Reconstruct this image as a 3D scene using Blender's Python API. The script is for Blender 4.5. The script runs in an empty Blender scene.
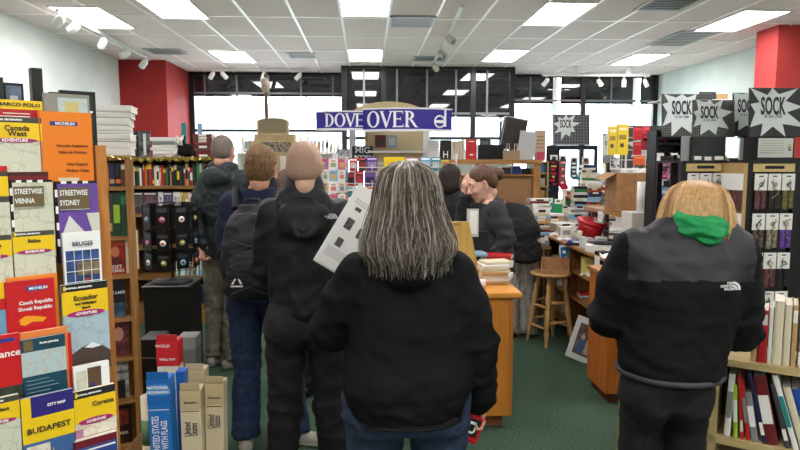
import bpy, math, random
import numpy as np
from mathutils import Matrix, Vector, Euler
R = math.radians
rnd = random.Random(7)
C = bpy.context.scene.collection
scene = bpy.context.scene

# ------------------------------------------------------------------ camera, world, exposure
CAM_Z = 1.65; FOC = 620.0; PITCH = 5.894; YAW = 3.12
cam_data = bpy.data.cameras.new('camera')
cam_data.sensor_width = 36.0; cam_data.lens = FOC / 800 * 36.0; cam_data.clip_start = 0.02
cam = bpy.data.objects.new('camera', cam_data); C.objects.link(cam)
cam.location = (0, 0, CAM_Z); cam.rotation_euler = (R(90 - PITCH), 0, R(-YAW))
scene.camera = cam
world = bpy.data.worlds.new('world'); scene.world = world; world.use_nodes = True
world.node_tree.nodes['Background'].inputs[0].default_value = (0.93, 0.96, 1.0, 1)
world.node_tree.nodes['Background'].inputs[1].default_value = 9.0
PANEL_POWER = 16.0
scene.view_settings.view_transform = 'Standard'
scene.view_settings.look = 'None'
scene.view_settings.gamma = 1
scene.view_settings.exposure = 0.55
scene.view_settings.use_curve_mapping = False

# ------------------------------------------------------------------ pixel -> place
_a, _p = R(YAW), R(PITCH)
_f = Vector((math.sin(_a)*math.cos(_p), math.cos(_a)*math.cos(_p), -math.sin(_p)))
_r = Vector((math.cos(_a), -math.sin(_a), 0)); _u = _r.cross(_f)
def ray(px, py): return _f*FOC + _r*(px-400) + _u*(225-py)
def at(px, py, Y):
    d = ray(px, py); return Vector((0, 0, CAM_Z)) + d*(Y/d.y)
def ground(px, py, z=0.0):
    d = ray(px, py); return Vector((0, 0, CAM_Z)) + d*((z-CAM_Z)/d.z)
class Frame:
    """upright frame: x runs along the front, -y looks at the viewer, z up"""
    def __init__(s, x, y, rz=0.0):
        s.o = Vector((x, y, 0)); s.rz = rz
        s.M = Matrix.Translation(s.o) @ Matrix.Rotation(rz, 4, 'Z'); s.I = s.M.inverted()
    def hit(s, px, py, v=0.0):
        o = s.I @ Vector((0, 0, CAM_Z)); d = s.I.to_3x3() @ ray(px, py)
        t = (v - o.y)/d.y; q = o + d*t; return q.x, q.z
    def w(s, u, v, z): return s.M @ Vector((u, v, z))

# ------------------------------------------------------------------ materials
def lin(c):
    c = c/255.0
    return c/12.92 if c <= 0.04045 else ((c+0.055)/1.055)**2.4
def L(rgb): return (lin(rgb[0]), lin(rgb[1]), lin(rgb[2]), 1)
_mats = {}
def M(rgb, rough=0.6, metal=0.0, kind=None, sc=30, amt=0.25, bump=0.0, rgb2=None, alpha=1.0, spec=0.4, sheen=0):
    key = (rgb, rough, metal, kind, sc, amt, bump, rgb2, alpha, spec, sheen)
    if key in _mats: return _mats[key]
    m = bpy.data.materials.new('material'); m.use_nodes = True
    nt = m.node_tree; b = nt.nodes['Principled BSDF']
    b.inputs['Base Color'].default_value = L(rgb); b.inputs['Roughness'].default_value = rough
    b.inputs['Metallic'].default_value = metal; b.inputs['Specular IOR Level'].default_value = spec
    if sheen: b.inputs['Sheen Weight'].default_value = sheen; b.inputs['Sheen Roughness'].default_value = 0.5
    if alpha < 1: b.inputs['Alpha'].default_value = alpha
    if kind:
        tc = nt.nodes.new('ShaderNodeTexCoord'); mp = nt.nodes.new('ShaderNodeMapping')
        nt.links.new(tc.outputs['Object'], mp.inputs[0])
        S = {'wood': (14, 14, 1.2), 'woodx': (1.2, 14, 14), 'hair': (60, 60, 5), 'noise': (1, 1, 1), 'map': (1, 1, 1), 'carpet': (1, 1, 1),
             'brushx': (2, 60, 60), 'marb': (1, 1, 1), 'dots': (1, 1, 1)}[kind]
        mp.inputs['Scale'].default_value = S
        no = nt.nodes.new('ShaderNodeTexNoise'); no.inputs['Scale'].default_value = 1.0 if kind in ('wood', 'woodx', 'hair', 'brushx') else sc
        if kind in ('wood', 'woodx'): no.inputs['Scale'].default_value = sc/10; no.inputs['Distortion'].default_value = 0.6
        if kind == 'hair': no.inputs['Scale'].default_value = sc/20
        no.inputs['Detail'].default_value = 6
        nt.links.new(mp.outputs[0], no.inputs['Vector'])
        cr = nt.nodes.new('ShaderNodeValToRGB')
        c2 = rgb2 or tuple(int(x*(1-amt)) for x in rgb)
        cr.color_ramp.elements[0].position = 0.35; cr.color_ramp.elements[1].position = 0.65
        cr.color_ramp.elements[0].color = L(c2); cr.color_ramp.elements[1].color = L(rgb)
        src = no.outputs['Fac']
        if kind == 'dots':
            vo = nt.nodes.new('ShaderNodeTexVoronoi'); vo.inputs['Scale'].default_value = sc; vo.inputs['Randomness'].default_value = 0.0
            nt.links.new(mp.outputs[0], vo.inputs['Vector']); src = vo.outputs['Distance']
            cr.color_ramp.elements[0].position = 0.40; cr.color_ramp.elements[1].position = 0.46
        if kind == 'map':
            vo = nt.nodes.new('ShaderNodeTexVoronoi'); vo.feature = 'DISTANCE_TO_EDGE'; vo.inputs['Scale'].default_value = sc
            wv = nt.nodes.new('ShaderNodeMix'); wv.data_type = 'VECTOR'; wv.inputs[0].default_value = 0.06
            nt.links.new(mp.outputs[0], wv.inputs[4]); nt.links.new(no.outputs['Color'], wv.inputs[5])
            nt.links.new(wv.outputs[1], vo.inputs['Vector']); src = vo.outputs['Distance']
            cr.color_ramp.elements[0].position = 0.0; cr.color_ramp.elements[1].position = 0.05
        nt.links.new(src, cr.inputs[0]); nt.links.new(cr.outputs[0], b.inputs['Base Color'])
        if bump:
            bp = nt.nodes.new('ShaderNodeBump'); bp.inputs['Strength'].default_value = bump; bp.inputs['Distance'].default_value = 0.01
            nt.links.new(no.outputs['Fac'], bp.inputs['Height']); nt.links.new(bp.outputs[0], b.inputs['Normal'])
    _mats[key] = m; return m
def emit(rgb, power):
    key = ('e', rgb, power)
    if key in _mats: return _mats[key]
    m = bpy.data.materials.new('lamp'); m.use_nodes = True; b = m.node_tree.nodes['Principled BSDF']
    b.inputs['Base Color'].default_value = (0.8, 0.8, 0.8, 1)
    b.inputs['Emission Color'].default_value = L(rgb); b.inputs['Emission Strength'].default_value = power
    _mats[key] = m; return m
def clear(rgb=(255, 255, 255), a=0.08, rough=0.03):
    key = ('g', rgb, a, rough)
    if key in _mats: return _mats[key]
    m = bpy.data.materials.new('clear'); m.use_nodes = True; nt = m.node_tree
    for n in list(nt.nodes):
        if n.type == 'BSDF_PRINCIPLED': nt.nodes.remove(n)
    out = [n for n in nt.nodes if n.type == 'OUTPUT_MATERIAL'][0]
    t = nt.nodes.new('ShaderNodeBsdfTransparent'); g = nt.nodes.new('ShaderNodeBsdfGlossy'); mx = nt.nodes.new('ShaderNodeMixShader')
    t.inputs[0].default_value = L(rgb); g.inputs['Roughness'].default_value = rough
    lw = nt.nodes.new('ShaderNodeFresnel'); lw.inputs[0].default_value = 1.45
    ad = nt.nodes.new('ShaderNodeMath'); ad.operation = 'MULTIPLY'; ad.inputs[1].default_value = a*12
    ad.use_clamp = True
    nt.links.new(lw.outputs[0], ad.inputs[0]); nt.links.new(ad.outputs[0], mx.inputs[0])
    nt.links.new(t.outputs[0], mx.inputs[1]); nt.links.new(g.outputs[0], mx.inputs[2]); nt.links.new(mx.outputs[0], out.inputs[0])
    _mats[key] = m; return m

WHITE = M((235, 235, 232), 0.5); PAGE = M((222, 216, 200), 0.8, kind='brushx', amt=0.12); BLACK = M((16, 16, 18), 0.5)
WOOD = M((196, 132, 62), 0.42, kind='wood', rgb2=(168, 104, 44)); WOODX = M((196, 132, 62), 0.42, kind='woodx', rgb2=(168, 104, 44))
OAK = M((176, 128, 74), 0.5, kind='wood', rgb2=(140, 96, 50)); OAKX = M((176, 128, 74), 0.5, kind='woodx', rgb2=(140, 96, 50))
DOAK = M((122, 82, 42), 0.5, kind='wood', rgb2=(96, 62, 30)); DOAKX = M((150, 108, 56), 0.5, kind='woodx', rgb2=(112, 76, 38))
BIRCH = M((196, 176, 128), 0.5, kind='woodx', rgb2=(176, 154, 106)); BIRCHV = M((196, 176, 128), 0.5, kind='wood', rgb2=(176, 154, 106))
KRAFT = M((172, 128, 84), 0.8, kind='noise', sc=20, amt=0.12); STEEL = M((120, 120, 122), 0.35, 0.8); CHROME = M((200, 200, 204), 0.2, 1.0)
ACRYL = clear((252, 252, 252), 0.09)

# ------------------------------------------------------------------ mesh building
class MB:
    def __init__(s): s.V = []; s.F = []; s.I = []; s.S = []
    def add(s, V, F, m=0, T=None, smooth=False):
        n = len(s.V)
        for v in V:
            v = Vector(v); s.V.append(tuple(T @ v) if T is not None else tuple(v))
        for f in F: s.F.append(tuple(i+n for i in f)); s.I.append(m); s.S.append(smooth)
        return s
    def box(s, x0, x1, y0, y1, z0, z1, m=0, T=None):
        V = [(x, y, z) for x in (x0, x1) for y in (y0, y1) for z in (z0, z1)]
        return s.add(V, [(0, 1, 3, 2), (4, 6, 7, 5), (0, 4, 5, 1), (2, 3, 7, 6), (0, 2, 6, 4), (1, 5, 7, 3)], m, T)
    def cb(s, c, d, m=0, T=None):
        return s.box(c[0]-d[0]/2, c[0]+d[0]/2, c[1]-d[1]/2, c[1]+d[1]/2, c[2]-d[2]/2, c[2]+d[2]/2, m, T)
    def rbox(s, x0, x1, y0, y1, z0, z1, b, m=0, T=None):
        """box with chamfered edges"""
        V = []; 
        for x, sx in ((x0, 1), (x1, -1)):
            for y, sy in ((y0, 1), (y1, -1)):
                for z, sz in ((z0, 1), (z1, -1)):
                    V += [(x, y+sy*b, z+sz*b), (x+sx*b, y, z+sz*b), (x+sx*b, y+sy*b, z)]
        i = lambda a, c, d, k: (a*4+c*2+d)*3+k
        F = []
        F += [(i(0,0,0,0), i(0,0,1,0), i(0,1,1,0), i(0,1,0,0)), (i(1,0,0,0), i(1,1,0,0), i(1,1,1,0), i(1,0,1,0))]
        F += [(i(0,0,0,1), i(1,0,0,1), i(1,0,1,1), i(0,0,1,1)), (i(0,1,0,1), i(0,1,1,1), i(1,1,1,1), i(1,1,0,1))]
        F += [(i(0,0,0,2), i(0,1,0,2), i(1,1,0,2), i(1,0,0,2)), (i(0,0,1,2), i(1,0,1,2), i(1,1,1,2), i(0,1,1,2))]
        for a in (0, 1):
            for c in (0, 1):
                F.append((i(a,c,0,0), i(a,c,0,1), i(a,c,1,1), i(a,c,1,0)))
                F.append((i(a,0,c,0), i(a,0,c,2), i(a,1,c,2), i(a,1,c,0)))
                F.append((i(0,a,c,1), i(0,a,c,2), i(1,a,c,2), i(1,a,c,1)))
                for d in (0, 1): F.append((i(a,c,d,0), i(a,c,d,1), i(a,c,d,2)))
        return s.add(V, F, m, T)
    def prism(s, pts, y0, y1, m=0, T=None):
        """outline in x,z pushed from y0 to y1"""
        n = len(pts); V = [(p[0], y0, p[1]) for p in pts] + [(p[0], y1, p[1]) for p in pts]
        F = [tuple(range(n)), tuple(range(2*n-1, n-1, -1))] + [(i, (i+1) % n, (i+1) % n+n, i+n)[::-1] for i in range(n)]
        return s.add(V, F, m, T)
    def prismz(s, pts, z0, z1, m=0, T=None):
        n = len(pts); V = [(p[0], p[1], z0) for p in pts] + [(p[0], p[1], z1) for p in pts]
        F = [tuple(range(n))[::-1], tuple(range(n, 2*n))] + [(i, (i+1) % n, (i+1) % n+n, i+n) for i in range(n)]
        return s.add(V, F, m, T)
    def lathe(s, prof, n=16, m=0, T=None, smooth=True):
        V = []; F = []
        for r, z in prof:
            for k in range(n): V.append((r*math.cos(2*math.pi*k/n), r*math.sin(2*math.pi*k/n), z))
        for j in range(len(prof)-1):
            for k in range(n): F.append((j*n+k, j*n+(k+1) % n, (j+1)*n+(k+1) % n, (j+1)*n+k))
        s.add(V, F, m, T, smooth)
        s.add(V[:n], [tuple(range(n))[::-1]], m, T); s.add(V[-n:], [tuple(range(n))], m, T)
        return s
    def tube(s, pts, r, n=8, m=0, T=None, closed=False):
        pts = [Vector(p) for p in pts]; N = len(pts); rr = r if isinstance(r, (list, tuple)) else [r]*N
        V = []; F = []; prev = None
        for i, p in enumerate(pts):
            if closed: d = pts[(i+1) % N]-pts[i-1]
            else: d = pts[min(i+1, N-1)]-pts[max(i-1, 0)]
            d.normalize()
            a = (prev - d*prev.dot(d)) if prev is not None and (prev - d*prev.dot(d)).length > 1e-4 else d.orthogonal()
            a.normalize(); prev = a; b = d.cross(a)
            for k in range(n):
                t = 2*math.pi*k/n; V.append(p + (a*math.cos(t)+b*math.sin(t))*rr[i])
        for j in range(N if closed else N-1):
            jn = (j+1) % N
            for k in range(n): F.append((j*n+k, j*n+(k+1) % n, jn*n+(k+1) % n, jn*n+k))
        s.add(V, F, m, T, True)
        if not closed: s.add(V[:n], [tuple(range(n))[::-1]], m, T); s.add(V[-n:], [tuple(range(n))], m, T)
        return s
    def ball(s, c, r, n=12, m=0, T=None):
        r = r if isinstance(r, (tuple, list)) else (r, r, r); V = []; F = []; h = n//2
        for j in range(h+1):
            ph = math.pi*j/h
            for k in range(n):
                th = 2*math.pi*k/n
                V.append((c[0]+r[0]*math.sin(ph)*math.cos(th), c[1]+r[1]*math.sin(ph)*math.sin(th), c[2]-r[2]*math.cos(ph)))
        for j in range(h):
            for k in range(n): F.append((j*n+k, j*n+(k+1) % n, (j+1)*n+(k+1) % n, (j+1)*n+k))
        return s.add(V, F, m, T, True)
    def data(s, mats):
        me = bpy.data.meshes.new('mesh'); me.from_pydata(s.V, [], s.F)
        for m in (mats if isinstance(mats, (list, tuple)) else [mats]): me.materials.append(m)
        me.polygons.foreach_set('material_index', s.I); me.polygons.foreach_set('use_smooth', s.S)
        me.validate(); me.update(); return me
    def build(s, name, mats, parent=None, loc=None, rot=None):
        o = bpy.data.objects.new(name, s.data(mats)); C.objects.link(o)
        if parent: o.parent = parent
        if loc is not None: o.location = loc
        if rot is not None: o.rotation_euler = rot
        return o
def tag(o, label, cat=None, group=None):
    if label: o['label'] = label
    if cat: o['category'] = cat
    if group: o['group'] = group
    return o
def thing(name, label, cat, loc=(0, 0, 0), rz=0.0, group=None):
    o = bpy.data.objects.new(name, None); C.objects.link(o); o.empty_display_size = 0.1
    o.location = loc; o.rotation_euler = (0, 0, rz); return tag(o, label, cat, group)
def struct(name, mb, mats):
    o = mb.build(name, mats); o['kind'] = 'structure'; return o
def copy_tree(o, parent=None):
    c = o.copy(); C.objects.link(c)
    if parent: c.parent = parent
    for ch in [x for x in bpy.data.objects if x.parent == o]: copy_tree(ch, c)
    return c
_tx = {}
def text(s, size, mat, parent, loc, sx=1.0, name='title', rot=(math.pi/2, 0, 0), bold=0.0, align='CENTER', shear=0.0, ext=0.0004):
    cu = bpy.data.curves.new('lettering', 'FONT'); cu.body = s; cu.size = size; cu.align_x = align; cu.align_y = 'CENTER'
    cu.resolution_u = 3; cu.offset = bold; cu.shear = shear; cu.extrude = ext
    cu.materials.append(mat); o = bpy.data.objects.new(name, cu); C.objects.link(o)
    if parent: o.parent = parent
    o.location = loc; o.rotation_euler = rot; o.scale = (sx, 1, 1); return o
ORD = ['first', 'second', 'third', 'fourth', 'fifth', 'sixth', 'seventh', 'eighth', 'ninth', 'tenth', 'eleventh', 'twelfth', 'thirteenth', 'fourteenth', 'fifteenth',
       'sixteenth', 'seventeenth', 'eighteenth', 'nineteenth', 'twentieth', 'twenty-first', 'twenty-second', 'twenty-third', 'twenty-fourth', 'twenty-fifth', 'twenty-sixth', 'twenty-seventh', 'twenty-eighth', 'twenty-ninth', 'thirtieth']
ORD += ['thirty-'+x for x in ORD[:9]] + ['fortieth'] + ['forty-'+x for x in ORD[:9]] + ['fiftieth'] + ['fifty-'+x for x in ORD[:9]]

COL = {'white': (228, 226, 220), 'cream': (214, 204, 176), 'black': (22, 22, 26), 'red': (176, 30, 34), 'dark red': (104, 26, 30), 'orange': (216, 112, 34), 'yellow': (226, 190, 40),
       'green': (44, 120, 66), 'dark green': (30, 66, 44), 'teal': (30, 128, 128), 'blue': (36, 76, 156), 'pale blue': (132, 172, 200), 'navy': (26, 34, 74), 'purple': (86, 50, 128),
       'brown': (96, 58, 36), 'grey': (128, 128, 128), 'dark grey': (62, 62, 66), 'tan': (184, 150, 104), 'pink': (214, 96, 140), 'lime green': (150, 190, 50), 'silver': (180, 184, 188)}
_bk = {}
def book_mesh(t, d, h, col, band=None, pb=True):
    """upright book: spine on -y, pages inside; t thick (x), d deep (y), h high (z)"""
    key = (round(t, 3), round(d, 3), round(h, 3), col, band, pb)
    if key in _bk: return _bk[key]
    m = MB(); c = 0.001 if pb else 0.0022; o = 0 if pb else 0.003
    m.box(-t/2, -t/2+c, 0, d, 0, h, 0); m.box(t/2-c, t/2, 0, d, 0, h, 0)
    m.add([(-t/2, 0, 0), (-t/4, -0.002, 0), (t/4, -0.002, 0), (t/2, 0, 0), (-t/2, 0, h), (-t/4, -0.002, h), (t/4, -0.002, h), (t/2, 0, h),
           (-t/2, c, 0), (t/2, c, 0), (-t/2, c, h), (t/2, c, h)],
          [(0, 1, 5, 4), (1, 2, 6, 5), (2, 3, 7, 6), (8, 10, 11, 9), (0, 8, 9, 3, 2, 1), (4, 5, 6, 7, 11, 10)], 0)
    m.box(-t/2+c, t/2-c, c, d-o-0.001, o, h-o, 1)
    mats = [M(COL[col] if isinstance(col, str) else col, 0.4), PAGE]
    if band:
        z0, z1 = (0.12, 0.3) if band[1] == 'low' else ((0.3, 0.72) if band[1] == 'mid' else (0.72, 0.92))
        m.box(-t/2*0.82, t/2*0.82, -0.0028, 0, h*z0, h*z1, 2); mats.append(M(COL[band[0]], 0.5))
    me = m.data(mats); _bk[key] = me; return me
def put(name, me, label, cat, loc, rot=(0, 0, 0), group=None):
    o = bpy.data.objects.new(name, me); C.objects.link(o); o.location = loc; o.rotation_euler = rot
    return tag(o, label, cat, group)
def shelf_books(fr, u0, u1, v, z, hmax, cols, where, group, tmin=0.012, tmax=0.035, hmin=0.7, d=0.15, lean=0.0, seed=1, gap=0.0006, pb=True, name='book', bands=('white', 'cream', 'black', 'yellow')):
    """a row of separate books from the left; where = '... on the ...' words"""
    g = random.Random(seed); u = u0; k = 0; out = []
    while k < 46:
        t = round(g.uniform(tmin, tmax), 3)
        if u + t > u1: break
        hh = round(hmax*g.choice((hmin, (hmin+1)/2, 0.96, (hmin*2+1)/3, 1.0)), 2); col = g.choice(cols)
        band = (g.choice([b for b in bands if b != col] or ['white']), g.choice(('low', 'mid', 'high'))) if g.random() < 0.55 else None
        me = book_mesh(t, d, hh, col, band, pb)
        ln = g.uniform(0.3, 1)*lean if lean else 0
        off = math.sin(abs(ln))*hh
        uu = u + t/2 + (off if ln < 0 else 0)
        p = fr.w(uu, v + g.uniform(0, 0.012), z + (math.sin(abs(ln))*t/2))
        bd = f' with {band[0]} {({"low": "lower", "mid": "middle", "high": "upper"})[band[1]]} label' if band and g.random() < 0 else ''
        put(name, me, f'{col} {"paperback" if pb else "hardback"}{bd}, {ORD[k]} from left {where}', 'book', p, (0, ln, fr.rz), group); k += 1
        u += t/math.cos(ln) + gap + (0.002 if ln else 0)
    return k
def pile(x, y, z, n, cols, where, group, rz=0.0, w=0.15, l=0.22, t=(0.015, 0.035), seed=1, jit=0.02, pb=True, name='book'):
    """books lying flat on one another"""
    g = random.Random(seed); zz = z
    for k in range(n):
        th = round(g.uniform(*t), 3); col = g.choice(cols); ww = round(w*g.uniform(0.88, 1), 2); ll = round(l*g.uniform(0.88, 1), 2)
        me = book_mesh(th, ww, ll, col, (g.choice(('white', 'black', 'cream')), 'mid') if g.random() < .4 else None, pb)
        Mx = Matrix.Translation((x+g.uniform(-jit, jit), y+g.uniform(-jit, jit), zz+th/2)) @ Matrix.Rotation(rz+g.uniform(-.12, .12), 4, 'Z') @ Matrix.Translation((-ll/2, -ww/2, 0)) @ Matrix.Rotation(math.pi/2, 4, 'Y')
        pos = 'bottom' if k == 0 else ('top' if k == n-1 else f'{ORD[k]} from bottom')
        o = bpy.data.objects.new(name, me); C.objects.link(o); o.matrix_world = Mx
        tag(o, f'flat {col} {name}, {pos} of the {where}', name, group); zz += th + 0.0004
    return zz
# ================================================================== THE ROOM
HC = 3.5; XL, XR, YB, YF = at(120, 100, 11.9).x, 6.35, 13.4, -4.0
RCX = at(167, 100, 11.9).x; RCC = at(775, 90, 8.4).x
WALLM = M((214, 220, 214), 0.85, kind='noise', sc=3, amt=0.03)
struct('floor', MB().box(XL-.2, XR+.2, YF-.2, YB+.3, -0.1, 0), M((74, 98, 80), 0.95, kind='carpet', sc=70, amt=0.28, bump=0.5, spec=0.1))
struct('ceiling', MB().box(XL-.2, XR+.2, YF-.2, YB+.3, HC, HC+.1), M((232, 217, 211), 0.9, kind='noise', sc=60, amt=0.06, bump=0.15))
g = MB(); x = -4.27+0.0
xs = [-0.305+0.61*k for k in range(-7, 12)]
for x in xs: g.box(x-.016, x+.016, YF, YB, HC-.008, HC, 0)
for k in range(15): g.box(XL, XR, -3.9+1.22*k-.016, -3.9+1.22*k+.016, HC-.007, HC, 0)
struct('ceiling_grid', g, M((255, 247, 243), 0.35))
struct('wall_left', MB().box(XL-.2, XL, YF, YB, 0, HC), WALLM)
struct('wall_right', MB().box(XR, XR+.2, YF, YB, 0, HC), M((214, 226, 220), 0.85, kind='noise', sc=3, amt=0.03))
struct('wall_back', MB().box(XL-.2, XR+.2, YF-.2, YF, 0, HC), WALLM)
RED = M((156, 36, 34), 0.75, kind='noise', sc=4, amt=0.05)
struct('column_left', MB().box(XL, RCX, 11.9, YB+.2, 0, HC), RED)
struct('column_right', MB().box(RCC, XR, 8.4, 8.88, 0, HC), M((190, 62, 60), 0.75, kind='noise', sc=4, amt=0.05))
struct('baseboard_left', MB().box(XL, XL+.015, YF, 11.9, 0, .1), BLACK)
struct('baseboard_right', MB().box(XR-.015, XR, YF, YB, 0, .1), BLACK)
# window wall: low wall, glass, dark transom band, mullions
FRAME = M((20, 22, 24), 0.35); ALU = M((120, 124, 128), 0.4, 0.3); DGLASS = M((26, 28, 32), 0.03, spec=0.9); GL = clear((244, 250, 252), 0.06)
VX0, VX1, VY = at(344, 100, 12.4).x, at(512, 100, 12.4).x, 12.4
struct('wall_front', MB().box(RCX, VX0, YB, YB+.2, 0, .55).box(VX1, XR, YB, YB+.2, 0, .55), WALLM)
def win(n, x0, x1, y, z0, zt, muls, bars=(), rail=2.29, gaps=()):
    w = MB().box(x0, x1, y+.03, y+.045, z0, zt, 0)
    o = struct(f'window_{n}', w, GL)
    t = MB(); c = x0
    for g0, g1 in gaps: t.box(c, g0, y+.02, y+.05, zt, HC, 0); c = g1
    t.box(c, x1, y+.02, y+.05, zt, HC, 0)
    b = t.build('transom_glass', DGLASS, o)
    m = MB()
    for x in muls: m.box(x-.018, x+.018, y-.01, y+.02, zt, HC, 0)
    m.box(x0, x1, y-.012, y+.02, zt+.05, zt+.09, 0)
    m.build('mullion', ALU, o)
    f = MB().box(x0, x1, y-.02, y+.06, z0-.05, z0, 0).box(x0, x1, y-.02, y+.06, HC-.06, HC, 0)
    if rail: f.box(x0, x1, y-.02, y+.06, rail-.03, rail+.03, 0)
    for x in bars: f.box(x-.05, x+.05, y-.03, y+.07, z0, HC, 0)
    f.build('frame', FRAME, o); return o
X = lambda px, Y: at(px, 100, Y).x
win(1, RCX, VX0, YB, .55, 3.0, [X(p, YB) for p in (205, 237, 269, 301, 333)], (RCX+.05, VX0-.02))
win(2, VX1, XR, YB, .55, 2.88, [X(p, YB) for p in (530, 611, 655)], (VX1+.02, X(583, YB), XR-.05), rail=None, gaps=[(X(p-4, YB), X(p+4, YB)) for p in (557, 637)])
# glazed entrance lobby pushed into the room
win(3, VX0, VX1, VY, .1, 2.52, [X(p, VY) for p in (364, 397, 427, 456, 487)], (VX0, X(384, VY), X(473, VY), VX1), rail=2.1)
for n, xx in ((4, VX0), (5, VX1)):
    o = struct(f'window_{n}', MB().box(xx-.01, xx+.01, VY+.06, YB, .1, 2.52), GL)
    MB().box(xx-.015, xx+.015, VY+.06, YB, 2.52, HC).build('transom_glass', DGLASS, o)
    MB().box(xx-.03, xx+.03, VY+.06, YB, 2.49, 2.55).box(xx-.03, xx+.03, VY+.06, YB, 0, .1).build('frame', FRAME, o)
struct('trim_1', MB().box(VX0, VX1, VY-.02, VY+.06, 0, .1), FRAME)
# outside: pavement, pale facade across the street, porch columns, canopy, bare tree
struct('pavement', MB().box(-30, 30, YB+.3, 60, -.15, -.05), M((190, 190, 188), 0.9, kind='noise', sc=2, amt=.1))
t = thing('shop_building', 'pale washed-out building across the street beyond the windows', 'building', (0, 44, -.05))
fb = MB().box(-26, 26, 0, 6, 0, 5.2); fb.build('wall', M((225, 228, 230), .9), t)
for k in range(9): MB().box(-23+5.4*k, -20+5.4*k, -.06, 0, .9, 3.1).build('window', M((200, 206, 210), .2), t)
MB().box(-26.3, 26.3, -.4, 6.2, 5.2, 5.6).build('roof', M((190, 186, 180), .8), t)
for px in (557, 637):
    xx = X(px, YB)
    struct('column_porch', MB().box(xx-.06, xx+.06, YB+.2, YB+.26, -.05, HC+.3), M((246, 248, 250), .5))
t = thing('bare_tree', 'bare pale street tree outside the left window', 'tree', (-3.1, 19, -.05))
tr = MB().tube([(0, 0, 0), (.05, 0, 1.4), (-.1, 0, 2.6), (-.35, .1, 4.4)], [.1, .08, .06, .03], 8).tube([(.03, 0, 1.5), (.5, 0, 2.5), (.7, .1, 4.2)], [.06, .05, .02], 8).tube([(.5, 0, 2.5), (1.1, 0, 3.1), (1.5, 0, 4.0)], [.04, .03, .015], 6)
tr.build('trunk', M((170, 168, 166), .9), t)

# ------------------------------------------------------------------ ceiling fittings
def panel(x, y, label):
    t = thing('ceiling_light', label, 'ceiling light', (x, y, HC), 0, 'fluorescent troffers in the tile ceiling')
    MB().box(-.305, -.285, -.61, .61, -.018, 0).box(.285, .305, -.61, .61, -.018, 0).box(-.285, .285, -.61, -.59, -.018, 0).box(-.285, .285, .59, .61, -.018, 0).build('frame', M((240, 240, 240), .5), t)
    MB().box(-.285, .285, -.59, .59, -.014, -.002).build('diffuser', emit((255, 250, 250), PANEL_POWER), t)
    MB().box(-.004, .004, -.59, .59, -.017, -.014).build('rib', M((225, 225, 225), .5), t)
PL = [(-2.34, 11.4, 'lit ceiling panel above the left window, beside the red column'), (0, 11.15, 'lit ceiling panel straight above the white-on-blue header sign'),
      (2.44, 11.05, 'lit ceiling panel between the entrance lobby and the shelf of paper bags'), (4.98, 11.3, 'lit ceiling panel near the window at the far right corner'),
      (-3.5, 8.47, 'lit ceiling panel beside the left spotlight track'), (-2.32, 7.8, 'lit ceiling panel cut by the top frame edge, left of the centre'),
      (0, 7.55, 'lit ceiling panel at the top edge directly over the shop aisle'), (2.42, 7.95, 'lit ceiling panel at the top edge right of the small spotlight track'),
      (4.95, 8.2, 'lit ceiling panel touching the top of the right red column')]
for x, y, l in PL: panel(x, y, l)
for x in (-2.52, 0, 2.44, 4.9):
    for y in (3.9, 0.3, -3.0): panel(x, y, 'lit ceiling panel overhead behind the view of the photograph')
def vent(x, y, lx, ly, label, col=(150, 152, 152), n=9, deep=(70, 70, 72)):
    t = thing('ceiling_vent', label, 'air vent', (x, y, HC), 0, 'ceiling air vents')
    a, b = lx/2, ly/2
    MB().box(-a, -a+.03, -b, b, -.02, -.006).box(a-.03, a, -b, b, -.02, -.006).box(-a, a, -b, -b+.03, -.02, -.006).box(-a, a, b-.03, b, -.02, -.006).build('frame', M((190, 190, 190), .5), t)
    MB().box(-a+.01, a-.01, -b+.01, b-.01, -.008, -.005).build('backing', M(deep, .9), t)
    m = MB()
    for k in range(n):
        yy = -b+.03+(k+.5)*(ly-.06)/n; m.box(-a+.03, a-.03, yy-.012, yy+.012, -.016, -.011)
    m.build('slats', M(col, .5), t)
p = ground(166, 51, HC); vent(p.x, p.y, .6, .5, 'small grey air vent left in the ceiling behind the spotlight track')
p = ground(302, 55, HC); vent(p.x, p.y, .5, .5, 'grey air vent in the ceiling between left and middle light panels')
p = ground(668, 3, HC); vent(p.x, p.y, .58, .6, 'dark return air vent at the top edge of the ceiling', (150, 148, 146), 7, (60, 60, 60))
p = ground(682, 38, HC); vent(p.x, p.y, .6, 1.1, 'long pale blue-grey air vent left of the right red column', (206, 210, 212), 9, (150, 154, 156))
p = ground(412, 21, HC); vent(p.x, p.y, .6, .6, 'pale square air vent left of the middle spotlight track', (204, 208, 212), 5, (184, 188, 192))
p = ground(430, 58, HC); vent(p.x, p.y, .6, .5, 'grey air vent behind the middle spotlight track', (150, 154, 158), 6, (110, 114, 118))

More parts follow.
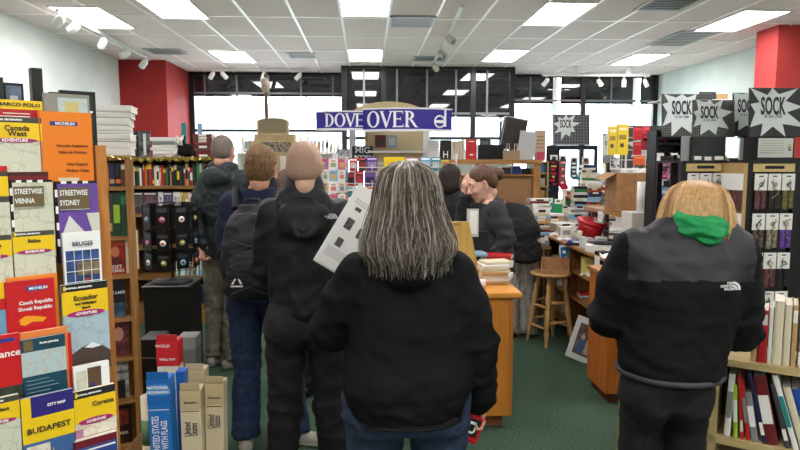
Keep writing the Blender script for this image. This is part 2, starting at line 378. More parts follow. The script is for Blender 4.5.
def track(label, p0, p1, heads, z=HC-.05, hc=(232, 232, 230), dirs=None, lit=(), drop=.1, r=.045):
    a, b = ground(*p0, z), ground(*p1, z); t = thing('track_light', label, 'track light', a)
    d = b-a; n = d.normalized(); s = Vector((n.y, -n.x, 0))*.018
    m = MB(); T = Matrix.Identity(4)
    ang = math.atan2(d.y, d.x); Tm = Matrix.Rotation(ang, 4, 'Z')
    m.box(0, d.length, -.018, .018, -.02, .02, 0, Tm); m.box(d.length*.3-.05, d.length*.3+.05, -.02, .02, .02, HC-z-.001, 0, Tm).box(d.length*.8-.05, d.length*.8+.05, -.02, .02, .02, HC-z-.001, 0, Tm)
    m.build('rail', M((214, 214, 212), .5), t)
    for k, f in enumerate(heads):
        q = d*f; yaw, tilt = dirs[k]
        h = MB(); Th = Matrix.Translation((0, 0, -drop)) @ Matrix.Rotation(R(yaw), 4, 'Z') @ Matrix.Rotation(R(tilt), 4, 'X')
        h.lathe([(.0, -.10), (r*.98, -.10), (r, -.09), (r, .02), (r*.8, .05), (r*.35, .075), (0, .08)], 16, 0, Th)
        h.lathe([(.0, -.104), (r*.8, -.102), (r*.8, -.1)], 16, 1, Th)
        o = h.build('spotlight', [M(hc, .45), emit((255, 214, 130), 9) if k in lit else M((120, 120, 116), .3)], t, q)
        MB().box(-.02, .02, -.015, .015, -.035, -.02).tube([(0, 0, -.03), (0, 0, -drop+.03)], .007, 8).build('bracket', M((205, 205, 203), .5), o)
track('spotlight track with five white heads along the left ceiling', (57, 10), (146, 58), [.02, .14, .42, .7, .97], dirs=[(60, 60), (60, 70), (50, 50), (70, 70), (60, 50)], r=.055)
track('white spotlight track over the left window with four heads', (196, 69), (318, 71), [.13, .22, .55, .84], dirs=[(60, 40), (-60, 45), (60, 20), (70, 50)])
track('short spotlight track with three grey heads in the middle ceiling', (462, 6), (434, 62), [.35, .65, .97], dirs=[(40, -60), (40, -60), (-40, 60)], hc=(176, 172, 160), r=.05)
track('white spotlight track over the right window with one lamp lit', (542, 75), (650, 75.5), [.04, .53, .76, .96], dirs=[(60, 40), (10, -50), (0, 0), (-60, 40)], lit=(1, 3), z=HC-.16, drop=.13)
# ================================================================== FIGURES: smooth solid fields turned into surfaces
class SDF:
    def __init__(s, lo, hi, h):
        s.lo = np.array(lo, float); s.h = h; s.n = np.ceil((np.array(hi)-s.lo)/h).astype(int)+1
        s.D = np.full(s.n, 0.15, np.float32)
        s.ax = [s.lo[i]+h*np.arange(s.n[i]) for i in range(3)]
    def _s(s, lo, hi):
        sl = []
        for i in range(3):
            a = int(max(0, math.floor((lo[i]-s.lo[i])/s.h))); b = int(min(s.n[i], math.ceil((hi[i]-s.lo[i])/s.h)+1))
            if b <= a: return None
            sl.append(slice(a, b))
        g = np.meshgrid(*[s.ax[i][sl[i]] for i in range(3)], indexing='ij', sparse=True)
        return tuple(sl), g
    def _u(s, sl, d, k, op='add'):
        A = s.D[sl]
        if op == 'sub':
            d = -d; hh = np.clip(.5-.5*(A-d)/k, 0, 1); s.D[sl] = A*(1-hh)+hh*d+k*hh*(1-hh); return
        hh = np.clip(.5+.5*(A-d)/k, 0, 1); s.D[sl] = A*(1-hh)+d*hh-k*hh*(1-hh)
    def cone(s, a, b, ra, rb, k=.02, fl=None, op='add'):
        a = np.array(a, float); b = np.array(b, float); m = max(ra, rb)+k+.03
        q = s._s(np.minimum(a, b)-m, np.maximum(a, b)+m)
        if q is None: return s
        sl, (X, Y, Z) = q; ab = b-a; L2 = ab.dot(ab)+1e-9
        t = np.clip(((X-a[0])*ab[0]+(Y-a[1])*ab[1]+(Z-a[2])*ab[2])/L2, 0, 1)
        dx, dy, dz = X-a[0]-t*ab[0], Y-a[1]-t*ab[1], Z-a[2]-t*ab[2]
        if fl: dx = dx/fl[0]; dy = dy/fl[1]; dz = dz/fl[2]
        s._u(sl, np.sqrt(dx*dx+dy*dy+dz*dz)-(ra+(rb-ra)*t), k, op); return s
    def chain(s, pts, rs, k=.02, fl=None):
        for i in range(len(pts)-1): s.cone(pts[i], pts[i+1], rs[i], rs[i+1], k, fl)
        return s
    def ell(s, c, r, k=.02, rot=None, op='add'):
        c = np.array(c, float); m = max(r)+k+.03; q = s._s(c-m, c+m)
        if q is None: return s
        sl, (X, Y, Z) = q; X, Y, Z = X-c[0], Y-c[1], Z-c[2]
        if rot is not None:
            Q = Euler([R(v) for v in rot]).to_matrix().transposed()
            X, Y, Z = Q[0][0]*X+Q[0][1]*Y+Q[0][2]*Z, Q[1][0]*X+Q[1][1]*Y+Q[1][2]*Z, Q[2][0]*X+Q[2][1]*Y+Q[2][2]*Z
        k0 = np.sqrt((X/r[0])**2+(Y/r[1])**2+(Z/r[2])**2)
        s._u(sl, (k0-1)*min(r)*.5+(k0-1)*np.mean(r)*.5, k, op); return s
    def loft(s, rows, k=.02, p=2.3):
        """rows: z, cx, cy, ax, ay"""
        rows = sorted(rows); A = np.array(rows, float); zs = A[:, 0]; m = k+.04
        q = s._s((min(A[:, 1]-A[:, 3])-m, min(A[:, 2]-A[:, 4])-m, zs[0]-.03), (max(A[:, 1]+A[:, 3])+m, max(A[:, 2]+A[:, 4])+m, zs[-1]+.03))
        if q is None: return s
        sl, (X, Y, Z) = q; z = Z.ravel(); t = np.linspace(zs[0], zs[-1], 80)
        def sm(c):
            v = np.interp(t, zs, A[:, c]); w = np.ones(9)/9; v2 = np.convolve(np.pad(v, 4, mode='edge'), w, 'valid'); return np.interp(z, t, v2).reshape(Z.shape)
        cx, cy, ax, ay = sm(1), sm(2), sm(3), sm(4)
        k0 = (np.abs((X-cx)/ax)**p+np.abs((Y-cy)/ay)**p)**(1/p)
        d = (k0-1)*np.minimum(ax, ay); dz = np.maximum(zs[0]-Z, Z-zs[-1]); d = np.maximum(d, dz+0*d)
        s._u(sl, d, k); return s
    def cut(s, n, d, k=.006):
        """keep the side where n.x < d"""
        X, Y, Z = np.meshgrid(*s.ax, indexing='ij', sparse=True); s.D = np.maximum(s.D, (n[0]*X+n[1]*Y+n[2]*Z-d).astype(np.float32)); return s
    def mesh(s):
        D = s.D.copy(); D[0] = D[-1] = .1; D[:, 0] = D[:, -1] = .1; D[:, :, 0] = D[:, :, -1] = .1
        n = D.shape; c = tuple(k-1 for k in n); P = np.zeros(c+(3,), np.float32); N = np.zeros(c, np.float32)
        for ax in range(3):
            o = [a for a in range(3) if a != ax]
            for u in (0, 1):
                for v in (0, 1):
                    i0 = [slice(0, -1)]*3; i0[o[0]] = slice(u, n[o[0]]-1+u); i0[o[1]] = slice(v, n[o[1]]-1+v)
                    i1 = list(i0); i0[ax] = slice(0, -1); i1[ax] = slice(1, None)
                    d0 = D[tuple(i0)]; d1 = D[tuple(i1)]; cr = (d0 < 0) != (d1 < 0)
                    t = np.where(cr, d0/np.where(cr, d0-d1, 1), 0)
                    P[..., ax] += t*cr; P[..., o[0]] += u*cr; P[..., o[1]] += v*cr; N += cr
        act = N > 0; idx = -np.ones(c, int); idx[act] = np.arange(act.sum())
        base = np.stack(np.meshgrid(*[np.arange(k) for k in c], indexing='ij'), -1)[act]
        V = (base+P[act]/N[act][:, None])*s.h+s.lo; F = []
        for ax in range(3):
            o = [(ax+1) % 3, (ax+2) % 3]
            i0 = [slice(1, n[a]-1) for a in range(3)]; i1 = list(i0); i0[ax] = slice(0, n[ax]-1); i1[ax] = slice(1, n[ax])
            s0 = D[tuple(i0)] < 0; s1 = D[tuple(i1)] < 0
            w = np.argwhere(s0 != s1)
            if not len(w): continue
            w2 = w.copy(); w2[:, o[0]] += 1; w2[:, o[1]] += 1
            def g(du, dv):
                q = w2.copy(); q[:, o[0]] += du; q[:, o[1]] += dv; return idx[q[:, 0], q[:, 1], q[:, 2]]
            Q = np.stack([g(-1, -1), g(0, -1), g(0, 0), g(-1, 0)], 1); fl = s0[tuple(w.T)]
            Q[~fl] = Q[~fl][:, ::-1]; F.append(Q)
        F = np.concatenate(F); F = F[(F >= 0).all(1)]
        return V, F
def wav(P, seed, n=7, f=1.0):
    g = np.random.RandomState(seed); out = np.zeros(len(P)); 
    for k in range(n):
        d = g.normal(size=3); d /= np.linalg.norm(d); out += np.sin(P @ d*f*(4+k*1.7)+g.uniform(0, 6.28)+1.3*np.sin(P @ g.normal(size=3)*f*2+g.uniform(0, 6)))
    return out/n**.5
def normals(V, F):
    a = V[F[:, 2]]-V[F[:, 0]]; b = V[F[:, 3]]-V[F[:, 1]]; fn = np.cross(a, b); N = np.zeros_like(V)
    for k in range(4): np.add.at(N, F[:, k], fn)
    return N/(np.linalg.norm(N, axis=1)[:, None]+1e-12)
def folds(V, F, amp, sc, seed, w=None):
    """cloth creases: rounded ridges running across the pull of the cloth"""
    N = normals(V, F); r = 1-2*np.abs(np.tanh(wav(V*np.array(sc), seed, 6, 1.0))); r2 = wav(V*np.array(sc)*2.3, seed+5, 6)
    a = 1.35*amp*(.75*r+.35*r2)+.0012*wav(V*np.array((6, 6, 12)), seed+9, 6)
    if w is not None: a = a*w
    return V+N*a[:, None]
def fig_mesh(parts, mats):
    """parts: list of (V, F, material index or function(face centre array)->index)"""
    Vs = []; Fs = []; Ms = []; n = 0
    for V, F, m in parts:
        Vs.append(V); Fs.append(F+n); n += len(V)
        Ms.append(m(V[F].mean(1)) if callable(m) else np.full(len(F), m))
    V = np.concatenate(Vs); F = np.concatenate(Fs); Mi = np.concatenate(Ms).astype(np.int32)
    me = bpy.data.meshes.new('mesh'); me.vertices.add(len(V)); me.vertices.foreach_set('co', V.astype(np.float32).ravel())
    me.loops.add(len(F)*4); me.loops.foreach_set('vertex_index', F.astype(np.int32).ravel())
    me.polygons.add(len(F)); me.polygons.foreach_set('loop_start', np.arange(0, len(F)*4, 4, dtype=np.int32)); me.polygons.foreach_set('loop_total', np.full(len(F), 4, dtype=np.int32))
    me.polygons.foreach_set('material_index', Mi); me.polygons.foreach_set('use_smooth', np.ones(len(F), bool))
    for m in mats: me.materials.append(m)
    me.update(calc_edges=True); me.validate(); return me
def fig(name, parts, mats, parent=None):
    o = bpy.data.objects.new(name, fig_mesh(parts, mats)); C.objects.link(o)
    if parent: o.parent = parent
    return o
def xf(V, T): 
    T = np.array(T); return V @ T[:3, :3].T+T[:3, 3]

SKIN = M((206, 158, 134), .55, kind='noise', sc=25, amt=.08, spec=.3); EYEW = M((232, 230, 226), .2); IRIS = M((60, 46, 36), .2); LIP = M((176, 104, 96), .5); BROW = M((84, 60, 42), .9)
def head_parts(T, w=1.0, female=False, neck=.056, lean=0.0):
    """head in its own frame (face to +y, origin between the ears), with a neck running down"""
    s = SDF((-.12, -.16, -.30), (.12, .16, .16), .005)
    s.ell((0, -.018, .035), (.076*w, .096, .088), .01).ell((0, .02, -.01), (.066*w, .078, .095), .03)
    s.ell((0, .045, -.075), (.048*w, .045, .045), .03).ell((0, .068, -.105), (.022, .018, .018), .025)            # jaw, chin
    s.cone((0, .088, .012), (0, .112, -.026), .009, .013, .012).ell((-.013, .098, -.032), (.008, .009, .007), .006).ell((.013, .098, -.032), (.008, .009, .007), .006)
    s.cone((-.045, .074, .03), (.045, .074, .03), .012, .012, .015)                                              # brow
    s.ell((-.04, .062, -.03), (.024, .022, .022), .02).ell((.04, .062, -.03), (.024, .022, .022), .02)            # cheeks
    s.ell((-.03, .096, .008), (.015, .012, .011), .012, op='sub').ell((.03, .096, .008), (.015, .012, .011), .012, op='sub')
    s.ell((0, .092, -.062), (.022, .010, .006), .006).ell((0, .09, -.073), (.019, .010, .007), .006)               # lips
    for e in (-1, 1):
        x = e*.076*w
        s.ell((x, -.005, -.004), (.009, .018, .032), .006, (0, e*18, 0)).ell((x+e*.006, .004, .0), (.005, .009, .016), .004, (0, e*15, 0), 'sub')
    s.cone((0, -.028, -.03), (0, -.04, -.085), neck-.002, neck-.006, .02)
    V, F = s.mesh(); V = V+normals(V, F)*(wav(V*9, 3)*.0006)[:, None]
    lip = lambda c: np.where((np.abs(c[:, 0]) < .022) & (c[:, 1] > .092) & (c[:, 2] < -.055) & (c[:, 2] > -.081), 1, 0)
    brow = lambda c: np.where((np.abs(np.abs(c[:, 0])-.031) < .018) & (c[:, 1] > .07) & (np.abs(c[:, 2]-.036) < .005), 4, lip(c))
    m = brow(V[F].mean(1)); out = [(xf(V, T), F, lambda c, m=m: m)]
    for e in (-1, 1):
        b = SDF((e*.03-.02, .06, -.012), (e*.03+.02, .105, .028), .003); b.ell((e*.03, .0825, .006), (.0115, .0105, .008), .001); v, f = b.mesh()
        mi = np.where((v[f].mean(1)[:, 0]-e*.03)**2+(v[f].mean(1)[:, 2]-.006)**2 < .0055**2, 3, 2); out.append((xf(v, T), f, lambda c, mi=mi: mi))
    return out
def hand_parts(T, curl=.5, side=1, spread=.0):
    """hand in its own frame: wrist at origin, fingers towards -z, palm facing -x*side, thumb towards +y"""
    s = SDF((-.08, -.08, -.22), (.08, .09, .05), .004)
    s.cone((0, 0, .04), (0, 0, -.01), .027, .026, .01, (.8, 1, 1)).cone((0, .002, -.015), (0, .004, -.08), .03, .036, .012, (.5, 1, 1))
    for k, (y, l) in enumerate(((.030, .070), (.010, .078), (-.011, .072), (-.030, .057))):
        p = Vector((0, y, -.085)); a = curl*.5; r = .0088-.0005*k
        for j, sg in enumerate((.42, .32, .26)):
            d = Vector((-side*math.sin(a), spread*(1.5-k), -math.cos(a))); q = p+d*l*sg; s.cone(p, q, r, r*.93, .004); p = q; r *= .93; a += curl*1.25
    p = Vector((0, .025, -.02)); q = Vector((-side*.018, .052, -.05)); r_ = Vector((-side*(.03+.01*curl), .054, -.08)); e = Vector((-side*(.036+.02*curl), .045, -.10))
    s.cone(p, q, .014, .012, .008).cone(q, r_, .012, .0095, .004).cone(r_, e, .0095, .008, .004)
    V, F = s.mesh(); return [(xf(V, T), F, 0)]
def limb_T(wrist, elbow, twist=0.0):
    """matrix that carries the hand frame to the end of a forearm"""
    z = (Vector(elbow)-Vector(wrist)).normalized(); y = Vector((0, 1, 0)); y = (y-z*y.dot(z))
    if y.length < .2: y = Vector((0, 0, 1))-z*z.z
    y.normalize(); x = y.cross(z); m = Matrix((x, y, z)).transposed().to_4x4()
    return Matrix.Translation(Vector(wrist)) @ m @ Matrix.Rotation(twist, 4, 'Z')
def person(label, loc, rz, group, J, head, skin=SKIN, hands=(), ft=0.0, neckw=.056):
    """J: joints dict with hip, knee, ankle, toe, sh, el, wr as pairs (left, right), chest and pelvis rows"""
    t = thing('person', label, 'person', loc, rz, group)
    s = SDF((-.45, -.55, -.01), (.45, .6, 1.62), .014)
    s.loft([(z, cx, cy, ax*.86, ay*.86) for z, cx, cy, ax, ay in J['torso']], .03)
    for i in (0, 1):
        s.chain([J['hip'][i], J['knee'][i], J['ankle'][i]], [.075, .05, .036], .03)
        a = Vector(J['ankle'][i]); b = a.lerp(Vector((J['toe'][i][0], J['toe'][i][1], a.z)), .7); s.cone((a.x, a.y-.01, .04), (b.x, b.y, .035), .030, .026, .02)
        s.chain([J['sh'][i], J['el'][i], J['wr'][i]], [.045, .037, .027], .03)
    V, F = s.mesh(); P = [(V, F, 0)]
    P += head_parts(head, **J.get('head', {}))
    a = head @ Vector((0, -.03, -.055)); tr = sorted(J['torso'])[-1]; b = Vector((tr[1], tr[2], tr[0]-.07)); n = SDF(np.minimum(a, b)-.12, np.maximum(a, b)+.12, .006)
    n.cone(a, b, neckw, neckw+.006, .01); V, F = n.mesh(); P.append((V, F, 0))
    for i, curl, tw in hands: P += hand_parts(limb_T(J['wr'][i], J['el'][i], tw), curl, -1 if i == 0 else 1)
    fig('body', P, [skin, LIP, EYEW, IRIS, BROW], t)
    return t
def legs_of(J, rs, mats, t, seed=1, flare=.0, waist=None, name='trousers', amp=.006, hemz=.03, h=.011):
    s = SDF((-.4, -.45, -.01), (.4, .5, 1.15), h)
    for i in (0, 1):
        s.chain([J['hip'][i], J['knee'][i], (J['ankle'][i][0], J['ankle'][i][1], hemz+.03)], rs, .02)
    for c, r in J['seat']: s.ell(c, r, .03)
    s.loft(J['pelvis'], .04)
    s.cut((0, 0, -1), -hemz); V, F = s.mesh()
    wz = .45+.75*np.exp(-((V[:, 2]-.46)/.09)**2)+.9*np.exp(-((V[:, 2]-.07)/.09)**2)+.5*np.exp(-((V[:, 2]-.78)/.08)**2)
    V = folds(V, F, amp, (3.4, 3.4, 5.2), seed, wz); return fig(name, [(V, F, 0)], mats, t)
def shoes_of(J, mats, t, L=.27, names='shoe', back=.05):
    for i in (0, 1):
        a = Vector(J['ankle'][i]); d = Vector((J['toe'][i][0]-a.x, J['toe'][i][1]-a.y, 0)).normalized(); h = Vector((a.x, a.y, 0))-d*back; c = h+d*L
        s = SDF((min(h.x, c.x)-.09, min(h.y, c.y)-.09, -.005), (max(h.x, c.x)+.09, max(h.y, c.y)+.09, .16), .007)
        s.cone((h.x, h.y, .04), (c.x-d.x*.05, c.y-d.y*.05, .035), .04, .042, .02).cone((a.x, a.y, .1), (a.x+d.x*.02, a.y+d.y*.02, .06), .045, .045, .03)
        s.cut((0, 0, -1), 0.002); V, F = s.mesh(); fig(names, [(V, F, lambda c: np.where(c[:, 2] < .028, 1, 0))], mats, t)
def top_of(J, mats, t, rows, rs=(.075, .06, .05), seed=1, name='jacket', amp=.007, mi=0, cuff=True, extra=None, h=.009, sc=(3.0, 3.0, 5.6), bbox=None, post=None):
    lo, hi = bbox or ((-.5, -.45, .6), (.5, .62, 1.66))
    s = SDF(lo, hi, h); s.loft(rows, .03)
    for i in (0, 1):
        a, b, c = Vector(J['sh'][i]), Vector(J['el'][i]), Vector(J['wr'][i])
        s.chain([a, a.lerp(b, .5), b], [rs[0], (rs[0]+rs[1])/2, rs[1]], .035); s.chain([b, b.lerp(c, .5), b.lerp(c, .93)], [rs[1], (rs[1]+rs[2])/2, rs[2]], .012)
        if cuff: s.cone(b.lerp(c, .9), b.lerp(c, .99), rs[2]*.86, rs[2]*.82, .008)
    if extra: extra(s)
    V, F = s.mesh()
    el = np.minimum(*[np.linalg.norm(V-np.array(J['el'][i]), axis=1) for i in (0, 1)])
    ar = np.minimum(*[np.linalg.norm(V-np.array(J['wr'][i]), axis=1) for i in (0, 1)])
    w = .45+.8*np.exp(-(el/.14)**2)+.7*np.exp(-(ar/.12)**2)+.5*np.exp(-((V[:, 2]-rows[0][0]-.1)/.1)**2)
    V = folds(V, F, amp, sc, seed, w)
    if post is not None: V = post(V)
    return fig(name, [(V, F, mi)], mats, t)
def hair_curves(parent, strands, rad, mats, name='hair_strand'):
    cu = bpy.data.curves.new('strands', 'CURVE'); cu.dimensions = '3D'; cu.bevel_depth = rad; cu.bevel_resolution = 0
    for m in mats: cu.materials.append(m)
    g = random.Random(3)
    for st in strands:
        sp = cu.splines.new('POLY'); sp.points.add(len(st)-1); sp.material_index = g.randrange(len(mats))
        for k, p in enumerate(st): sp.points[k].co = (*p, 1); sp.points[k].radius = 1-.6*k/len(st)
    o = bpy.data.objects.new(name, cu); C.objects.link(o); o.parent = parent; return o
def headT(x, y, z, yaw=0, pitch=0, roll=0):
    return Matrix.Translation((x, y, z)) @ Matrix.Rotation(R(yaw), 4, 'Z') @ Matrix.Rotation(R(pitch), 4, 'X') @ Matrix.Rotation(R(roll), 4, 'Y')
BLK = M((20, 20, 23), .8, kind='noise', sc=300, amt=.35, spec=.15)
# ================================================================== THE PEOPLE
def stand(H=1.7, hw=.10, fw=.11, sw=.18, kf=.02, dx=0.0):
    k = H/1.7
    return dict(hip=[(-hw, 0, .88*k), (hw, 0, .88*k)], knee=[(-hw-.01+dx*.3, kf, .48*k), (hw+.01+dx*.3, kf, .48*k)], ankle=[(-fw, -.02, .085), (fw, -.02, .085)],
                toe=[(-fw-.05, .2), (fw+.05, .2)], sh=[(-sw, 0, 1.40*k), (sw, 0, 1.40*k)])
def ring_strands(rows, n, th0, th1, seed, wave=.006, off=(.001, .006), zend=.04, steps=14, turn=0.0):
    A = np.array(sorted(rows, reverse=True), float); g = random.Random(seed); out = []
    for k in range(n):
        th = R(g.uniform(th0, th1)); o = g.uniform(*off); ze = A[-1, 0]+g.uniform(-.05, zend); zt = A[0, 0]-.002; ph = g.uniform(0, 6.3); fr = g.uniform(14, 26); st = []
        z0 = zt-g.random()**2*.1
        for j in range(steps+1):
            f = j/steps; z = z0+(ze-z0)*f; zz = min(max(z, A[-1, 0]), A[0, 0])
            c = [np.interp(-zz, -A[:, 0], A[:, i]) for i in (1, 2, 3, 4)]
            wv = wave*f*math.sin(z*fr+ph+th*1.5); t2 = th+wv*6+turn*f
            st.append((c[0]+(c[2]+o+wv*.5)*math.sin(t2), c[1]-(c[3]+o+wv*.5)*math.cos(t2), z))
        out.append(st)
    return out
def half_dome(mat, parent, loc, s, rz=0, rx=0):
    """small white three-arc quarter dome with lines of lettering, embroidered"""
    m = MB()
    for r0, r1 in ((.0, .26), (.38, .62), (.74, 1.0)):
        pts = [(r1*s*math.cos(a), r1*s*math.sin(a)) for a in [math.pi/2*i/8 for i in range(9)]] + [(r0*s*math.cos(a), r0*s*math.sin(a)) for a in [math.pi/2*i/8 for i in range(8, -1, -1)]]
        m.prism(pts, -.001, .001)
    o = m.build('logo', mat, parent, loc, (rx, 0, rz))
    for i, w in enumerate(('THE', 'NORTH', 'FACE')): text(w, s*.42, mat, o, (-s*.08, -.0012, s*(.84-.36*i)), name='lettering', align='RIGHT', bold=.0003)
    return o

# ---- woman with long grey hair, black hoodie, in the middle front
p = at(407, 300, 2.1); W1 = (p.x, 2.1)
J = stand(1.62, .11, .12, .175); J['torso'] = [(.78, 0, 0, .19, .14), (1.0, 0, 0, .18, .14), (1.2, 0, 0, .17, .13), (1.30, 0, -.01, .11, .10), (1.38, 0, -.01, .06, .07)]
J['sh'] = [(-.165, 0, 1.265), (.16, 0, 1.265)]; J['el'] = [(-.262, .05, 1.06), (.243, -.025, 1.03)]; J['wr'] = [(-.15, .26, 1.14), (.262, .03, .805)]
t = person('woman with long wavy grey hair, black hoodie and blue jeans', (W1[0], W1[1], 0), 0, 'shoppers in the queue',
           J, headT(0, .0, 1.50, 8, -8), hands=((0, .5, 0), (1, 1.0, .3)))
J['seat'] = [((-.09, -.05, .80), (.112, .095, .12)), ((.09, -.05, .80), (.112, .095, .12))]; J['pelvis'] = [(.74, 0, 0, .20, .14), (.95, 0, 0, .195, .14)]
JEAN = M((40, 58, 86), .85, kind='noise', sc=55, amt=.3)
legs_of(J, [.115, .085, .075], [JEAN], t, 11, name='jeans'); shoes_of(J, [BLACK, M((200, 200, 200), .6)], t)
def ex(s):
    s.ell((0, -.135, 1.335), (.10, .045, .075), .03).ell((0, -.15, 1.29), (.075, .032, .05), .02)     # hood hanging at the nape
    s.cone((-.07, -.05, 1.385), (.07, -.05, 1.385), .035, .035, .03)
    s.ell((-.09, -.04, .9), (.13, .15, .12), .03).ell((.09, -.04, .9), (.13, .15, .12), .03)
top_of(J, [BLK], t, [(.785, 0, -.01, .196, .172), (.83, 0, -.01, .21, .19), (.9, 0, -.01, .215, .195), (1.0, 0, 0, .205, .175), (1.12, 0, 0, .192, .16), (1.22, 0, 0, .178, .145), (1.31, 0, -.01, .125, .12), (1.39, 0, -.015, .075, .08)],
       (.078, .072, .058), 5, 'hoodie', .006, extra=ex)
rib = MB()
pts = [(.198*abs(math.cos(a))**.87*(1 if math.cos(a) > 0 else -1), .174*abs(math.sin(a))**.87*(1 if math.sin(a) > 0 else -1)-.01, 0) for a in [2*math.pi*k/48 for k in range(48)]]
for zz in (.785, .795, .805, .815): rib.tube([(x, y, zz) for x, y, _ in pts], .0065, 6, closed=True)
rib.build('ribbed_hem', M((14, 14, 16), .9), t)
HR = [(1.648, 0, -.0, .008, .008), (1.640, 0, -.005, .045, .05), (1.615, 0, -.015, .080, .095), (1.57, 0, -.02, .098, .122), (1.50, .0, -.02, .110, .13), (1.44, .0, -.03, .130, .135), (1.39, -.0, -.045, .145, .14), (1.35, 0, -.06, .145, .14), (1.325, 0, -.075, .12, .12)]
s = SDF((-.22, -.24, 1.24), (.22, .15, 1.68), .006); s.loft([(z, a, b, c, d) for z, a, b, c, d in HR], .01)
s.ell((-.11, -.03, 1.33), (.038, .05, .06), .03).ell((.11, -.05, 1.33), (.04, .05, .06), .03).ell((0, -.12, 1.315), (.08, .045, .05), .03)
s.ell((0, .12, 1.50), (.075, .11, .12), .02, op='sub').ell((0, .1, 1.36), (.07, .12, .1), .02, op='sub')
V, F = s.mesh(); N = normals(V, F); th = np.arctan2(V[:, 0], -V[:, 1]); V = V+N*(.005*np.sin(th*14+3*np.sin(V[:, 2]*22)+V[:, 2]*8)+.003*np.sin(th*37+V[:, 2]*30))[:, None]*np.clip((1.64-V[:, 2])/.1, 0, 1)[:, None]
HG = M((104, 94, 82), .5, kind='hair', sc=40, rgb2=(50, 43, 38), spec=.5)
hr = fig('hair', [(V, F, 0)], [HG], t)
st = ring_strands(HR, 520, -112, 112, 4, .016, (.0, .010), .05, 20) + ring_strands(HR, 420, -112, 112, 14, .024, (-.002, .016), .09, 22)
hair_curves(hr, ring_strands(HR, 120, -115, 115, 24, .022, (-.004, .006), .06, 22), .0065, [M((96, 87, 77), .5), M((62, 54, 47), .5), M((128, 120, 108), .45), M((46, 39, 34), .5)], 'lock_of_hair')
hair_curves(hr, st, .0013, [M((142, 134, 122), .45), M((96, 86, 74), .45), M((60, 52, 45), .5), M((178, 172, 160), .45), M((80, 66, 52), .5), M((70, 60, 50), .5)])
# red wallet in her right hand
hx = Vector(t.location)+Vector((.258, .03, .70))
m = MB().rbox(-.042, .042, -.012, .012, -.055, .055, .004)
w = m.build('wallet', M((186, 20, 34), .4)); w.location = hx+Vector((-.028, .0, -.0)); w.rotation_euler = (0, R(20), 0)
tag(w, 'red wallet with a black printed panel held low in a woman\'s hand', 'wallet')
MB().box(-.03, .03, -.0145, -.012, -.03, .035).build('printed_panel', M((24, 20, 22), .5), w)
MB().box(-.018, .018, -.0155, -.0145, .015, .025).box(-.018, .018, -.0155, -.0145, -.02, -.012).box(-.018, -.012, -.0155, -.0145, -.02, .025).box(.012, .018, -.0155, -.0145, -.02, .025).build('emblem', WHITE, w)

# ---- blonde woman at the right
p = at(682, 300, 2.1); J = stand(1.62, .074, .095, .18)
for q in ('hip', 'knee', 'ankle'): J[q] = [(a-.045, b, c) for a, b, c in J[q]]
J['toe'] = [(a-.045, b) for a, b in J['toe']]
J['torso'] = [(.8, -.045, 0, .14, .11), (1.05, -.02, 0, .14, .11), (1.25, 0, .01, .16, .12), (1.36, 0, .02, .13, .1), (1.42, 0, .03, .07, .06)]
J['sh'] = [(-.165, 0, 1.33), (.165, 0, 1.33)]; J['el'] = [(-.228, .06, 1.09), (.215, .04, 1.06)]; J['wr'] = [(-.13, .32, 1.06), (.13, .30, .98)]
t = person('blonde woman in a black fleece jacket with a grey shoulder yoke, browsing the shelves', (p.x, 2.1, 0), R(-8), 'browsing shoppers', J, headT(.06, .085, 1.447, -10, -14, 4), hands=((0, .6, 0), (1, .6, 0)))
J['seat'] = [((-.115, -.05, .83), (.08, .09, .12)), ((.018, -.05, .83), (.08, .09, .12))]; J['pelvis'] = [(.8, -.05, 0, .142, .12), (1.0, -.035, 0, .145, .12)]
legs_of(J, [.080, .066, .055], [M((16, 17, 20), .85, kind='noise', sc=200, amt=.3)], t, 21, amp=.004); shoes_of(J, [BLACK, BLACK], t)
def ex(s):
    s.cone((-.07, -.01, 1.40), (.13, .0, 1.40), .055, .05, .04).ell((.03, -.02, 1.425), (.09, .085, .04), .02)
ROW = [(.90, -.035, -.005, .172, .16), (.95, -.033, -.005, .18, .165), (1.05, -.02, 0, .182, .155), (1.2, 0, 0, .195, .15), (1.32, 0, .005, .175, .125), (1.39, .01, .01, .11, .095), (1.42, .02, .02, .07, .07)]
jk = top_of(J, [BLK, M((35, 36, 39), .55, kind='noise', sc=200, amt=.15)], t, ROW, (.086, .08, .056), 9, 'jacket', .006,
       mi=lambda c: np.where((c[:, 2] > 1.25-.10*(np.abs(c[:, 0])-.1).clip(-.05, 1)) & (c[:, 1] < .04) & (np.abs(c[:, 0]) < .21), 1, 0), extra=ex)
half_dome(WHITE, jk, (.098, -.162, 1.232), .028, R(12), R(8))
m = MB(); pts = [(.174*math.cos(a)-.035, .163*math.sin(a)-.005, .908) for a in [2*math.pi*k/40 for k in range(40)]]; m.tube(pts, .012, 8, closed=True); m.build('hem_band', M((52, 54, 58), .6), t)
s = SDF((-.15, -.15, 1.3), (.2, .2, 1.5), .006); s.cone((-.02, -.045, 1.432), (.09, -.04, 1.420), .042, .038, .03).ell((.035, -.06, 1.425), (.075, .056, .044), .02).ell((.05, -.085, 1.40), (.045, .035, .03), .015)
V, F = s.mesh(); V = folds(V, F, .007, (4, 4, 16), 4); fig('green_hood', [(V, F, 0)], [M((30, 150, 84), .8, kind='noise', sc=120, amt=.15)], t)
HB = [(.128, 0, .0, .01, .01), (.118, 0, -.005, .055, .06), (.09, 0, -.012, .092, .10), (.04, 0, -.018, .114, .118), (-.02, 0, -.025, .126, .118), (-.08, 0, -.03, .124, .11), (-.12, 0, -.03, .122, .10), (-.17, 0, -.025, .112, .085)]
T = headT(.06, .08, 1.452, -10, -14, 4)
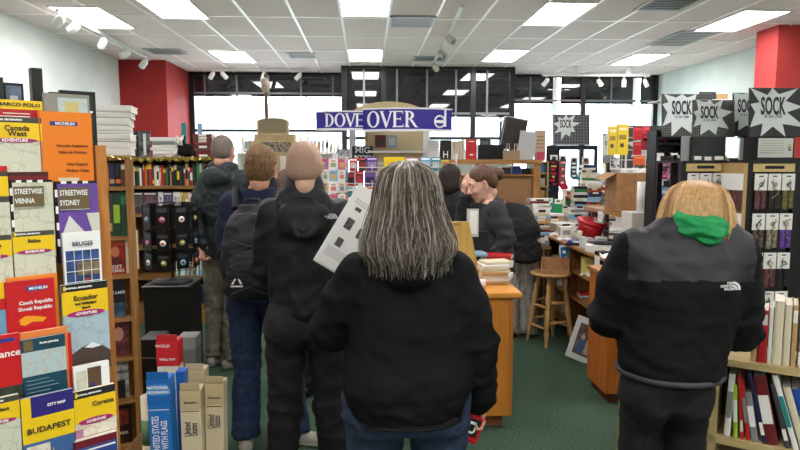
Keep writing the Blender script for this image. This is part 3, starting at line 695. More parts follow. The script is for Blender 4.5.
s = SDF((-.18, -.2, -.16), (.18, .15, .16), .005); s.loft(HB, .01); s.ell((0, .11, -.04), (.072, .09, .11), .02, op='sub').ell((0, -.06, -.16), (.075, .08, .06), .02, op='sub')
s.ell((-.095, -.0, -.10), (.03, .05, .05), .02).ell((.095, .0, -.10), (.03, .05, .05), .02)
V, F = s.mesh(); N = normals(V, F); th = np.arctan2(V[:, 0], -V[:, 1]); V = V+N*(.003*np.sin(th*9+V[:, 2]*8)+.0012*np.sin(th*23-V[:, 2]*9))[:, None]*np.clip((.12-V[:, 2])/.06, 0, 1)[:, None]
BL = M((184, 146, 92), .5, kind='hair', sc=40, rgb2=(152, 114, 68), spec=.5)
hr = fig('hair', [(xf(V, T), F, 0)], [BL], t)
st = [[tuple(T @ Vector(q)) for q in a] for a in ring_strands(HB, 720, -125, 125, 8, .006, (.0, .006), .035, 12) if not (abs(a[-1][0]) < .07 and a[-1][1] < 0 and a[-1][2] < -.11)]
hair_curves(hr, st, .0018, [M((214, 180, 124), .45), M((176, 138, 86), .45), M((146, 110, 66), .5)])

# ---- bald man
p = at(306, 300, 2.85); J = stand(1.74, .095, .135, .185)
J['torso'] = [(.85, 0, 0, .15, .11), (1.1, 0, 0, .15, .11), (1.35, 0, 0, .18, .12), (1.46, 0, -.01, .13, .09), (1.52, 0, -.01, .07, .07)]
J['sh'] = [(-.15, 0, 1.42), (.15, 0, 1.42)]; J['el'] = [(-.185, .06, 1.15), (.20, .05, 1.15)]; J['wr'] = [(-.12, .28, 1.12), (.14, .3, 1.14)]
BS = M((198, 160, 136), .5, kind='noise', sc=14, amt=.1)
t = person('bald man in a black hooded softshell jacket and black trousers', (p.x, 2.85, 0), R(4), 'shoppers in the queue', J, headT(0.005, .0, 1.618, 0, -3), BS, hands=((0, .6, 0), (1, .6, 0)), )
J['seat'] = [((-.08, -.05, .90), (.105, .10, .12)), ((.08, -.05, .90), (.105, .10, .12))]; J['pelvis'] = [(.86, 0, 0, .165, .12), (1.05, 0, 0, .16, .12)]
legs_of(J, [.098, .078, .070], [M((24, 24, 27), .8, kind='noise', sc=200, amt=.25)], t, 31, amp=.0055); shoes_of(J, [BLACK, WHITE], t)
def ex(s):
    s.ell((0, -.115, 1.40), (.12, .035, .085), .025).ell((0, -.13, 1.36), (.085, .028, .055), .015).cone((-.085, -.05, 1.485), (.085, -.05, 1.485), .03, .03, .03)
    s.cone((-.10, -.07, 1.46), (-.02, -.165, 1.33), .02, .02, .01).cone((.10, -.07, 1.46), (.02, -.165, 1.33), .02, .02, .01)
    s.cone((-.05, -.02, 1.525), (.05, -.02, 1.525), .045, .045, .03).cone((-.04, -.02, 1.555), (.04, -.02, 1.555), .042, .042, .02)
jk = top_of(J, [M((22, 23, 26), .55, kind='noise', sc=80, amt=.25, spec=.3)], t, [(.885, 0, 0, .16, .13), (.95, 0, 0, .163, .135), (1.15, 0, 0, .165, .135), (1.32, 0, 0, .18, .13), (1.41, 0, -.005, .165, .11), (1.48, 0, -.01, .10, .08), (1.53, 0, -.01, .065, .065)],
       (.066, .06, .05), 15, 'jacket', .008, extra=ex)
half_dome(M((200, 200, 200), .6), jk, (.125, -.155, 1.40), .022, R(8), R(10))
s = SDF((-.1, -.14, -.1), (.1, .1, .15), .005); s.ell((0, -.020, .034), (.0785, .0975, .089), .01); s.ell((0, -.04, -.02), (.072, .064, .05), .03)
s.ell((0, .12, .07), (.10, .165, .16), .01, op='sub'); V, F = s.mesh(); fig('hair', [(xf(V, headT(0, 0, 1.618, 0, -3)), F, 0)], [M((172, 140, 120), .7, kind='noise', sc=220, amt=.15)], t)

# ---- man with backpack
p = at(262, 300, 3.5); J = stand(1.74, .09, .1, .18); J['ankle'] = [(at(247, 430, 3.5).x-p.x, -.02, .085), (at(296, 430, 3.5).x-p.x, .02, .085)]
J['knee'] = [(-.10, .02, .48), (.13, .02, .48)]; J['toe'] = [(J['ankle'][0][0]-.03, .2), (J['ankle'][1][0]+.22, -.04)]; J['hip'] = [(-.10, 0, .9), (.08, 0, .9)]
J['torso'] = [(.88, 0, 0, .15, .11), (1.1, 0, 0, .15, .11), (1.35, 0, 0, .17, .11), (1.46, 0, -.0, .12, .09), (1.52, 0, -.01, .07, .07)]
J['sh'] = [(-.155, 0, 1.42), (.155, 0, 1.42)]; J['el'] = [(-.20, .03, 1.14), (.18, .06, 1.15)]; J['wr'] = [(-.16, .22, 1.02), (.16, .22, 1.02)]
HT = headT(.018, .0, 1.602, -12, -4)
t = person('brown-haired man in a navy jumper and jeans wearing a black backpack', (p.x, 3.5, 0), 0, 'shoppers in the queue', J, HT, M((214, 156, 128), .55, kind='noise', sc=25, amt=.1), hands=((0, .6, 0), (1, .6, 0)))
J['seat'] = [((-.085, -.04, .92), (.10, .10, .12)), ((.075, -.04, .92), (.10, .10, .12))]; J['pelvis'] = [(.88, 0, 0, .155, .12), (1.05, 0, 0, .155, .12)]
legs_of(J, [.105, .08, .078], [M((34, 52, 86), .85, kind='noise', sc=30, amt=.35)], t, 41, amp=.007, name='jeans', hemz=.075); shoes_of(J, [M((150, 146, 134), .8), M((206, 204, 196), .6)], t, .31, back=.075)
NAVY = M((24, 34, 66), .85, kind='noise', sc=120, amt=.2)
def ex(s): s.cone((-.05, .0, 1.49), (.05, .0, 1.49), .045, .045, .03)
top_of(J, [NAVY], t, [(.93, 0, 0, .165, .13), (1.0, 0, 0, .17, .135), (1.2, 0, 0, .17, .13), (1.35, 0, 0, .175, .12), (1.43, 0, -.005, .15, .10), (1.5, 0, -.01, .08, .07)], (.064, .058, .046), 25, 'jumper', .007, extra=ex)
s = SDF((-.11, -.14, -.1), (.11, .13, .17), .005); s.ell((0, -.02, .045), (.084, .104, .094), .01).ell((0, -.05, -.01), (.076, .062, .07), .03).ell((-.01, .06, .10), (.055, .045, .035), .03)
s.ell((0, .1, -.03), (.085, .09, .1), .01, op='sub').ell((-.085, .0, -.01), (.02, .025, .035), .01, op='sub').ell((.085, .0, -.01), (.02, .025, .035), .01, op='sub')
V, F = s.mesh(); N = normals(V, F); V = V+N*(.0015*wav(V*22, 6))[:, None]+N*(.0012*wav(V*np.array((60, 60, 20)), 7))[:, None]
hr = fig('hair', [(xf(V, HT), F, 0)], [M((128, 96, 62), .7, kind='hair', sc=50, rgb2=(82, 58, 36))], t)
s = SDF((-.13, -.13, 1.42), (.15, .13, 1.6), .006); s.cone((-.03, -.0, 1.525), (.045, -.0, 1.53), .05, .048, .02).cone((-.04, .0, 1.50), (.055, .0, 1.50), .055, .05, .02); V, F = s.mesh(); fig('collar', [(folds(V, F, .002, (4, 4, 14), 8), F, 0)], [M((22, 24, 32), .8)], t)
bp = thing('backpack', 'black backpack with an elastic cord and small white tent mark on a man\'s back', 'backpack', (p.x+.0, 3.5-.15, 1.0), 0)
s = SDF((-.22, -.26, -.12), (.22, .06, .5), .008); s.loft([(-.07, 0, -.08, .12, .06), (-.03, 0, -.095, .155, .085), (.1, 0, -.10, .165, .098), (.25, 0, -.095, .155, .09), (.36, 0, -.08, .12, .07), (.42, 0, -.06, .06, .045)], .02, 2.8)
V, F = s.mesh(); V = folds(V, F, .005, (3, 3, 7), 3); PK = M((26, 27, 32), .6, kind='noise', sc=150, amt=.2)
fig('main_bag', [(V, F, 0)], [PK], bp)
s = SDF((-.2, -.3, -.1), (.2, .0, .4), .008); s.loft([(-.05, 0, -.15, .10, .05), (0, 0, -.165, .125, .06), (.12, 0, -.17, .12, .055), (.2, 0, -.155, .09, .04)], .02, 2.8); V, F = s.mesh(); V = folds(V, F, .004, (4, 4, 9), 13); fig('front_pocket', [(V, F, 0)], [PK], bp)
m = MB(); z = [-.02, .05, .12, .19, .25]
for a in (1, -1): m.tube([(a*.09*(-1)**k, -.232+.015*(k > 2)+.03*(k > 3), z[k]) for k in range(5)], .003, 6)
m.build('elastic_cord', M((60, 62, 66), .6), bp)
MB().tube([(-.04, -.08, .40), (-.035, -.07, .45), (.035, -.07, .45), (.04, -.08, .40)], .008, 8).build('haul_loop', PK, bp)
for e in (-1, 1):
    m = MB(); m.tube([(e*.10, -.02, .40), (e*.115, .06, .495), (e*.125, .2, .47), (e*.14, .26, .38), (e*.17, .24, .2), (e*.16, .1, .05)], .018, 8); m.build('shoulder_strap', M((20, 21, 24), .7), bp)
m = MB().tube([(-.10, -.12, .33), (-.06, -.155, .375), (0, -.165, .385), (.06, -.155, .375), (.10, -.12, .33)], .004, 6); m.build('zip', M((90, 92, 96), .4, .5), bp)
o = MB().prism([(-.028, 0), (0, .05), (.028, 0), (.018, 0), (0, .032), (-.018, 0)], -.003, .0).box(-.03, .03, -.003, 0, -.014, -.006).build('tent_mark', WHITE, bp, (-.06, -.226, .03), (R(-8), 0, 0))

# ---- man at the shelf, dark padded jacket
p = at(229, 300, 4.95); J = stand(1.84, .085, .09, .19)
for q in ('hip', 'knee', 'ankle'): J[q] = [(a-.05, b, c) for a, b, c in J[q]]
J['toe'] = [(a-.05, b) for a, b in J['toe']]
J['torso'] = [(.9, 0, 0, .15, .12), (1.2, 0, 0, .16, .12), (1.45, 0, 0, .18, .12), (1.56, 0, -.0, .13, .09), (1.62, 0, 0, .07, .07)]
J['sh'] = [(-.17, 0, 1.50), (.17, 0, 1.50)]; J['el'] = [(-.22, -.08, 1.22), (.225, .0, 1.22)]; J['wr'] = [(-.14, -.15, .99), (.20, .07, .97)]
HT = headT(-.02, .01, 1.725, 10, -6)
t = person('tall grey-cropped man in a dark green-black padded jacket and olive trousers', (p.x, 4.95, 0), R(-28), 'shoppers in the queue', J, HT, hands=((0, .7, 0), (1, .7, 0)))
J['seat'] = [((-.08, -.04, .95), (.105, .10, .12)), ((.08, -.04, .95), (.105, .10, .12))]; J['pelvis'] = [(.9, 0, 0, .16, .12), (1.1, 0, 0, .16, .12)]
legs_of(J, [.10, .088, .082], [M((146, 145, 128), .85, kind='noise', sc=40, amt=.2)], t, 51, amp=.006, hemz=.07); shoes_of(J, [M((150, 146, 138), .8), WHITE], t, .30, back=.07)
def ex(s): s.cone((-.09, -.03, 1.60), (.09, -.03, 1.60), .045, .045, .03).ell((0, -.12, 1.52), (.14, .05, .08), .03)
top_of(J, [M((34, 42, 46), .6, kind='noise', sc=60, amt=.2)], t, [(.90, 0, 0, .175, .15), (1.0, 0, 0, .18, .15), (1.2, 0, 0, .185, .15), (1.42, 0, 0, .195, .14), (1.53, 0, -.005, .16, .11), (1.6, 0, -.01, .09, .085)], (.085, .075, .055), 35, 'jacket', .007, extra=ex, bbox=((-.5, -.45, .8), (.5, .5, 1.75)))
s = SDF((-.1, -.14, -.1), (.1, .12, .16), .005); s.ell((0, -.02, .038), (.080, .099, .09), .01).ell((0, -.045, -.02), (.074, .062, .06), .03); s.ell((0, .1, -.02), (.085, .09, .1), .01, op='sub')
V, F = s.mesh(); fig('hair', [(xf(V, HT), F, 0)], [M((128, 116, 108), .85, kind='noise', sc=200, amt=.3)], t)

# ---- shopper half hidden between the two men, long brown hair
p = at(291, 300, 4.3); J = stand(1.6, .085, .1, .16); J['torso'] = [(.8, 0, 0, .14, .11), (1.1, 0, 0, .13, .1), (1.28, 0, 0, .15, .1), (1.36, 0, 0, .1, .08), (1.42, 0, 0, .06, .06)]
J['el'] = [(-.2, .0, 1.05), (.2, 0, 1.05)]; J['wr'] = [(-.15, .2, 1.0), (.15, .2, 1.0)]
HT = headT(0, .01, 1.455, 0, -8)
t = person('shopper with brown hair, hidden between the backpack man and the bald man', (p.x, 4.3, 0), 0, 'shoppers in the queue', J, HT)
J['seat'] = [((0, -.03, .84), (.14, .11, .1))]; J['pelvis'] = [(.8, 0, 0, .15, .12), (.95, 0, 0, .145, .12)]
legs_of(J, [.09, .07, .065], [M((30, 32, 40), .85)], t, 61); shoes_of(J, [BLACK, BLACK], t, .24)
top_of(J, [M((40, 38, 44), .8)], t, [(.85, 0, 0, .16, .13), (1.1, 0, 0, .155, .125), (1.27, 0, 0, .165, .11), (1.35, 0, 0, .12, .09), (1.4, 0, 0, .07, .07)], (.07, .06, .05), 45, 'coat', .006)
H4 = [(.138, 0, 0, .02, .02), (.125, 0, 0, .062, .07), (.06, 0, -.01, .102, .114), (-.03, 0, -.02, .115, .115), (-.13, 0, -.04, .11, .09), (-.19, 0, -.05, .08, .05)]
s = SDF((-.16, -.2, -.22), (.16, .15, .16), .007); s.loft(H4, .01); s.ell((0, .11, -.05), (.075, .09, .13), .02, op='sub'); V, F = s.mesh(); th = np.arctan2(V[:, 0], -V[:, 1]); V = V+normals(V, F)*(.004*np.sin(th*14+V[:, 2]*14))[:, None]
fig('hair', [(xf(V, HT), F, 0)], [M((86, 58, 42), .6, kind='hair', sc=40, rgb2=(50, 34, 26))], t)

# ---- cashier in profile, head in her hand
p = at(497, 250, 4.5); J = stand(1.62, .085, .1, .165); J['torso'] = [(.8, 0, 0, .15, .12), (1.0, 0, .01, .13, .1), (1.2, 0, .03, .14, .105), (1.32, 0, .05, .12, .085), (1.37, 0, .06, .06, .06)]
for q in ('hip', 'knee', 'ankle'): J[q] = [(a, b+.07, c) for a, b, c in J[q]]
J['toe'] = [(a, b+.05) for a, b in J['toe']]
J['sh'] = [(-.165, .04, 1.31), (.165, .05, 1.31)]; J['el'] = [(-.21, -.03, 1.09), (.17, .24, 1.20)]; J['wr'] = [(-.20, .07, .93), (.085, .235, 1.40)]
HT = headT(.0, .125, 1.485, 8, -24)
t = person('cashier with brown hair in a bun and dark grey jumper, head resting in one hand', (p.x, 4.5, 0), R(88), None, J, HT, M((224, 178, 158), .5, kind='noise', sc=25, amt=.06), hands=((0, .5, 0), (1, .35, 1.2)), neckw=.045)
J['seat'] = [((0, .03, .86), (.14, .11, .1))]; J['pelvis'] = [(.82, 0, .05, .15, .11), (.98, 0, .03, .145, .11)]
legs_of(J, [.09, .07, .065], [M((36, 36, 42), .85)], t, 71); shoes_of(J, [BLACK, BLACK], t, .25)
def ex(s): s.ell((0, .01, 1.33), (.10, .06, .04), .02).cone((-.06, .0, 1.355), (.06, .0, 1.355), .03, .03, .02).cone((-.05, .02, 1.36), (-.04, .11, 1.30), .02, .014, .01)
top_of(J, [M((52, 54, 58), .85, kind='noise', sc=200, amt=.2)], t, [(.84, 0, 0, .17, .14), (1.0, 0, .01, .155, .12), (1.15, 0, .02, .155, .12), (1.27, 0, .035, .155, .105), (1.34, 0, .04, .10, .08)], (.068, .06, .045), 55, 'jumper', .007, extra=ex, h=.008)
s = SDF((-.12, -.22, -.13), (.12, .15, .17), .005); s.ell((0, -.025, .042), (.084, .103, .092), .01).ell((0, -.07, -.02), (.07, .055, .06), .03).ell((0, -.145, .015), (.05, .045, .05), .015)
s.ell((0, .105, -.02), (.09, .075, .105), .015, op='sub').ell((-.09, .0, -.03), (.03, .03, .04), .01, op='sub').ell((.09, .0, -.03), (.03, .03, .04), .01, op='sub')
V, F = s.mesh(); N = normals(V, F); V = V+N*(.0010*np.sin(V[:, 2]*90+V[:, 0]*40+30*V[:, 1])+.0012*wav(V*26, 3))[:, None]
fig('hair', [(xf(V, HT), F, 0)], [M((98, 66, 46), .5, kind='hair', sc=40, rgb2=(66, 42, 30))], t)

# ---- worker bending away beyond the cashier
p = at(519, 300, 5.7); J = stand(1.62, .08, .09, .16); J['hip'] = [(-.085, -.02, .88), (.085, -.02, .88)]
J['torso'] = [(.85, 0, 0, .15, .12), (1.0, 0, .03, .15, .13), (1.1, 0, .14, .16, .16), (1.17, 0, .2, .14, .12)]
J['sh'] = [(-.17, .36, 1.10), (.17, .36, 1.10)]; J['el'] = [(-.2, .42, .88), (.2, .42, .88)]; J['wr'] = [(-.15, .5, .68), (.15, .5, .68)]
HT = headT(-.04, .46, 1.2, 0, -70)
t = person('shop worker bending over away from view in a black top and striped grey trousers', (p.x, 5.7, 0), R(8), None, J, HT, hands=((0, .5, 0), (1, .5, 0)))
J['seat'] = [((-.07, .0, .86), (.10, .09, .10)), ((.07, .0, .86), (.10, .09, .10))]; J['pelvis'] = [(.8, 0, 0, .14, .10), (.9, 0, .0, .14, .10)]
legs_of(J, [.105, .088, .092], [M((176, 172, 164), .85, kind='hair', sc=12, rgb2=(120, 118, 114))], t, 81, amp=.007); shoes_of(J, [BLACK, BLACK], t, .25)
def ex(s):
    s.ell((0, .02, 1.0), (.19, .17, .15), .05).ell((0, .16, 1.10), (.19, .2, .15), .05).ell((0, .32, 1.12), (.18, .14, .12), .05); s.cone((-.08, -.04, .80), (.08, -.04, .80), .11, .11, .05)
top_of(J, [M((18, 18, 20), .8, kind='noise', sc=100, amt=.3)], t, [(.74, 0, -.01, .19, .15), (.9, 0, 0, .18, .15), (1.02, 0, .03, .16, .14)], (.075, .065, .05), 65, 'cardigan', .010, extra=ex, bbox=((-.5, -.4, .5), (.5, .8, 1.4)))
s = SDF((-.11, -.14, -.13), (.11, .12, .16), .006); s.ell((0, -.02, .038), (.084, .105, .094), .01).ell((0, -.05, -.03), (.08, .065, .08), .03); s.ell((0, .1, -.02), (.085, .09, .1), .01, op='sub')
V, F = s.mesh(); V = V+normals(V, F)*(.003*wav(V*25, 3))[:, None]; fig('hair', [(xf(V, HT), F, 0)], [M((150, 100, 62), .6, kind='hair', sc=40, amt=.4)], t)

# ---- figure in black beyond the grey-haired woman
p = at(449, 300, 5.1); J = stand(1.66, .085, .1, .17); J['torso'] = [(.8, 0, 0, .15, .11), (1.1, 0, 0, .14, .1), (1.3, 0, 0, .15, .1), (1.4, 0, 0, .1, .08), (1.46, 0, 0, .06, .06)]
J['el'] = [(-.22, .0, 1.1), (.22, 0, 1.1)]; J['wr'] = [(-.15, .2, 1.0), (.15, .2, 1.0)]; HT = headT(0, .01, 1.50, 0, -8)
t = person('dark-haired figure in a black coat behind the paperback spinner', (p.x, 5.1, 0), R(-20), None, J, HT)
J['seat'] = [((0, -.03, .86), (.14, .11, .1))]; J['pelvis'] = [(.82, 0, 0, .15, .12), (.98, 0, 0, .145, .12)]
legs_of(J, [.09, .07, .065], [M((24, 24, 30), .85)], t, 91); shoes_of(J, [BLACK, BLACK], t, .25)
top_of(J, [M((22, 22, 25), .8)], t, [(.85, 0, 0, .17, .13), (1.1, 0, 0, .165, .125), (1.3, 0, 0, .175, .115), (1.39, 0, 0, .13, .09), (1.44, 0, 0, .07, .07)], (.075, .065, .05), 75, 'coat', .006)
s = SDF((-.14, -.16, -.16), (.14, .14, .16), .006); s.ell((0, -.02, .035), (.09, .11, .097), .01).ell((0, -.05, -.05), (.09, .07, .1), .03); s.ell((0, .1, -.03), (.08, .09, .11), .01, op='sub'); V, F = s.mesh()
fig('hair', [(xf(V, HT), F, 0)], [M((40, 28, 24), .6, kind='hair', sc=40, amt=.4)], t)
# ================================================================== LEFT: MAP RACK
RK = Frame(-.75, 1.62, math.atan2(.63, .77))
uR, _ = RK.hit(95, 140, -.02); uL = uR-1.02
t = thing('map_rack', 'honey-coloured wooden map rack with clear pockets at the left edge', 'display rack', RK.w(0, 0, 0), RK.rz)
MB().box(uR-.0, uR+.026, -.02, .30, 0, 1.69).build('side_panel', WOOD, t); MB().box(uL-.032, uL, -.02, .30, 0, 1.69).build('side_panel', WOOD, t)
MB().box(uL, uR, .055, .07, .05, 1.66).build('back_panel', WOOD, t); MB().box(uL, uR, -.06, .28, .04, .12).build('base', WOODX, t); MB().box(uL, uR, .03, .29, 1.64, 1.66).build('top_shelf', WOODX, t)
tiers = [(1.50, 0), (1.31, -.035), (1.17, -.07), (1.0, -.105), (.84, -.14), (.70, -.175), (.50, -.2)]
for zt, v in tiers:
    m = MB(); m.box(uL, uR, v-.02, v-.018, zt-.09, zt-.0); m.build('clear_pocket', ACRYL, t)
    MB().box(uL, uR, v-.02, .055, zt-.115, zt-.105).build('ledge', WOODX, t)
MAPG = M((206, 208, 186), .7, kind='map', sc=26, rgb2=(182, 182, 164)); MAPB = M((176, 196, 196), .7, kind='map', sc=30, rgb2=(190, 172, 156)); MAPW = M((222, 216, 198), .7, kind='map', sc=34, rgb2=(206, 176, 150))
YEL = M((238, 200, 30), .35); MRED = M((200, 30, 36), .35); STR = M((70, 70, 64), .4); OVAL = M((170, 40, 110), .4); INK = M((36, 34, 40), .5); WH = M((240, 240, 236), .4)
def cover(name, label, cat, fr, px0, px1, pyt, h, v, base, layers=(), texts=(), thick=.010, group=None, lean=0, pyb=None, edge=PAGE, slant=0):
    u0, zt = fr.hit(px0, pyt, v); u1, z1 = fr.hit(px1, pyt, v); zt = (zt+z1)/2; w = u1-u0
    if pyb is not None: h = zt-fr.hit((px0+px1)/2, pyb, v)[1]
    t = thing(name, label, cat, fr.w(u0, v, zt-h), fr.rz, group); t.rotation_euler = (R(lean), R(slant), fr.rz)
    m = MB(); m.box(0, w, 0, .0012, 0, h, 0); m.box(0, w, thick-.0012, thick, 0, h, 0); m.box(0, .0012, 0, thick, 0, h, 0); m.box(.0012, w-.0008, .0012, thick-.0012, .001, h-.001, 1)
    mats = [base, edge]; k = 0
    for L_ in layers:
        k += 1; mats.append(L_[4] if len(L_) == 5 else L_[-1])
        if L_[0] == 'poly': m.prism([(x*w, (1-y)*h) for x, y in L_[1]], -.0004*k, .0002, len(mats)-1)
        elif L_[0] == 'oval':
            _, cx, cy, rx, ry, _m = L_; m.prism([((cx+rx*math.cos(a))*w, (1-cy)*h+ry*h*math.sin(a)) for a in [2*math.pi*i/20 for i in range(20)]], -.0004*k, .0002, len(mats)-1)
        else: x0, x1, y0, y1, _m = L_; m.box(x0*w, x1*w, -.0004*k, .0002, (1-y1)*h, (1-y0)*h, len(mats)-1)
    m.build('cover', mats, t)
    for s_, x, y, sz, sx, mt, *r_ in texts: text(s_, sz*w, mt, t, (x*w, -.0004*k-.0006, (1-y)*h), sx, bold=.0003, rot=(math.pi/2, (r_[0] if r_ else 0), 0))
    return t
def ngmap(label, px0, px1, pyt, v, title, h=.235, y0=.02, strip=STR, mp=MAPG, extra=(), tx=.5, tsize=.15, pyb=None, small=()):
    return cover('folded_map', label, 'map', RK, px0, px1, pyt, h, v, mp, [(0, 1, 0, .08, strip), (0, 1, .08, .34, YEL), (.03, .09, .015, .065, YEL), ('oval', .5, .335, .42, .035, OVAL)]+list(extra),
                 [(title, tx, .16, tsize, 1, INK), ('ADVENTURE', .5, .335, .09, .9, WH), ('NATIONAL GEOGRAPHIC', .36, .04, .05, 1, WH)]+list(small), pyb=pyb, group='folded maps in the map rack')
G_ = 'folded maps in the map rack'
# things standing behind, on the rack's top shelf
cover('picture_book', 'black upright slim book tallest above the map rack', 'book', RK, 31, 42, 68, .0, .10, M((24, 24, 26), .3), [(.1, .9, .75, .9, M((90, 74, 52), .4))], thick=.03, pyb=118)
cover('picture_book', 'black glossy picture card beside the tall slim black book', 'book', RK, 3, 23, 83, .0, .10, M((28, 32, 40), .2), [(.12, .88, .06, .5, M((96, 116, 136), .3, kind='noise', sc=30, amt=.6)), (.3, .7, .3, .45, M((176, 180, 180), .4))], pyb=125)
cover('picture_book', 'dark book edge at the far left above the yellow-and-red map', 'book', RK, -8, 3, 77, 0, .10, M((30, 30, 32), .3), pyb=125)
cover('framed_print', 'black framed print standing behind the orange map', 'picture', RK, 60, 95, 91, 0, .12, M((18, 20, 18), .3), [(.08, .92, .06, .94, M((44, 54, 46), .3, kind='noise', sc=25, amt=.4)), (.8, .9, .28, .31, WH)], pyb=160, thick=.02)
cover('picture_book', 'small black card peeking between slim book and framed print', 'book', RK, 49, 58, 92, 0, .125, M((30, 30, 32), .3), pyb=125)
# tier 1
cover('folded_map', 'red California map with a yellow banner, top left pocket', 'map', RK, -12, 42, 100, 0, .012, M((176, 28, 34), .35), [(0, 1, 0, .12, YEL), (.25, .75, .17, .18, WH), (.15, .75, .21, .22, WH), (0, 1, .42, 1, STR)],
      [('MARCO POLO', .55, .06, .1, 1.25, INK), ('CALIFORNIA', .6, .31, .15, 1.0, WH)], pyb=176, group=G_)
ngmap('yellow Canada West map in the top left pocket', -16, 41, 117, -.01, 'Canada', tx=.55, tsize=.15, pyb=186, small=[('West', .55, .24, .15, 1, INK)], mp=MAPG)
cover('folded_map', 'grey-green city map standing behind the orange New England map', 'map', RK, 43, 89, 94, 0, .022, M((140, 140, 128), .4), [(.3, .95, .05, .5, MAPB), (.45, .75, .1, .3, M((196, 186, 120), .6))], pyb=170, group=G_)
cover('folded_map', 'orange New England and Hudson Valley map, top right pocket', 'map', RK, 38, 91, 112, 0, -.01, M((232, 128, 28), .35), [(.2, .72, .12, .17, M((30, 60, 140), .4)), ('poly', [(.3, .82), (.7, .82), (.68, .9), (.6, .96), (.42, .98), (.33, .92)], M((222, 206, 180), .5)), (0, .02, .0, 1, M((196, 96, 20), .4))],
      [('MICHELIN', .48, .147, .075, 1.1, WH), ('Nouvelle Angleterre', .6, .42, .072, 1, M((120, 60, 24), .5)), ("Vallée de l'Hudson", .6, .50, .072, 1, M((120, 60, 24), .5)), ('New England', .68, .65, .075, 1, M((120, 60, 24), .5)), ('Hudson Valley', .68, .73, .075, 1, M((120, 60, 24), .5))], pyb=192, group=G_)
# tier 2
cover('travel_guide', 'dark red guide peeking out behind the Vienna map', 'book', RK, 7, 48, 172, .18, -.028, M((120, 22, 28), .4), [(0, 1, 0, .05, M((70, 24, 28), .4))], thick=.015)
cover('folded_map', 'red-topped black map at the left edge beside the Vienna map', 'map', RK, -38, 7, 166, .2, -.045, STR, [(0, 1, 0, .06, MRED), (0, 1, .12, .35, YEL), (0, 1, .42, 1, MAPG)], group=G_)
CHK = [(0, .06, a, a+.09, WH) for a in (.1, .3, .5, .7)]+[(a, a+.12, 0, .03, WH) for a in (.15, .4, .65)]
def street(label, px0, px1, pyt, v, city, base, poly, pyb):
    return cover('folded_map', label, 'map', RK, px0, px1, pyt, 0, v, M((20, 20, 20), .35), [(.06, 1, .03, 1, base)]+CHK+[(.08, .78, .08, .34, M((110, 94, 62), .4)), (.1, .78, .345, .35, WH)]+poly,
                 [('STREETWISE', .42, .145, .19, .62, WH), (city, .32, .265, .19, .66, WH)], pyb=pyb, group=G_)
street('grey-green Vienna street map with a brown title box', 9, 52, 180, -.05, 'VIENNA', MAPG, [], 258)
street('purple Sydney street map with a brown title box', 54, 97, 181, -.05, 'SYDNEY', M((104, 72, 152), .4), [('poly', [(.08, .7), (.3, .42), (.42, .5), (.62, .62), (.5, .7), (.2, .72)], M((214, 214, 206), .5)), ('poly', [(.7, .4), (1, .4), (1, .8), (.85, .7)], M((206, 208, 196), .5))], 262)
# tier 3
ngmap('yellow Belize map in the third row', 12, 54, 231, -.085, 'Belize', tsize=.13, pyb=292)
ngmap('yellow map cut by the left edge beside the Belize map', -34, 11, 236, -.085, 'Costa Rica', tsize=.12, pyb=300)
cover('folded_map', 'white Bruges map with a photo grid of canal houses', 'map', RK, 62, 100, 232, 0, -.085, WH, [(.06, .94, .3, 1, M((60, 90, 150), .3, kind='noise', sc=30, amt=.5)), (.35, .94, .5, .72, M((150, 130, 96), .4, kind='noise', sc=50, amt=.4)), (.5, .7, .78, .9, M((150, 60, 50), .4))]+[(x, x+.012, .3, 1, WH) for x in (.27, .49, .71)]+[(.06, .94, y, y+.008, WH) for y in (.46, .64, .82)],
      [('BRUGES', .5, .19, .17, .9, M((40, 40, 70), .5))], pyb=292, group=G_)
# tier 4
cover('folded_map', 'orange map edge showing behind the red Czech map', 'map', RK, 6, 57, 276, .18, -.108, M((232, 140, 40), .4), group=G_)
cover('folded_map', 'red Czech Republic and Slovak Republic map', 'map', RK, 4, 54, 280, 0, -.125, MRED, [(.42, .82, .10, .18, M((34, 70, 150), .4)), ('poly', [(.25, .62), (.38, .57), (.62, .6), (.8, .64), (.72, .7), (.5, .68), (.35, .73), (.26, .7)], M((230, 160, 30), .4)), (0, 1, .96, 1, M((100, 70, 120), .5))],
      [('MICHELIN', .66, .14, .085, 1, WH), ('Czech Republic', .6, .36, .115, .95, WH), ('Slovak Republic', .58, .46, .115, .95, WH)], pyb=342, group=G_)
cover('folded_map', 'yellow and blue map sliver left of the red Czech map', 'map', RK, -34, 4, 284, 0, -.12, YEL, [(0, 1, .3, .5, MRED), (0, 1, .5, 1, M((110, 160, 190), .4))], pyb=340, group=G_)
ngmap('yellow Ecuador map with a snowy volcano', 61, 107, 283, -.125, 'Ecuador', tsize=.16, pyb=372, strip=M((30, 30, 30), .4), extra=[('poly', [(0, .82), (.35, .72), (.6, .68), (.85, .74), (1, .8), (1, 1), (0, 1)], M((74, 62, 52), .5)), ('poly', [(.42, .72), (.6, .675), (.8, .73), (.6, .74)], M((226, 230, 234), .5))],
      mp=M((168, 190, 200), .6, kind='map', sc=24, rgb2=(150, 168, 172)), small=[('and Galápagos', .5, .22, .08, 1, INK), ('Islands', .5, .27, .07, 1, INK)])
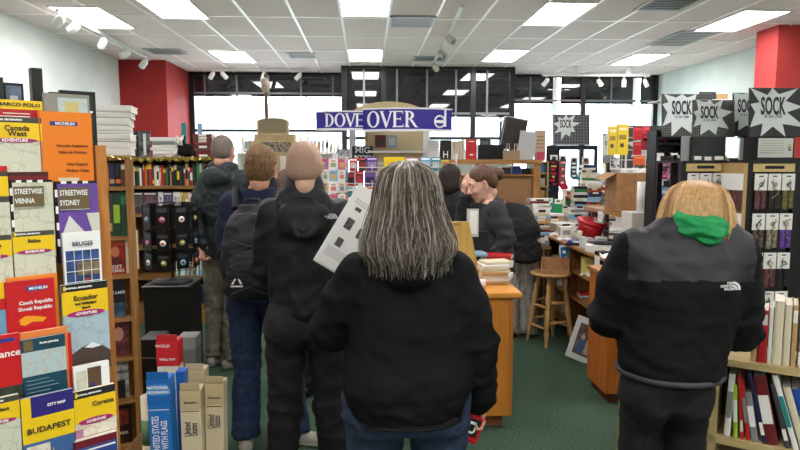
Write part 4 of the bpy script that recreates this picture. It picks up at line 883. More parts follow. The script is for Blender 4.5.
# tier 5
cover('folded_map', 'red France map at the left edge', 'map', RK, -40, 20, 337, 0, -.155, MRED, [(.5, .9, .06, .12, M((40, 60, 140), .4)), (0, 1, .82, 1, M((60, 74, 60), .5, kind='noise', sc=40, amt=.4))], [('France', .72, .3, .2, 1, WH)], pyb=402, group=G_)
cover('folded_map', 'orange-edged map behind the dark teal map', 'map', RK, 19, 67, 330, .15, -.148, M((224, 130, 60), .4), group=G_)
cover('folded_map', 'red map edge right behind the dark teal map', 'map', RK, 30, 71, 336, .15, -.143, MRED, group=G_)
cover('folded_map', 'dark teal map with a map picture and lines of small print', 'map', RK, 20, 65, 337, 0, -.16, M((28, 70, 88), .35), [(0, 1, .18, .52, MAPB), (.06, .26, .02, .16, M((120, 100, 60), .5))]+[(.08, .6+.1*(k % 3), .58+.055*k, .588+.055*k, M((120, 150, 160), .5)) for k in range(6)], [('Route planning', .62, .07, .07, 1, WH)], pyb=408, group=G_)
# tier 6
cover('folded_map', 'white map showing a brown archway, behind the Corsica map', 'map', RK, 73, 109, 364, .2, -.165, WH, [(.06, .36, .06, .5, MAPG), (.38, .76, .04, .6, M((96, 72, 50), .5)), ('oval', .52, .34, .1, .12, M((60, 60, 120), .5)), (.78, .96, .04, .6, WH)], group=G_)
ngmap('yellow Corsica map with a purple side strip', 73, 115, 388, -.185, 'Corsica', tsize=.17, tx=.68, strip=M((40, 40, 40), .4), mp=MAPW, extra=[(.0, .18, .4, 1, M((176, 120, 150), .4))], h=.23)
cover('folded_map', 'yellow Budapest map with a cathedral photo and blue label', 'map', RK, 20, 73, 394, .25, -.195, M((64, 100, 150), .35), [(0, 1, .0, .42, YEL), (.18, 1, .0, .19, M((50, 40, 120), .4)), (.06, .5, .45, .65, MAPW), ('poly', [(.5, 1), (.52, .6), (.56, .5), (.6, .6), (.62, .75), (.72, .7), (.74, .55), (.78, .7), (1, .7), (1, 1)], M((196, 170, 120), .5))],
      [('BUDAPEST', .5, .31, .17, 1.05, INK), ('CITY MAP', .66, .1, .08, 1, WH)], group=G_)
ngmap('green-grey and yellow map cut off at lower left beside Budapest', -28, 19, 399, -.19, 'Provence', tsize=.14, strip=STR, pyb=470)
cover('travel_guide', 'dark red guide below the Corsica map', 'book', RK, 74, 117, 437, .2, -.205, M((110, 24, 40), .4), [(0, 1, .09, 1, M((50, 70, 140), .4)), (.05, .95, .12, .14, WH)], thick=.02)

# ================================================================== BOOKCASE A (narrow view behind the rack)
YA = 3.4; zA = lambda y: at(115, y, YA).z; xA = at(133, 165, YA).x; xA0 = xA-.92
_d = Vector((math.cos(R(24)), math.sin(R(24)), 0)); _o = Vector((xA, YA, 0))-_d*.92
FA = Frame(_o.x, _o.y, R(24))
t = thing('bookcase', 'honey oak bookcase just behind the map rack', 'bookcase', _o, R(24))
TOPZ = at(115, 160, YA).z-.0; hA = [1.515, at(115, 236, YA).z, at(118, 274, YA).z, at(118, 317, YA).z, at(120, 356, YA).z, at(122, 398, YA).z, .08]
w = xA-xA0
MB().box(0, .028, 0, .3, 0, TOPZ).build('side_panel', OAK, t); MB().box(w-.04, w, 0, .3, 0, TOPZ).build('side_panel', OAK, t)
MB().box(0, w, 0, .3, TOPZ-.0, TOPZ+.022).build('top', OAKX, t); MB().box(.028, w-.04, .29, .3, 0, TOPZ).build('back_panel', OAK, t)
for z in hA: MB().box(.028, w-.04, 0.003, .29, z-.02, z).build('shelf', OAKX, t)
m = MB(); g = random.Random(5)
for k in range(260):
    x = w*k/260; m.add([(x+g.uniform(-.012, .012), -.012+g.uniform(-.012, .012), TOPZ+.012+g.uniform(-.02, .014)) for _ in range(3)], [(0, 1, 2)], 0)
m.build('tinsel_garland', M((206, 190, 110), .25, .7), t)
def row_by_px(fr, pxs, pyb, pyt, cols, where, group, v=.03, pb=True, d=.15, bands=None):
    for k in range(len(pxs)-1):
        u0, zb = fr.hit(pxs[k], pyb, v); u1, zt = fr.hit(pxs[k+1], pyt if not isinstance(pyt, list) else pyt[k], v)
        c = cols[k % len(cols)]; me = book_mesh(round(u1-u0-.0012, 3), d, round(zt-zb, 2), c, bands[k % len(bands)] if bands else None, pb)
        put('book', me, f'{c} book, {ORD[k]} from left {where}', 'book', fr.w((u0+u1)/2, v, zb), (0, 0, fr.rz), group)
FA_px = [92, 98, 104, 110, 116, 122, 127]
def row_z(fr, pxs, zb, hs, cols, where, group, v=.03, pb=True, d=.15, bands=None):
    for k in range(len(pxs)-1):
        u0, _ = fr.hit(pxs[k], 200, v); u1, _ = fr.hit(pxs[k+1], 200, v); h = hs[k % len(hs)] if isinstance(hs, list) else hs
        c = cols[k % len(cols)]; me = book_mesh(round(u1-u0-.0012, 3), d, h, c, bands[k % len(bands)] if bands else None, pb)
        put('book', me, f'{c} book, {ORD[k]} from left {where}', 'book', fr.w((u0+u1)/2, v, zb+.0005), (0, 0, fr.rz), group)
row_z(FA, FA_px, hA[0], .125, ['dark grey', 'brown', 'orange', 'navy', 'black', 'brown'], 'on the top shelf behind the map rack', 'top shelf paperbacks of the near bookcase', bands=[('orange', 'low'), ('white', 'high'), None, ('tan', 'low')])
row_z(FA, [88, 96, 104, 112, 120, 128], hA[1], .235, ['dark red', 'dark red', 'dark grey', 'dark green', 'dark green'], 'on the second shelf behind the map rack', 'tall paperbacks of the near bookcase', bands=[('brown', 'high'), ('purple', 'mid'), ('tan', 'low'), ('lime green', 'mid'), ('green', 'high')], pb=False)
def faceout(label, px0, px1, pyt, base, layers, texts, z, v=.05, fr=FA, name='book', thick=.025, group='face-out books of the near bookcase'):
    u0, zt = fr.hit(px0, pyt, v); 
    return cover(name, label, 'book', fr, px0, px1, pyt, zt-z-.001, v, base, layers, texts, thick=thick, group=group)
faceout('red novel with a woman on the cover, face out on the third shelf', 104, 125, 241, M((150, 30, 26), .35), [(0, 1, 0, .14, M((200, 90, 40), .4)), ('oval', .5, .32, .2, .16, M((196, 120, 80), .5)), ('poly', [(.2, .5), (.8, .5), (.95, .75), (.1, .75)], M((90, 30, 26), .5))], [('LOST', .5, .78, .26, 1, WH), ('STORIES', .5, .9, .22, 1, WH)], hA[2])
u, _ = FA.hit(127.0, 260, .05); put('book', book_mesh(.02, .15, .22, 'cream', None, True), 'cream book spine right beside the red face-out novel', 'book', FA.w(u, .05, hA[2]+.001), (0, 0, 0))
faceout('black thriller with white capital letters, face out', 106, 124, 281, M((20, 30, 40), .35), [(0, 1, .6, 1, M((70, 110, 140), .4, kind='noise', sc=30, amt=.5))], [('THE LAKE', .5, .32, .24, 1, WH)], hA[3])
faceout('dark pink photo-covered book, face out below the black thriller', 108, 128, 322, M((120, 60, 64), .4, kind='noise', sc=30, amt=.5), [('oval', .5, .35, .25, .2, M((190, 140, 120), .5))], [], hA[4])
faceout('black and white photo-covered book with large title, face out', 109, 128, 362, M((190, 190, 186), .4, kind='noise', sc=30, amt=.5), [(.3, .8, .5, 1, M((30, 30, 32), .5))], [('DOMINION', .5, .28, .2, 1, INK)], hA[5])
faceout('black and red horror novel, face out on the lowest visible shelf', 111, 131, 406, M((40, 18, 18), .4), [(.15, .85, .1, .5, M((150, 60, 40), .5, kind='noise', sc=30, amt=.5))], [('DARK', .5, .7, .24, 1, WH)], .082+.0)
# white books lying on top of bookcase A
z = TOPZ+.0235; g = random.Random(8); PW = FA.w(FA.hit(113, 150, .03)[0], .03, 0)
hs = [.038, .035, .012, .03, .014, .03, .04, .03, .036]
for k, th in enumerate(hs):
    lw = g.uniform(.17, .19); me = book_mesh(round(th-.002, 3), .2, round(lw, 2), 'white', None, False)
    Mx = Matrix.Translation((PW.x+g.uniform(-.006, .006), PW.y+g.uniform(0, .01), z+th/2)) @ Matrix.Rotation(R(12)+g.uniform(-.05, .05), 4, 'Z') @ Matrix.Translation((-lw/2, 0, 0)) @ Matrix.Rotation(math.pi/2, 4, 'Y')
    o = bpy.data.objects.new('book', me); C.objects.link(o); o.matrix_world = Mx; z += th
    tag(o, f'white hardback lying flat, {ORD[k]} from bottom of the tall white pile', 'book', 'white books piled on the near bookcase')

# ================================================================== BOOKCASE B, facing the aisle further back
YB2 = 6.3; xb0, xb1 = at(100, 200, YB2).x, at(222, 200, YB2).x; wB = xb1-xb0; zt = at(160, 160, YB2).z
FB = Frame(xb0, YB2)
hB = [at(160, y, YB2).z for y in (186, 214, 247, 277, 305)]
t = thing('bookcase', 'long dark oak bookcase on the left with gold tinsel along its top', 'bookcase', (xb0, YB2, 0))
MB().box(0, .03, 0, .34, 0, zt).build('side_panel', DOAK, t); MB().box(wB-.03, wB, 0, .34, 0, zt).build('side_panel', DOAK, t); ud = FB.hit(127.5, 180)[0]; MB().box(ud-.02, ud+.02, 0, .33, 0, zt).build('divider', DOAK, t)
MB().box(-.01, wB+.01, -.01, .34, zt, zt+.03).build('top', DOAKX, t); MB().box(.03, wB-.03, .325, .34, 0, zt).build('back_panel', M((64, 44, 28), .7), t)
for z in hB: MB().box(.03, wB-.03, .004, .325, z-.03, z).build('shelf', DOAKX, t)
MB().box(.03, wB-.03, .01, .03, 0, hB[-1]-.03).build('plinth', DOAKX, t)
m = MB(); g = random.Random(6)
for k in range(420):
    x = wB*k/420; m.add([(x+g.uniform(-.016, .016), -.024+g.uniform(-.014, .014), zt+.012+g.uniform(-.03, .022)+.012*math.sin(k*.2)) for _ in range(3)], [(0, 1, 2)], 0)
m.build('tinsel_garland', M((206, 190, 110), .25, .7), t)
u0, u1 = FB.hit(130, 180)[0]+.01, wB-.04
shelf_books(FB, u0, u1, .05, hB[0]+.001, .225, ['black', 'brown', 'tan', 'orange', 'black', 'brown', 'red', 'green', 'teal', 'cream', 'white', 'dark green', 'black', 'dark grey'], 'on the top shelf of the dark oak bookcase', 'books on the top shelf of the dark oak bookcase', .012, .03, .82, seed=21)
shelf_books(FB, wB*.66, u1, .05, hB[1]+.001, .22, ['cream', 'tan', 'cream', 'white'], 'on the second shelf of the dark oak bookcase', 'cream books on the second shelf of the dark oak bookcase', .014, .028, .9, seed=22)
shelf_books(FB, wB*.72, u1, .05, hB[2]+.001, .2, ['white', 'white', 'grey', 'dark grey'], 'on the third shelf of the dark oak bookcase', 'white books on the third shelf of the dark oak bookcase', .014, .028, .8, seed=23)
shelf_books(FB, wB*.58, u1, .05, hB[3]+.001, .22, ['white', 'cream', 'pale blue', 'tan', 'grey', 'teal', 'white'], 'on the fourth shelf of the dark oak bookcase', 'pale books on the fourth shelf of the dark oak bookcase', .01, .022, .85, lean=.12, seed=24)
shelf_books(FB, wB*.64, u1, .05, hB[4]+.001, .21, ['red', 'white', 'red', 'navy', 'white', 'red', 'pale blue'], 'on the bottom shelf of the dark oak bookcase', 'red and white books on the bottom shelf of the dark oak bookcase', .014, .03, .8, seed=25)
k = 0
for px0, px1, c, t1, l in ((132, 143, (60, 56, 60), None, 'dark grey magazine'), (143, 157, (84, 48, 62), None, 'plum photo magazine'), (158, 163, (220, 220, 216), None, 'narrow white magazine'), (163, 172, (86, 60, 110), None, 'purple and black magazine'), (173, 180, (226, 226, 222), None, 'white magazine'), (180, 186, (226, 200, 60), None, 'yellow-edged blue magazine')):
    cover('magazine', f'{l} face out on the second shelf, dark oak bookcase', 'magazine', FB, px0, px1, 192, 0, .06, M(c, .35), [(.1, .9, .2, .7, M(tuple(min(255, x+50) for x in c), .4, kind='noise', sc=30, amt=.6)), (.1, .9, .05, .12, WH)], pyb=213.5, group='magazines face out on the dark oak bookcase')
# on top of bookcase B
cover('leaflet_stand', 'black and white photo magazine standing on the dark oak bookcase', 'magazine', FB, 132, 150, 131, 0, .1, M((120, 120, 120), .4, kind='noise', sc=18, amt=.8), [(.1, .35, .2, .95, M((24, 24, 24), .5)), (.6, .75, .1, .9, M((220, 220, 220), .5))], pyb=158)
pile(FB.w(FB.hit(162, 158)[0], .12, 0).x, YB2+.16, zt+.031, 6, ['white', 'grey', 'white'], 'grey-white pile atop the oak bookcase', 'grey-white books piled on the dark oak bookcase', l=.26, w=.18, t=(.025, .04), seed=31)
pile(FB.w(FB.hit(201, 158)[0], .12, 0).x, YB2+.14, zt+.031, 8, ['dark red', 'brown', 'dark red'], 'dark red pile atop the oak bookcase', 'dark red books piled on the dark oak bookcase', l=.21, w=.14, t=(.026, .032), seed=32, jit=.006)
p = FB.w(FB.hit(183, 158)[0], .12, zt+.031)
t = thing('plush_dog', 'black and white plush toy animal lying on the dark oak bookcase', 'soft toy', p)
s = SDF((-.14, -.12, -.01), (.14, .12, .24), .008); s.ell((.01, 0, .065), (.105, .07, .065), .02).ell((-.05, -.04, .15), (.048, .045, .045), .02).ell((-.07, -.075, .14), (.022, .025, .02), .01).ell((-.085, -.01, .185), (.018, .012, .026), .01).ell((-.02, -.01, .19), (.018, .012, .026), .01)
s.cone((-.08, -.05, .04), (-.1, -.09, .02), .022, .02, .01).cone((.08, -.05, .04), (.09, -.09, .025), .024, .02, .01); V, F = s.mesh(); V = V+normals(V, F)*(.003*wav(V*40, 3))[:, None]
fig('body', [(V, F, lambda c: np.where((c[:, 2] > .115) & (c[:, 0] < .02) & (np.abs(c[:, 0]+.05) < .035) | (c[:, 0] < -.07), 1, 0))], [M((20, 20, 22), .95), M((226, 222, 216), .95)], t)
MB().ball((-.066, -.083, .162), .006).ball((-.04, -.083, .165), .006).ball((-.07, -.1, .142), .008).build('eyes_and_nose', M((10, 10, 10), .2), t)
for px, c, l, y0 in ((181, 'teal', 'teal card standing upright behind the plush toy', 123), (197, 'pale blue', 'pale leaning card on top of the dark red pile', 123)):
    cover('postcard', l, 'card', FB, px, px+5, y0, 0, .2, M(COL[c], .5), pyb=136 if px > 190 else 158)

# ================================================================== black pedestal with the button spinner
px0, px1, Yp = 143, 189, 4.6; xa, xb = at(px0, 290, Yp).x, at(px1, 290, Yp).x; xc = (xa+xb)/2; zp = at(165, 286, Yp).z; hw = (xb-xa)/2
t = thing('pedestal', 'black box pedestal carrying the button spinner', 'pedestal', (xc, Yp+hw, 0))
MB().rbox(-hw, hw, -hw, hw, 0, zp-.02, .004).build('body', M((14, 14, 15), .5), t); MB().rbox(-hw-.01, hw+.01, -hw-.01, hw+.01, zp-.02, zp, .005).build('top', M((24, 24, 25), .35), t)
t = thing('button_spinner', 'black wire spinner hung with round pin buttons on black cards', 'display spinner', (xc, Yp+hw, zp))
MB().lathe([(0, 0), (.15, 0), (.15, .008), (.12, .014), (.02, .02), (.02, .03), (0, .03)], 24).build('base', BLACK, t)
zr = [at(165, y, Yp).z-zp for y in (271, 252, 231)]; zt2 = at(165, 205, Yp).z-zp
m = MB().tube([(0, 0, .03), (0, 0, zt2)], .008, 8)
for zz in zr+[zt2]:
    m.tube([(.185*math.cos(a), .185*math.sin(a), zz) for a in [2*math.pi*k/12 for k in range(12)]], .003, 5, closed=True)
    for k in range(4): m.tube([(0, 0, zz), (.185*math.cos(k*math.pi/2), .185*math.sin(k*math.pi/2), zz)], .003, 5)
m.build('wire_frame', M((20, 20, 22), .4, .5), t)
cols = [(226, 120, 40), (230, 230, 230), (180, 60, 60), (140, 160, 210), (200, 90, 110), (230, 230, 230), (150, 150, 60), (110, 170, 200)]; g = random.Random(9); kk = 0
HH = ['top', 'middle', 'lowest']
for r_, (za, zb) in enumerate(((zr[2]+.01, zt2), (zr[1]+.012, zr[2]-.012), (zr[0]+.012, zr[1]-.012))):
    for k in range(9):
        a = R(-90+40*(k-4)*1.0); cx, cy = .195*math.cos(a), .195*math.sin(a); h = (zb-za)*.98
        c = thing('button_card', f'black card with a round button, {HH[r_]} row of the spinner, {ORD[k]} round its ring', 'button card', (xc+cx, Yp+hw+cy, zp+za), a+math.pi/2, 'button cards on the spinner')
        MB().box(-.046, .046, 0, .004, 0, h).box(-.036, .036, -.001, 0, h*.72, h*.9, 1).build('card', [M((14, 14, 16), .35), M((60, 62, 66), .5)], c)
        T = Matrix.Translation((0, 0, h*.42)) @ Matrix.Rotation(math.pi/2, 4, 'X')
        MB().lathe([(0, 0), (.021, 0), (.023, .003), (.02, .006), (0, .007)], 18, 0, T).lathe([(0, .0065), (.011, .0068), (0, .0078)], 12, 1, T).build('button', [M(cols[kk % 8], .25), M(cols[(kk+3) % 8], .3)], c); kk += 1
# ================================================================== map tubes in a carton on the floor
FT = Frame(0, 2.25)
xl, xr = at(138, 430, 2.3).x-.02, at(221, 430, 2.3).x+.02
t = thing('carton', 'open cardboard carton on the floor holding long map boxes', 'cardboard box', ((xl+xr)/2, 2.46, 0)); hw = (xr-xl)/2
for nm, b in (('front_side', (-hw, hw, -.19, -.185)), ('back_side', (-hw, hw, .185, .19)), ('left_side', (-hw, -hw+.005, -.185, .185)), ('right_side', (hw-.005, hw, -.185, .185))): MB().box(*b, .002, .33).build(nm, KRAFT, t)
MB().box(-hw, hw, -.19, .19, 0, .005).build('bottom', KRAFT, t)
MB().box(-.003, 0, -.18, .18, 0, .2).build('flap', KRAFT, t, (-hw, 0, .33), (0, R(-18), 0))
def tubebox(label, px0, px1, pyt, Y, col, cap, caph, texts, tab=True, d=.07, slant=0, art=()):
    fr = Frame(0, Y); u0, z1 = fr.hit(px0, pyt); u1, _ = fr.hit(px1, pyt); w = u1-u0; h = z1-.012
    t = thing('map_box', label, 'map box', (u0+w/2, Y, .008), 0, 'long map boxes in the carton'); t.rotation_euler = (0, R(slant), 0)
    MB().rbox(-w/2, w/2, 0, d, 0, h, .002).build('sleeve', M(col, .45), t)
    MB().rbox(-w/2-.001, w/2+.001, -.001, d+.001, h-caph, h+.002, .002).build('end_cap', M(cap, .45), t)
    if tab: MB().box(-w/2*.95, w/2*.95, .0, .002, h, h+.03).box(-w/2*.95, w/2*.95, .0, d*.9, h+.002, h+.004).build('tab', M(tuple(int(x*.92) for x in cap), .5), t)
    if art:
        for x0, x1, za, zb, c in art: MB().box(x0*w, x1*w, -.002, -.001, h-zb, h-za).build('label_print', M(c, .5), t)
    for s_, x, z, sz, c, rot in texts: text(s_, sz, M(c, .5), t, (x*w, -.0022, h-z), .58 if rot else 1, rot=(math.pi/2, rot, 0), bold=.0004)
    return t
VR = -math.pi/2
tubebox('blue map box lettered United States With Flags', 150, 172.5, 379, 2.3, (30, 120, 200), (30, 110, 190), .10, [('UNITED STATES', -.18, .215, .036, (235, 240, 245), VR), ('WITH FLAGS', .2, .215, .034, (235, 240, 245), VR), ('NATIONAL', 0, .03, .016, (235, 240, 245), 0), ('GEOGRAPHIC', 0, .048, .014, (235, 240, 245), 0)], slant=-1, art=[(-.42, .42, .018, .06, (70, 150, 215)), (-.45, .45, .115, .118, (220, 230, 240))])
tubebox('red-capped map box with green vertical lettering', 156, 177.5, 341, 2.55, (216, 214, 196), (200, 40, 48), .105, [('California', .12, .21, .036, (40, 120, 60), VR), ('WORLD', -.2, .018, .016, (240, 235, 230), 0), ('WALL MAP', 0, .075, .013, (240, 235, 230), 0)], slant=0)
tubebox('beige United States map box in front, left of its pair', 179.5, 200, 390, 2.3, (206, 196, 164), (188, 174, 136), .075, [('United', -.16, .15, .036, (84, 84, 92), VR), ('States', .16, .15, .036, (84, 84, 92), VR), ('Executive', 0, .045, .012, (90, 90, 90), 0)], art=[(-.42, .42, .078, .081, (120, 90, 60)), (-.3, .3, .24, .30, (180, 172, 150))])
tubebox('beige United States map box in front, right of its pair', 201, 219.5, 383, 2.34, (204, 192, 160), (188, 172, 134), .085, [('United', -.16, .15, .036, (84, 84, 92), VR), ('States', .16, .15, .036, (84, 84, 92), VR), ('Executive', 0, .055, .012, (90, 90, 90), 0)], slant=1, art=[(-.42, .42, .088, .091, (120, 90, 60)), (-.35, .35, .30, .34, (70, 90, 150))])
tubebox('beige map box standing behind the United States pair', 185, 204, 370, 2.50, (208, 198, 168), (196, 182, 146), .08, [('World', 0, .13, .03, (84, 84, 92), VR)])
tubebox('narrow dark blue map box behind the blue one', 175.5, 184, 371, 2.42, (30, 90, 170), (30, 90, 170), .03, [], tab=False, d=.05)
t = thing('rolled_map', 'cream rolled map tube with green band in the carton', 'map tube', (at(145.5, 410, 2.33).x, 2.36, .008)); zz = at(146, 398, 2.33).z
MB().lathe([(.0, 0), (.027, 0), (.027, zz-.01), (.024, zz-.01), (.024, zz-.05), (0, zz-.05)], 20).build('tube', M((204, 196, 168), .6), t); MB().lathe([(.0275, zz-.2), (.0278, zz-.2), (.0278, zz-.1), (.0275, zz-.1)], 20).build('band', M((96, 130, 100), .5), t)
t = thing('shoe_box', 'grey cartons standing beside the black pedestal', 'box', (at(184.5, 370, 3.4).x, 3.45, 0)); zz = at(184, 340, 3.4).z
MB().rbox(-.05, .05, 0, .12, 0, zz-.07, .003).build('box', M((112, 114, 112), .6), t); MB().rbox(-.052, .052, -.002, .122, zz-.07, zz, .003).build('lid', M((140, 142, 140), .6), t)
t = thing('speaker_box', 'black slim box standing beside the near bookcase', 'box', (at(150, 370, 3.75).x, 3.75, 0)); zz = at(152, 352, 3.5).z
MB().rbox(-.06, .06, 0, .2, 0, zz, .003).build('case', M((30, 31, 33), .4), t); MB().box(-.05, .05, -.002, 0, zz-.12, zz-.11).build('label_strip', M((90, 90, 90), .4), t)
# ================================================================== CENTRE: HEADER SIGN AND RACKS
def box_thing(name, label, cat, c, w, d, h, mat, rz=0.0, group=None, parts=(), b=.003):
    t = thing(name, label, cat, c, rz, group); MB().rbox(-w/2, w/2, -d/2, d/2, 0, h, min(b, h/3, w/3, d/3)).build(parts[0] if parts else 'case', mat, t); return t
def serif(ch):
    """roman capitals in a unit-high cell as closed outlines in x,z"""
    st = lambda x, w=.16: [(x-.07, 0), (x+w+.07, 0), (x+w+.07, .05), (x+w, .08), (x+w, .92), (x+w+.07, .95), (x+w+.07, 1), (x-.07, 1), (x-.07, .95), (x, .92), (x, .08), (x-.07, .05)]
    def bow(x, r0, r1, z, h, th, a0=-90, a1=90, n=12):
        o = [(x+r0*math.cos(R(a0+(a1-a0)*i/n)), z+h*math.sin(R(a0+(a1-a0)*i/n))) for i in range(n+1)]
        return o+[(x+r1*math.cos(R(a1-(a1-a0)*i/n)), z+(h-th)*math.sin(R(a1-(a1-a0)*i/n))) for i in range(n+1)]
    if ch == 'D': return [st(.08)]+[bow(.24, .5, .32, .5, .5, .06)], .86
    if ch == 'O': return [bow(.45, .42, .25, .5, .52, .07, -90, 90), bow(.45, .42, .25, .5, .52, .07, 90, 270)], .92
    if ch == 'V': return [[(.0, 1), (.3, 1), (.22, .95), (.48, .25), (.68, .94), (.58, 1), (.86, 1), (.78, .94), (.46, -.02), (.38, -.02), (.06, .94)]], .86
    if ch == 'E': return [st(.08), [(.2, 0), (.68, 0), (.74, .24), (.66, .1), (.2, .06)], [(.2, 1), (.66, 1), (.68, .78), (.6, .93), (.2, .94)], [(.2, .48), (.5, .48), (.54, .38), (.54, .66), (.5, .54), (.2, .54)]], .8
    if ch == 'R': return [st(.08), bow(.24, .36, .18, .74, .26, .06), [(.3, .5), (.48, .48), (.78, .05), (.88, 0), (.66, 0), (.34, .44)]], .88
def header(label, pxl, pxr, pyt, pyb, Y, bulge, word, start, lh, logo=False):
    a, b = at(pxl, 120, Y), at(pxr, 120, Y); w = b.x-a.x; zt, zb = at((pxl+pxr)/2, pyt, Y-bulge).z, at((pxl+pxr)/2, pyb, Y-bulge).z; h = zt-zb
    rad = (w*w/4+bulge*bulge)/(2*bulge); cx, cy = (a.x+b.x)/2, Y-bulge+rad; am = math.asin(w/2/rad)
    t = thing('header_sign', label, 'sign', (cx, cy, zb))
    def arc(r0, r1, z0, z1, n=24, A=am):
        m = MB(); pts = [(r0*math.sin(-A+2*A*i/n), -r0*math.cos(-A+2*A*i/n)) for i in range(n+1)]+[(r1*math.sin(A-2*A*i/n), -r1*math.cos(A-2*A*i/n)) for i in range(n+1)]
        V = [(x, y, z0) for x, y in pts]+[(x, y, z1) for x, y in pts]; k = len(pts); N = n+1
        F = [(i, i+1, i+1+k, i+k) for i in range(k-1)]+[(k-1, 0, k, 2*k-1)]+[(i, k-1-i, k-2-i, i+1) for i in range(n)]+[(k+i, k+i+1, 2*k-2-i, 2*k-1-i) for i in range(n)]
        return m.add(V, F)
    arc(rad, rad-.02, 0, h).build('header_board', M((44, 34, 140), .35), t)
    e = arc(rad+.008, rad-.03, -.022, .0); e2 = arc(rad+.008, rad-.03, h, h+.014); e.add(e2.V, e2.F); e.build('white_rim', M((226, 226, 232), .4), t)
    x = start
    for ch in word:
        if ch == ' ': x += lh*.5; continue
        O, adv = serif(ch); m = MB()
        for poly in O: m.prism([(px*lh, pz*lh) for px, pz in poly], -.004, .001)
        th = (x+adv*lh/2-w/2)/rad
        T = Matrix.Rotation(th, 4, 'Z') @ Matrix.Translation((-adv*lh/2, -rad, (h-lh)/2))
        mm = MB(); mm.add(m.V, m.F, 0, T); mm.build('letter', M((238, 238, 242), .4), t); x += adv*lh*(.9 if word == 'DOVE' else .95)
    if logo:
        th = (w*.86-w/2)/rad; T = Matrix.Rotation(th, 4, 'Z') @ Matrix.Translation((0, -rad, h/2)); m = MB(); r = lh*.36
        m.tube([(r*math.cos(a), -.003, -.02+r*math.sin(a)) for a in [2*math.pi*k/24 for k in range(24)]], .0085, 6, closed=True)
        m.box(r-.004, r+.016, -.006, .001, -lh*.44, lh*.62).box(-r, r, -.006, .001, -.034, -.006)
        mm = MB(); mm.add(m.V, m.F, 0, T); mm.build('round_logo', M((238, 238, 242), .4), t)
    return t
YS = 6.3
header('left half of the curved blue DOVER header sign over the paperback racks', 316, 384, 112, 128, YS+.05, .12, 'DOVE', .085, .13)
header('right half of the curved blue DOVER header sign with a round logo', 363, 452, 109, 129, YS-.12, .13, 'OVER', .02, .155, True)
# the white rack that carries it
pL, pR = at(353, 200, 6.62).x, at(426, 200, 6.62).x; zs = at(390, 130, 6.62).z
t = thing('display_rack', 'white metal rack with a cream back board under the blue header', 'display rack', ((pL+pR)/2, 6.62, 0)); hw = (pR-pL)/2
for e in (-1, 1): MB().box(e*hw-.035, e*hw+.035, -.03, .03, 0, zs+.12).build('post', M((232, 234, 236), .4), t)
MB().box(-hw+.16, hw-.035, .0, .02, .3, zs+.0).build('back_panel', M((206, 190, 146), .6), t); MB().box(-hw+.13, -hw+.16, -.02, .03, .3, zs).build('panel_edge', M((176, 150, 96), .6), t)
MB().box(-hw-.02, -hw+.02, -.36, 0, zs+.06, zs+.09).build('bracket', WHITE, t); MB().box(hw-.02, hw+.02, -.50, 0, zs+.06, zs+.09).build('bracket', WHITE, t)
MB().prism([(.42*math.cos(R(a))*1.0, zs+.13+.17*math.sin(R(a))) for a in range(0, 181, 12)], .03, .05).build('arched_top', M((196, 180, 132), .6), t)
zsh = at(390, 151, 6.62).z
MB().box(-hw+.16, hw-.035, -.14, .0, zsh-.02, zsh).build('shelf', WHITE, t); MB().box(-hw, hw, -.02, .03, .3, .34).build('base_shelf', WHITE, t)
FS = Frame(0, 6.58)
def fo(label, px0, px1, pyt, z=None, base=(200, 200, 200), layers=(), texts=(), Y=6.5, name='book', cat='book', pyb=None, group=None, thick=.015, edge=None):
    fr = Frame(0, Y); return cover(name, label, cat, fr, px0, px1, pyt, .15, 0, M(base, .4), layers, texts, thick=thick, group=group, pyb=pyb, edge=edge or PAGE)
fo('dark red and black book on the cream board under the header', 375, 386, 135, pyb=147.5, base=(110, 40, 36), layers=[(.1, .9, .4, .9, M((50, 34, 30), .4))], Y=6.5)
fo('pale blue book on the cream board under the header', 387, 397, 135, pyb=147.5, base=(140, 170, 180), layers=[(.2, .8, .2, .8, M((190, 196, 196), .4))], Y=6.5)
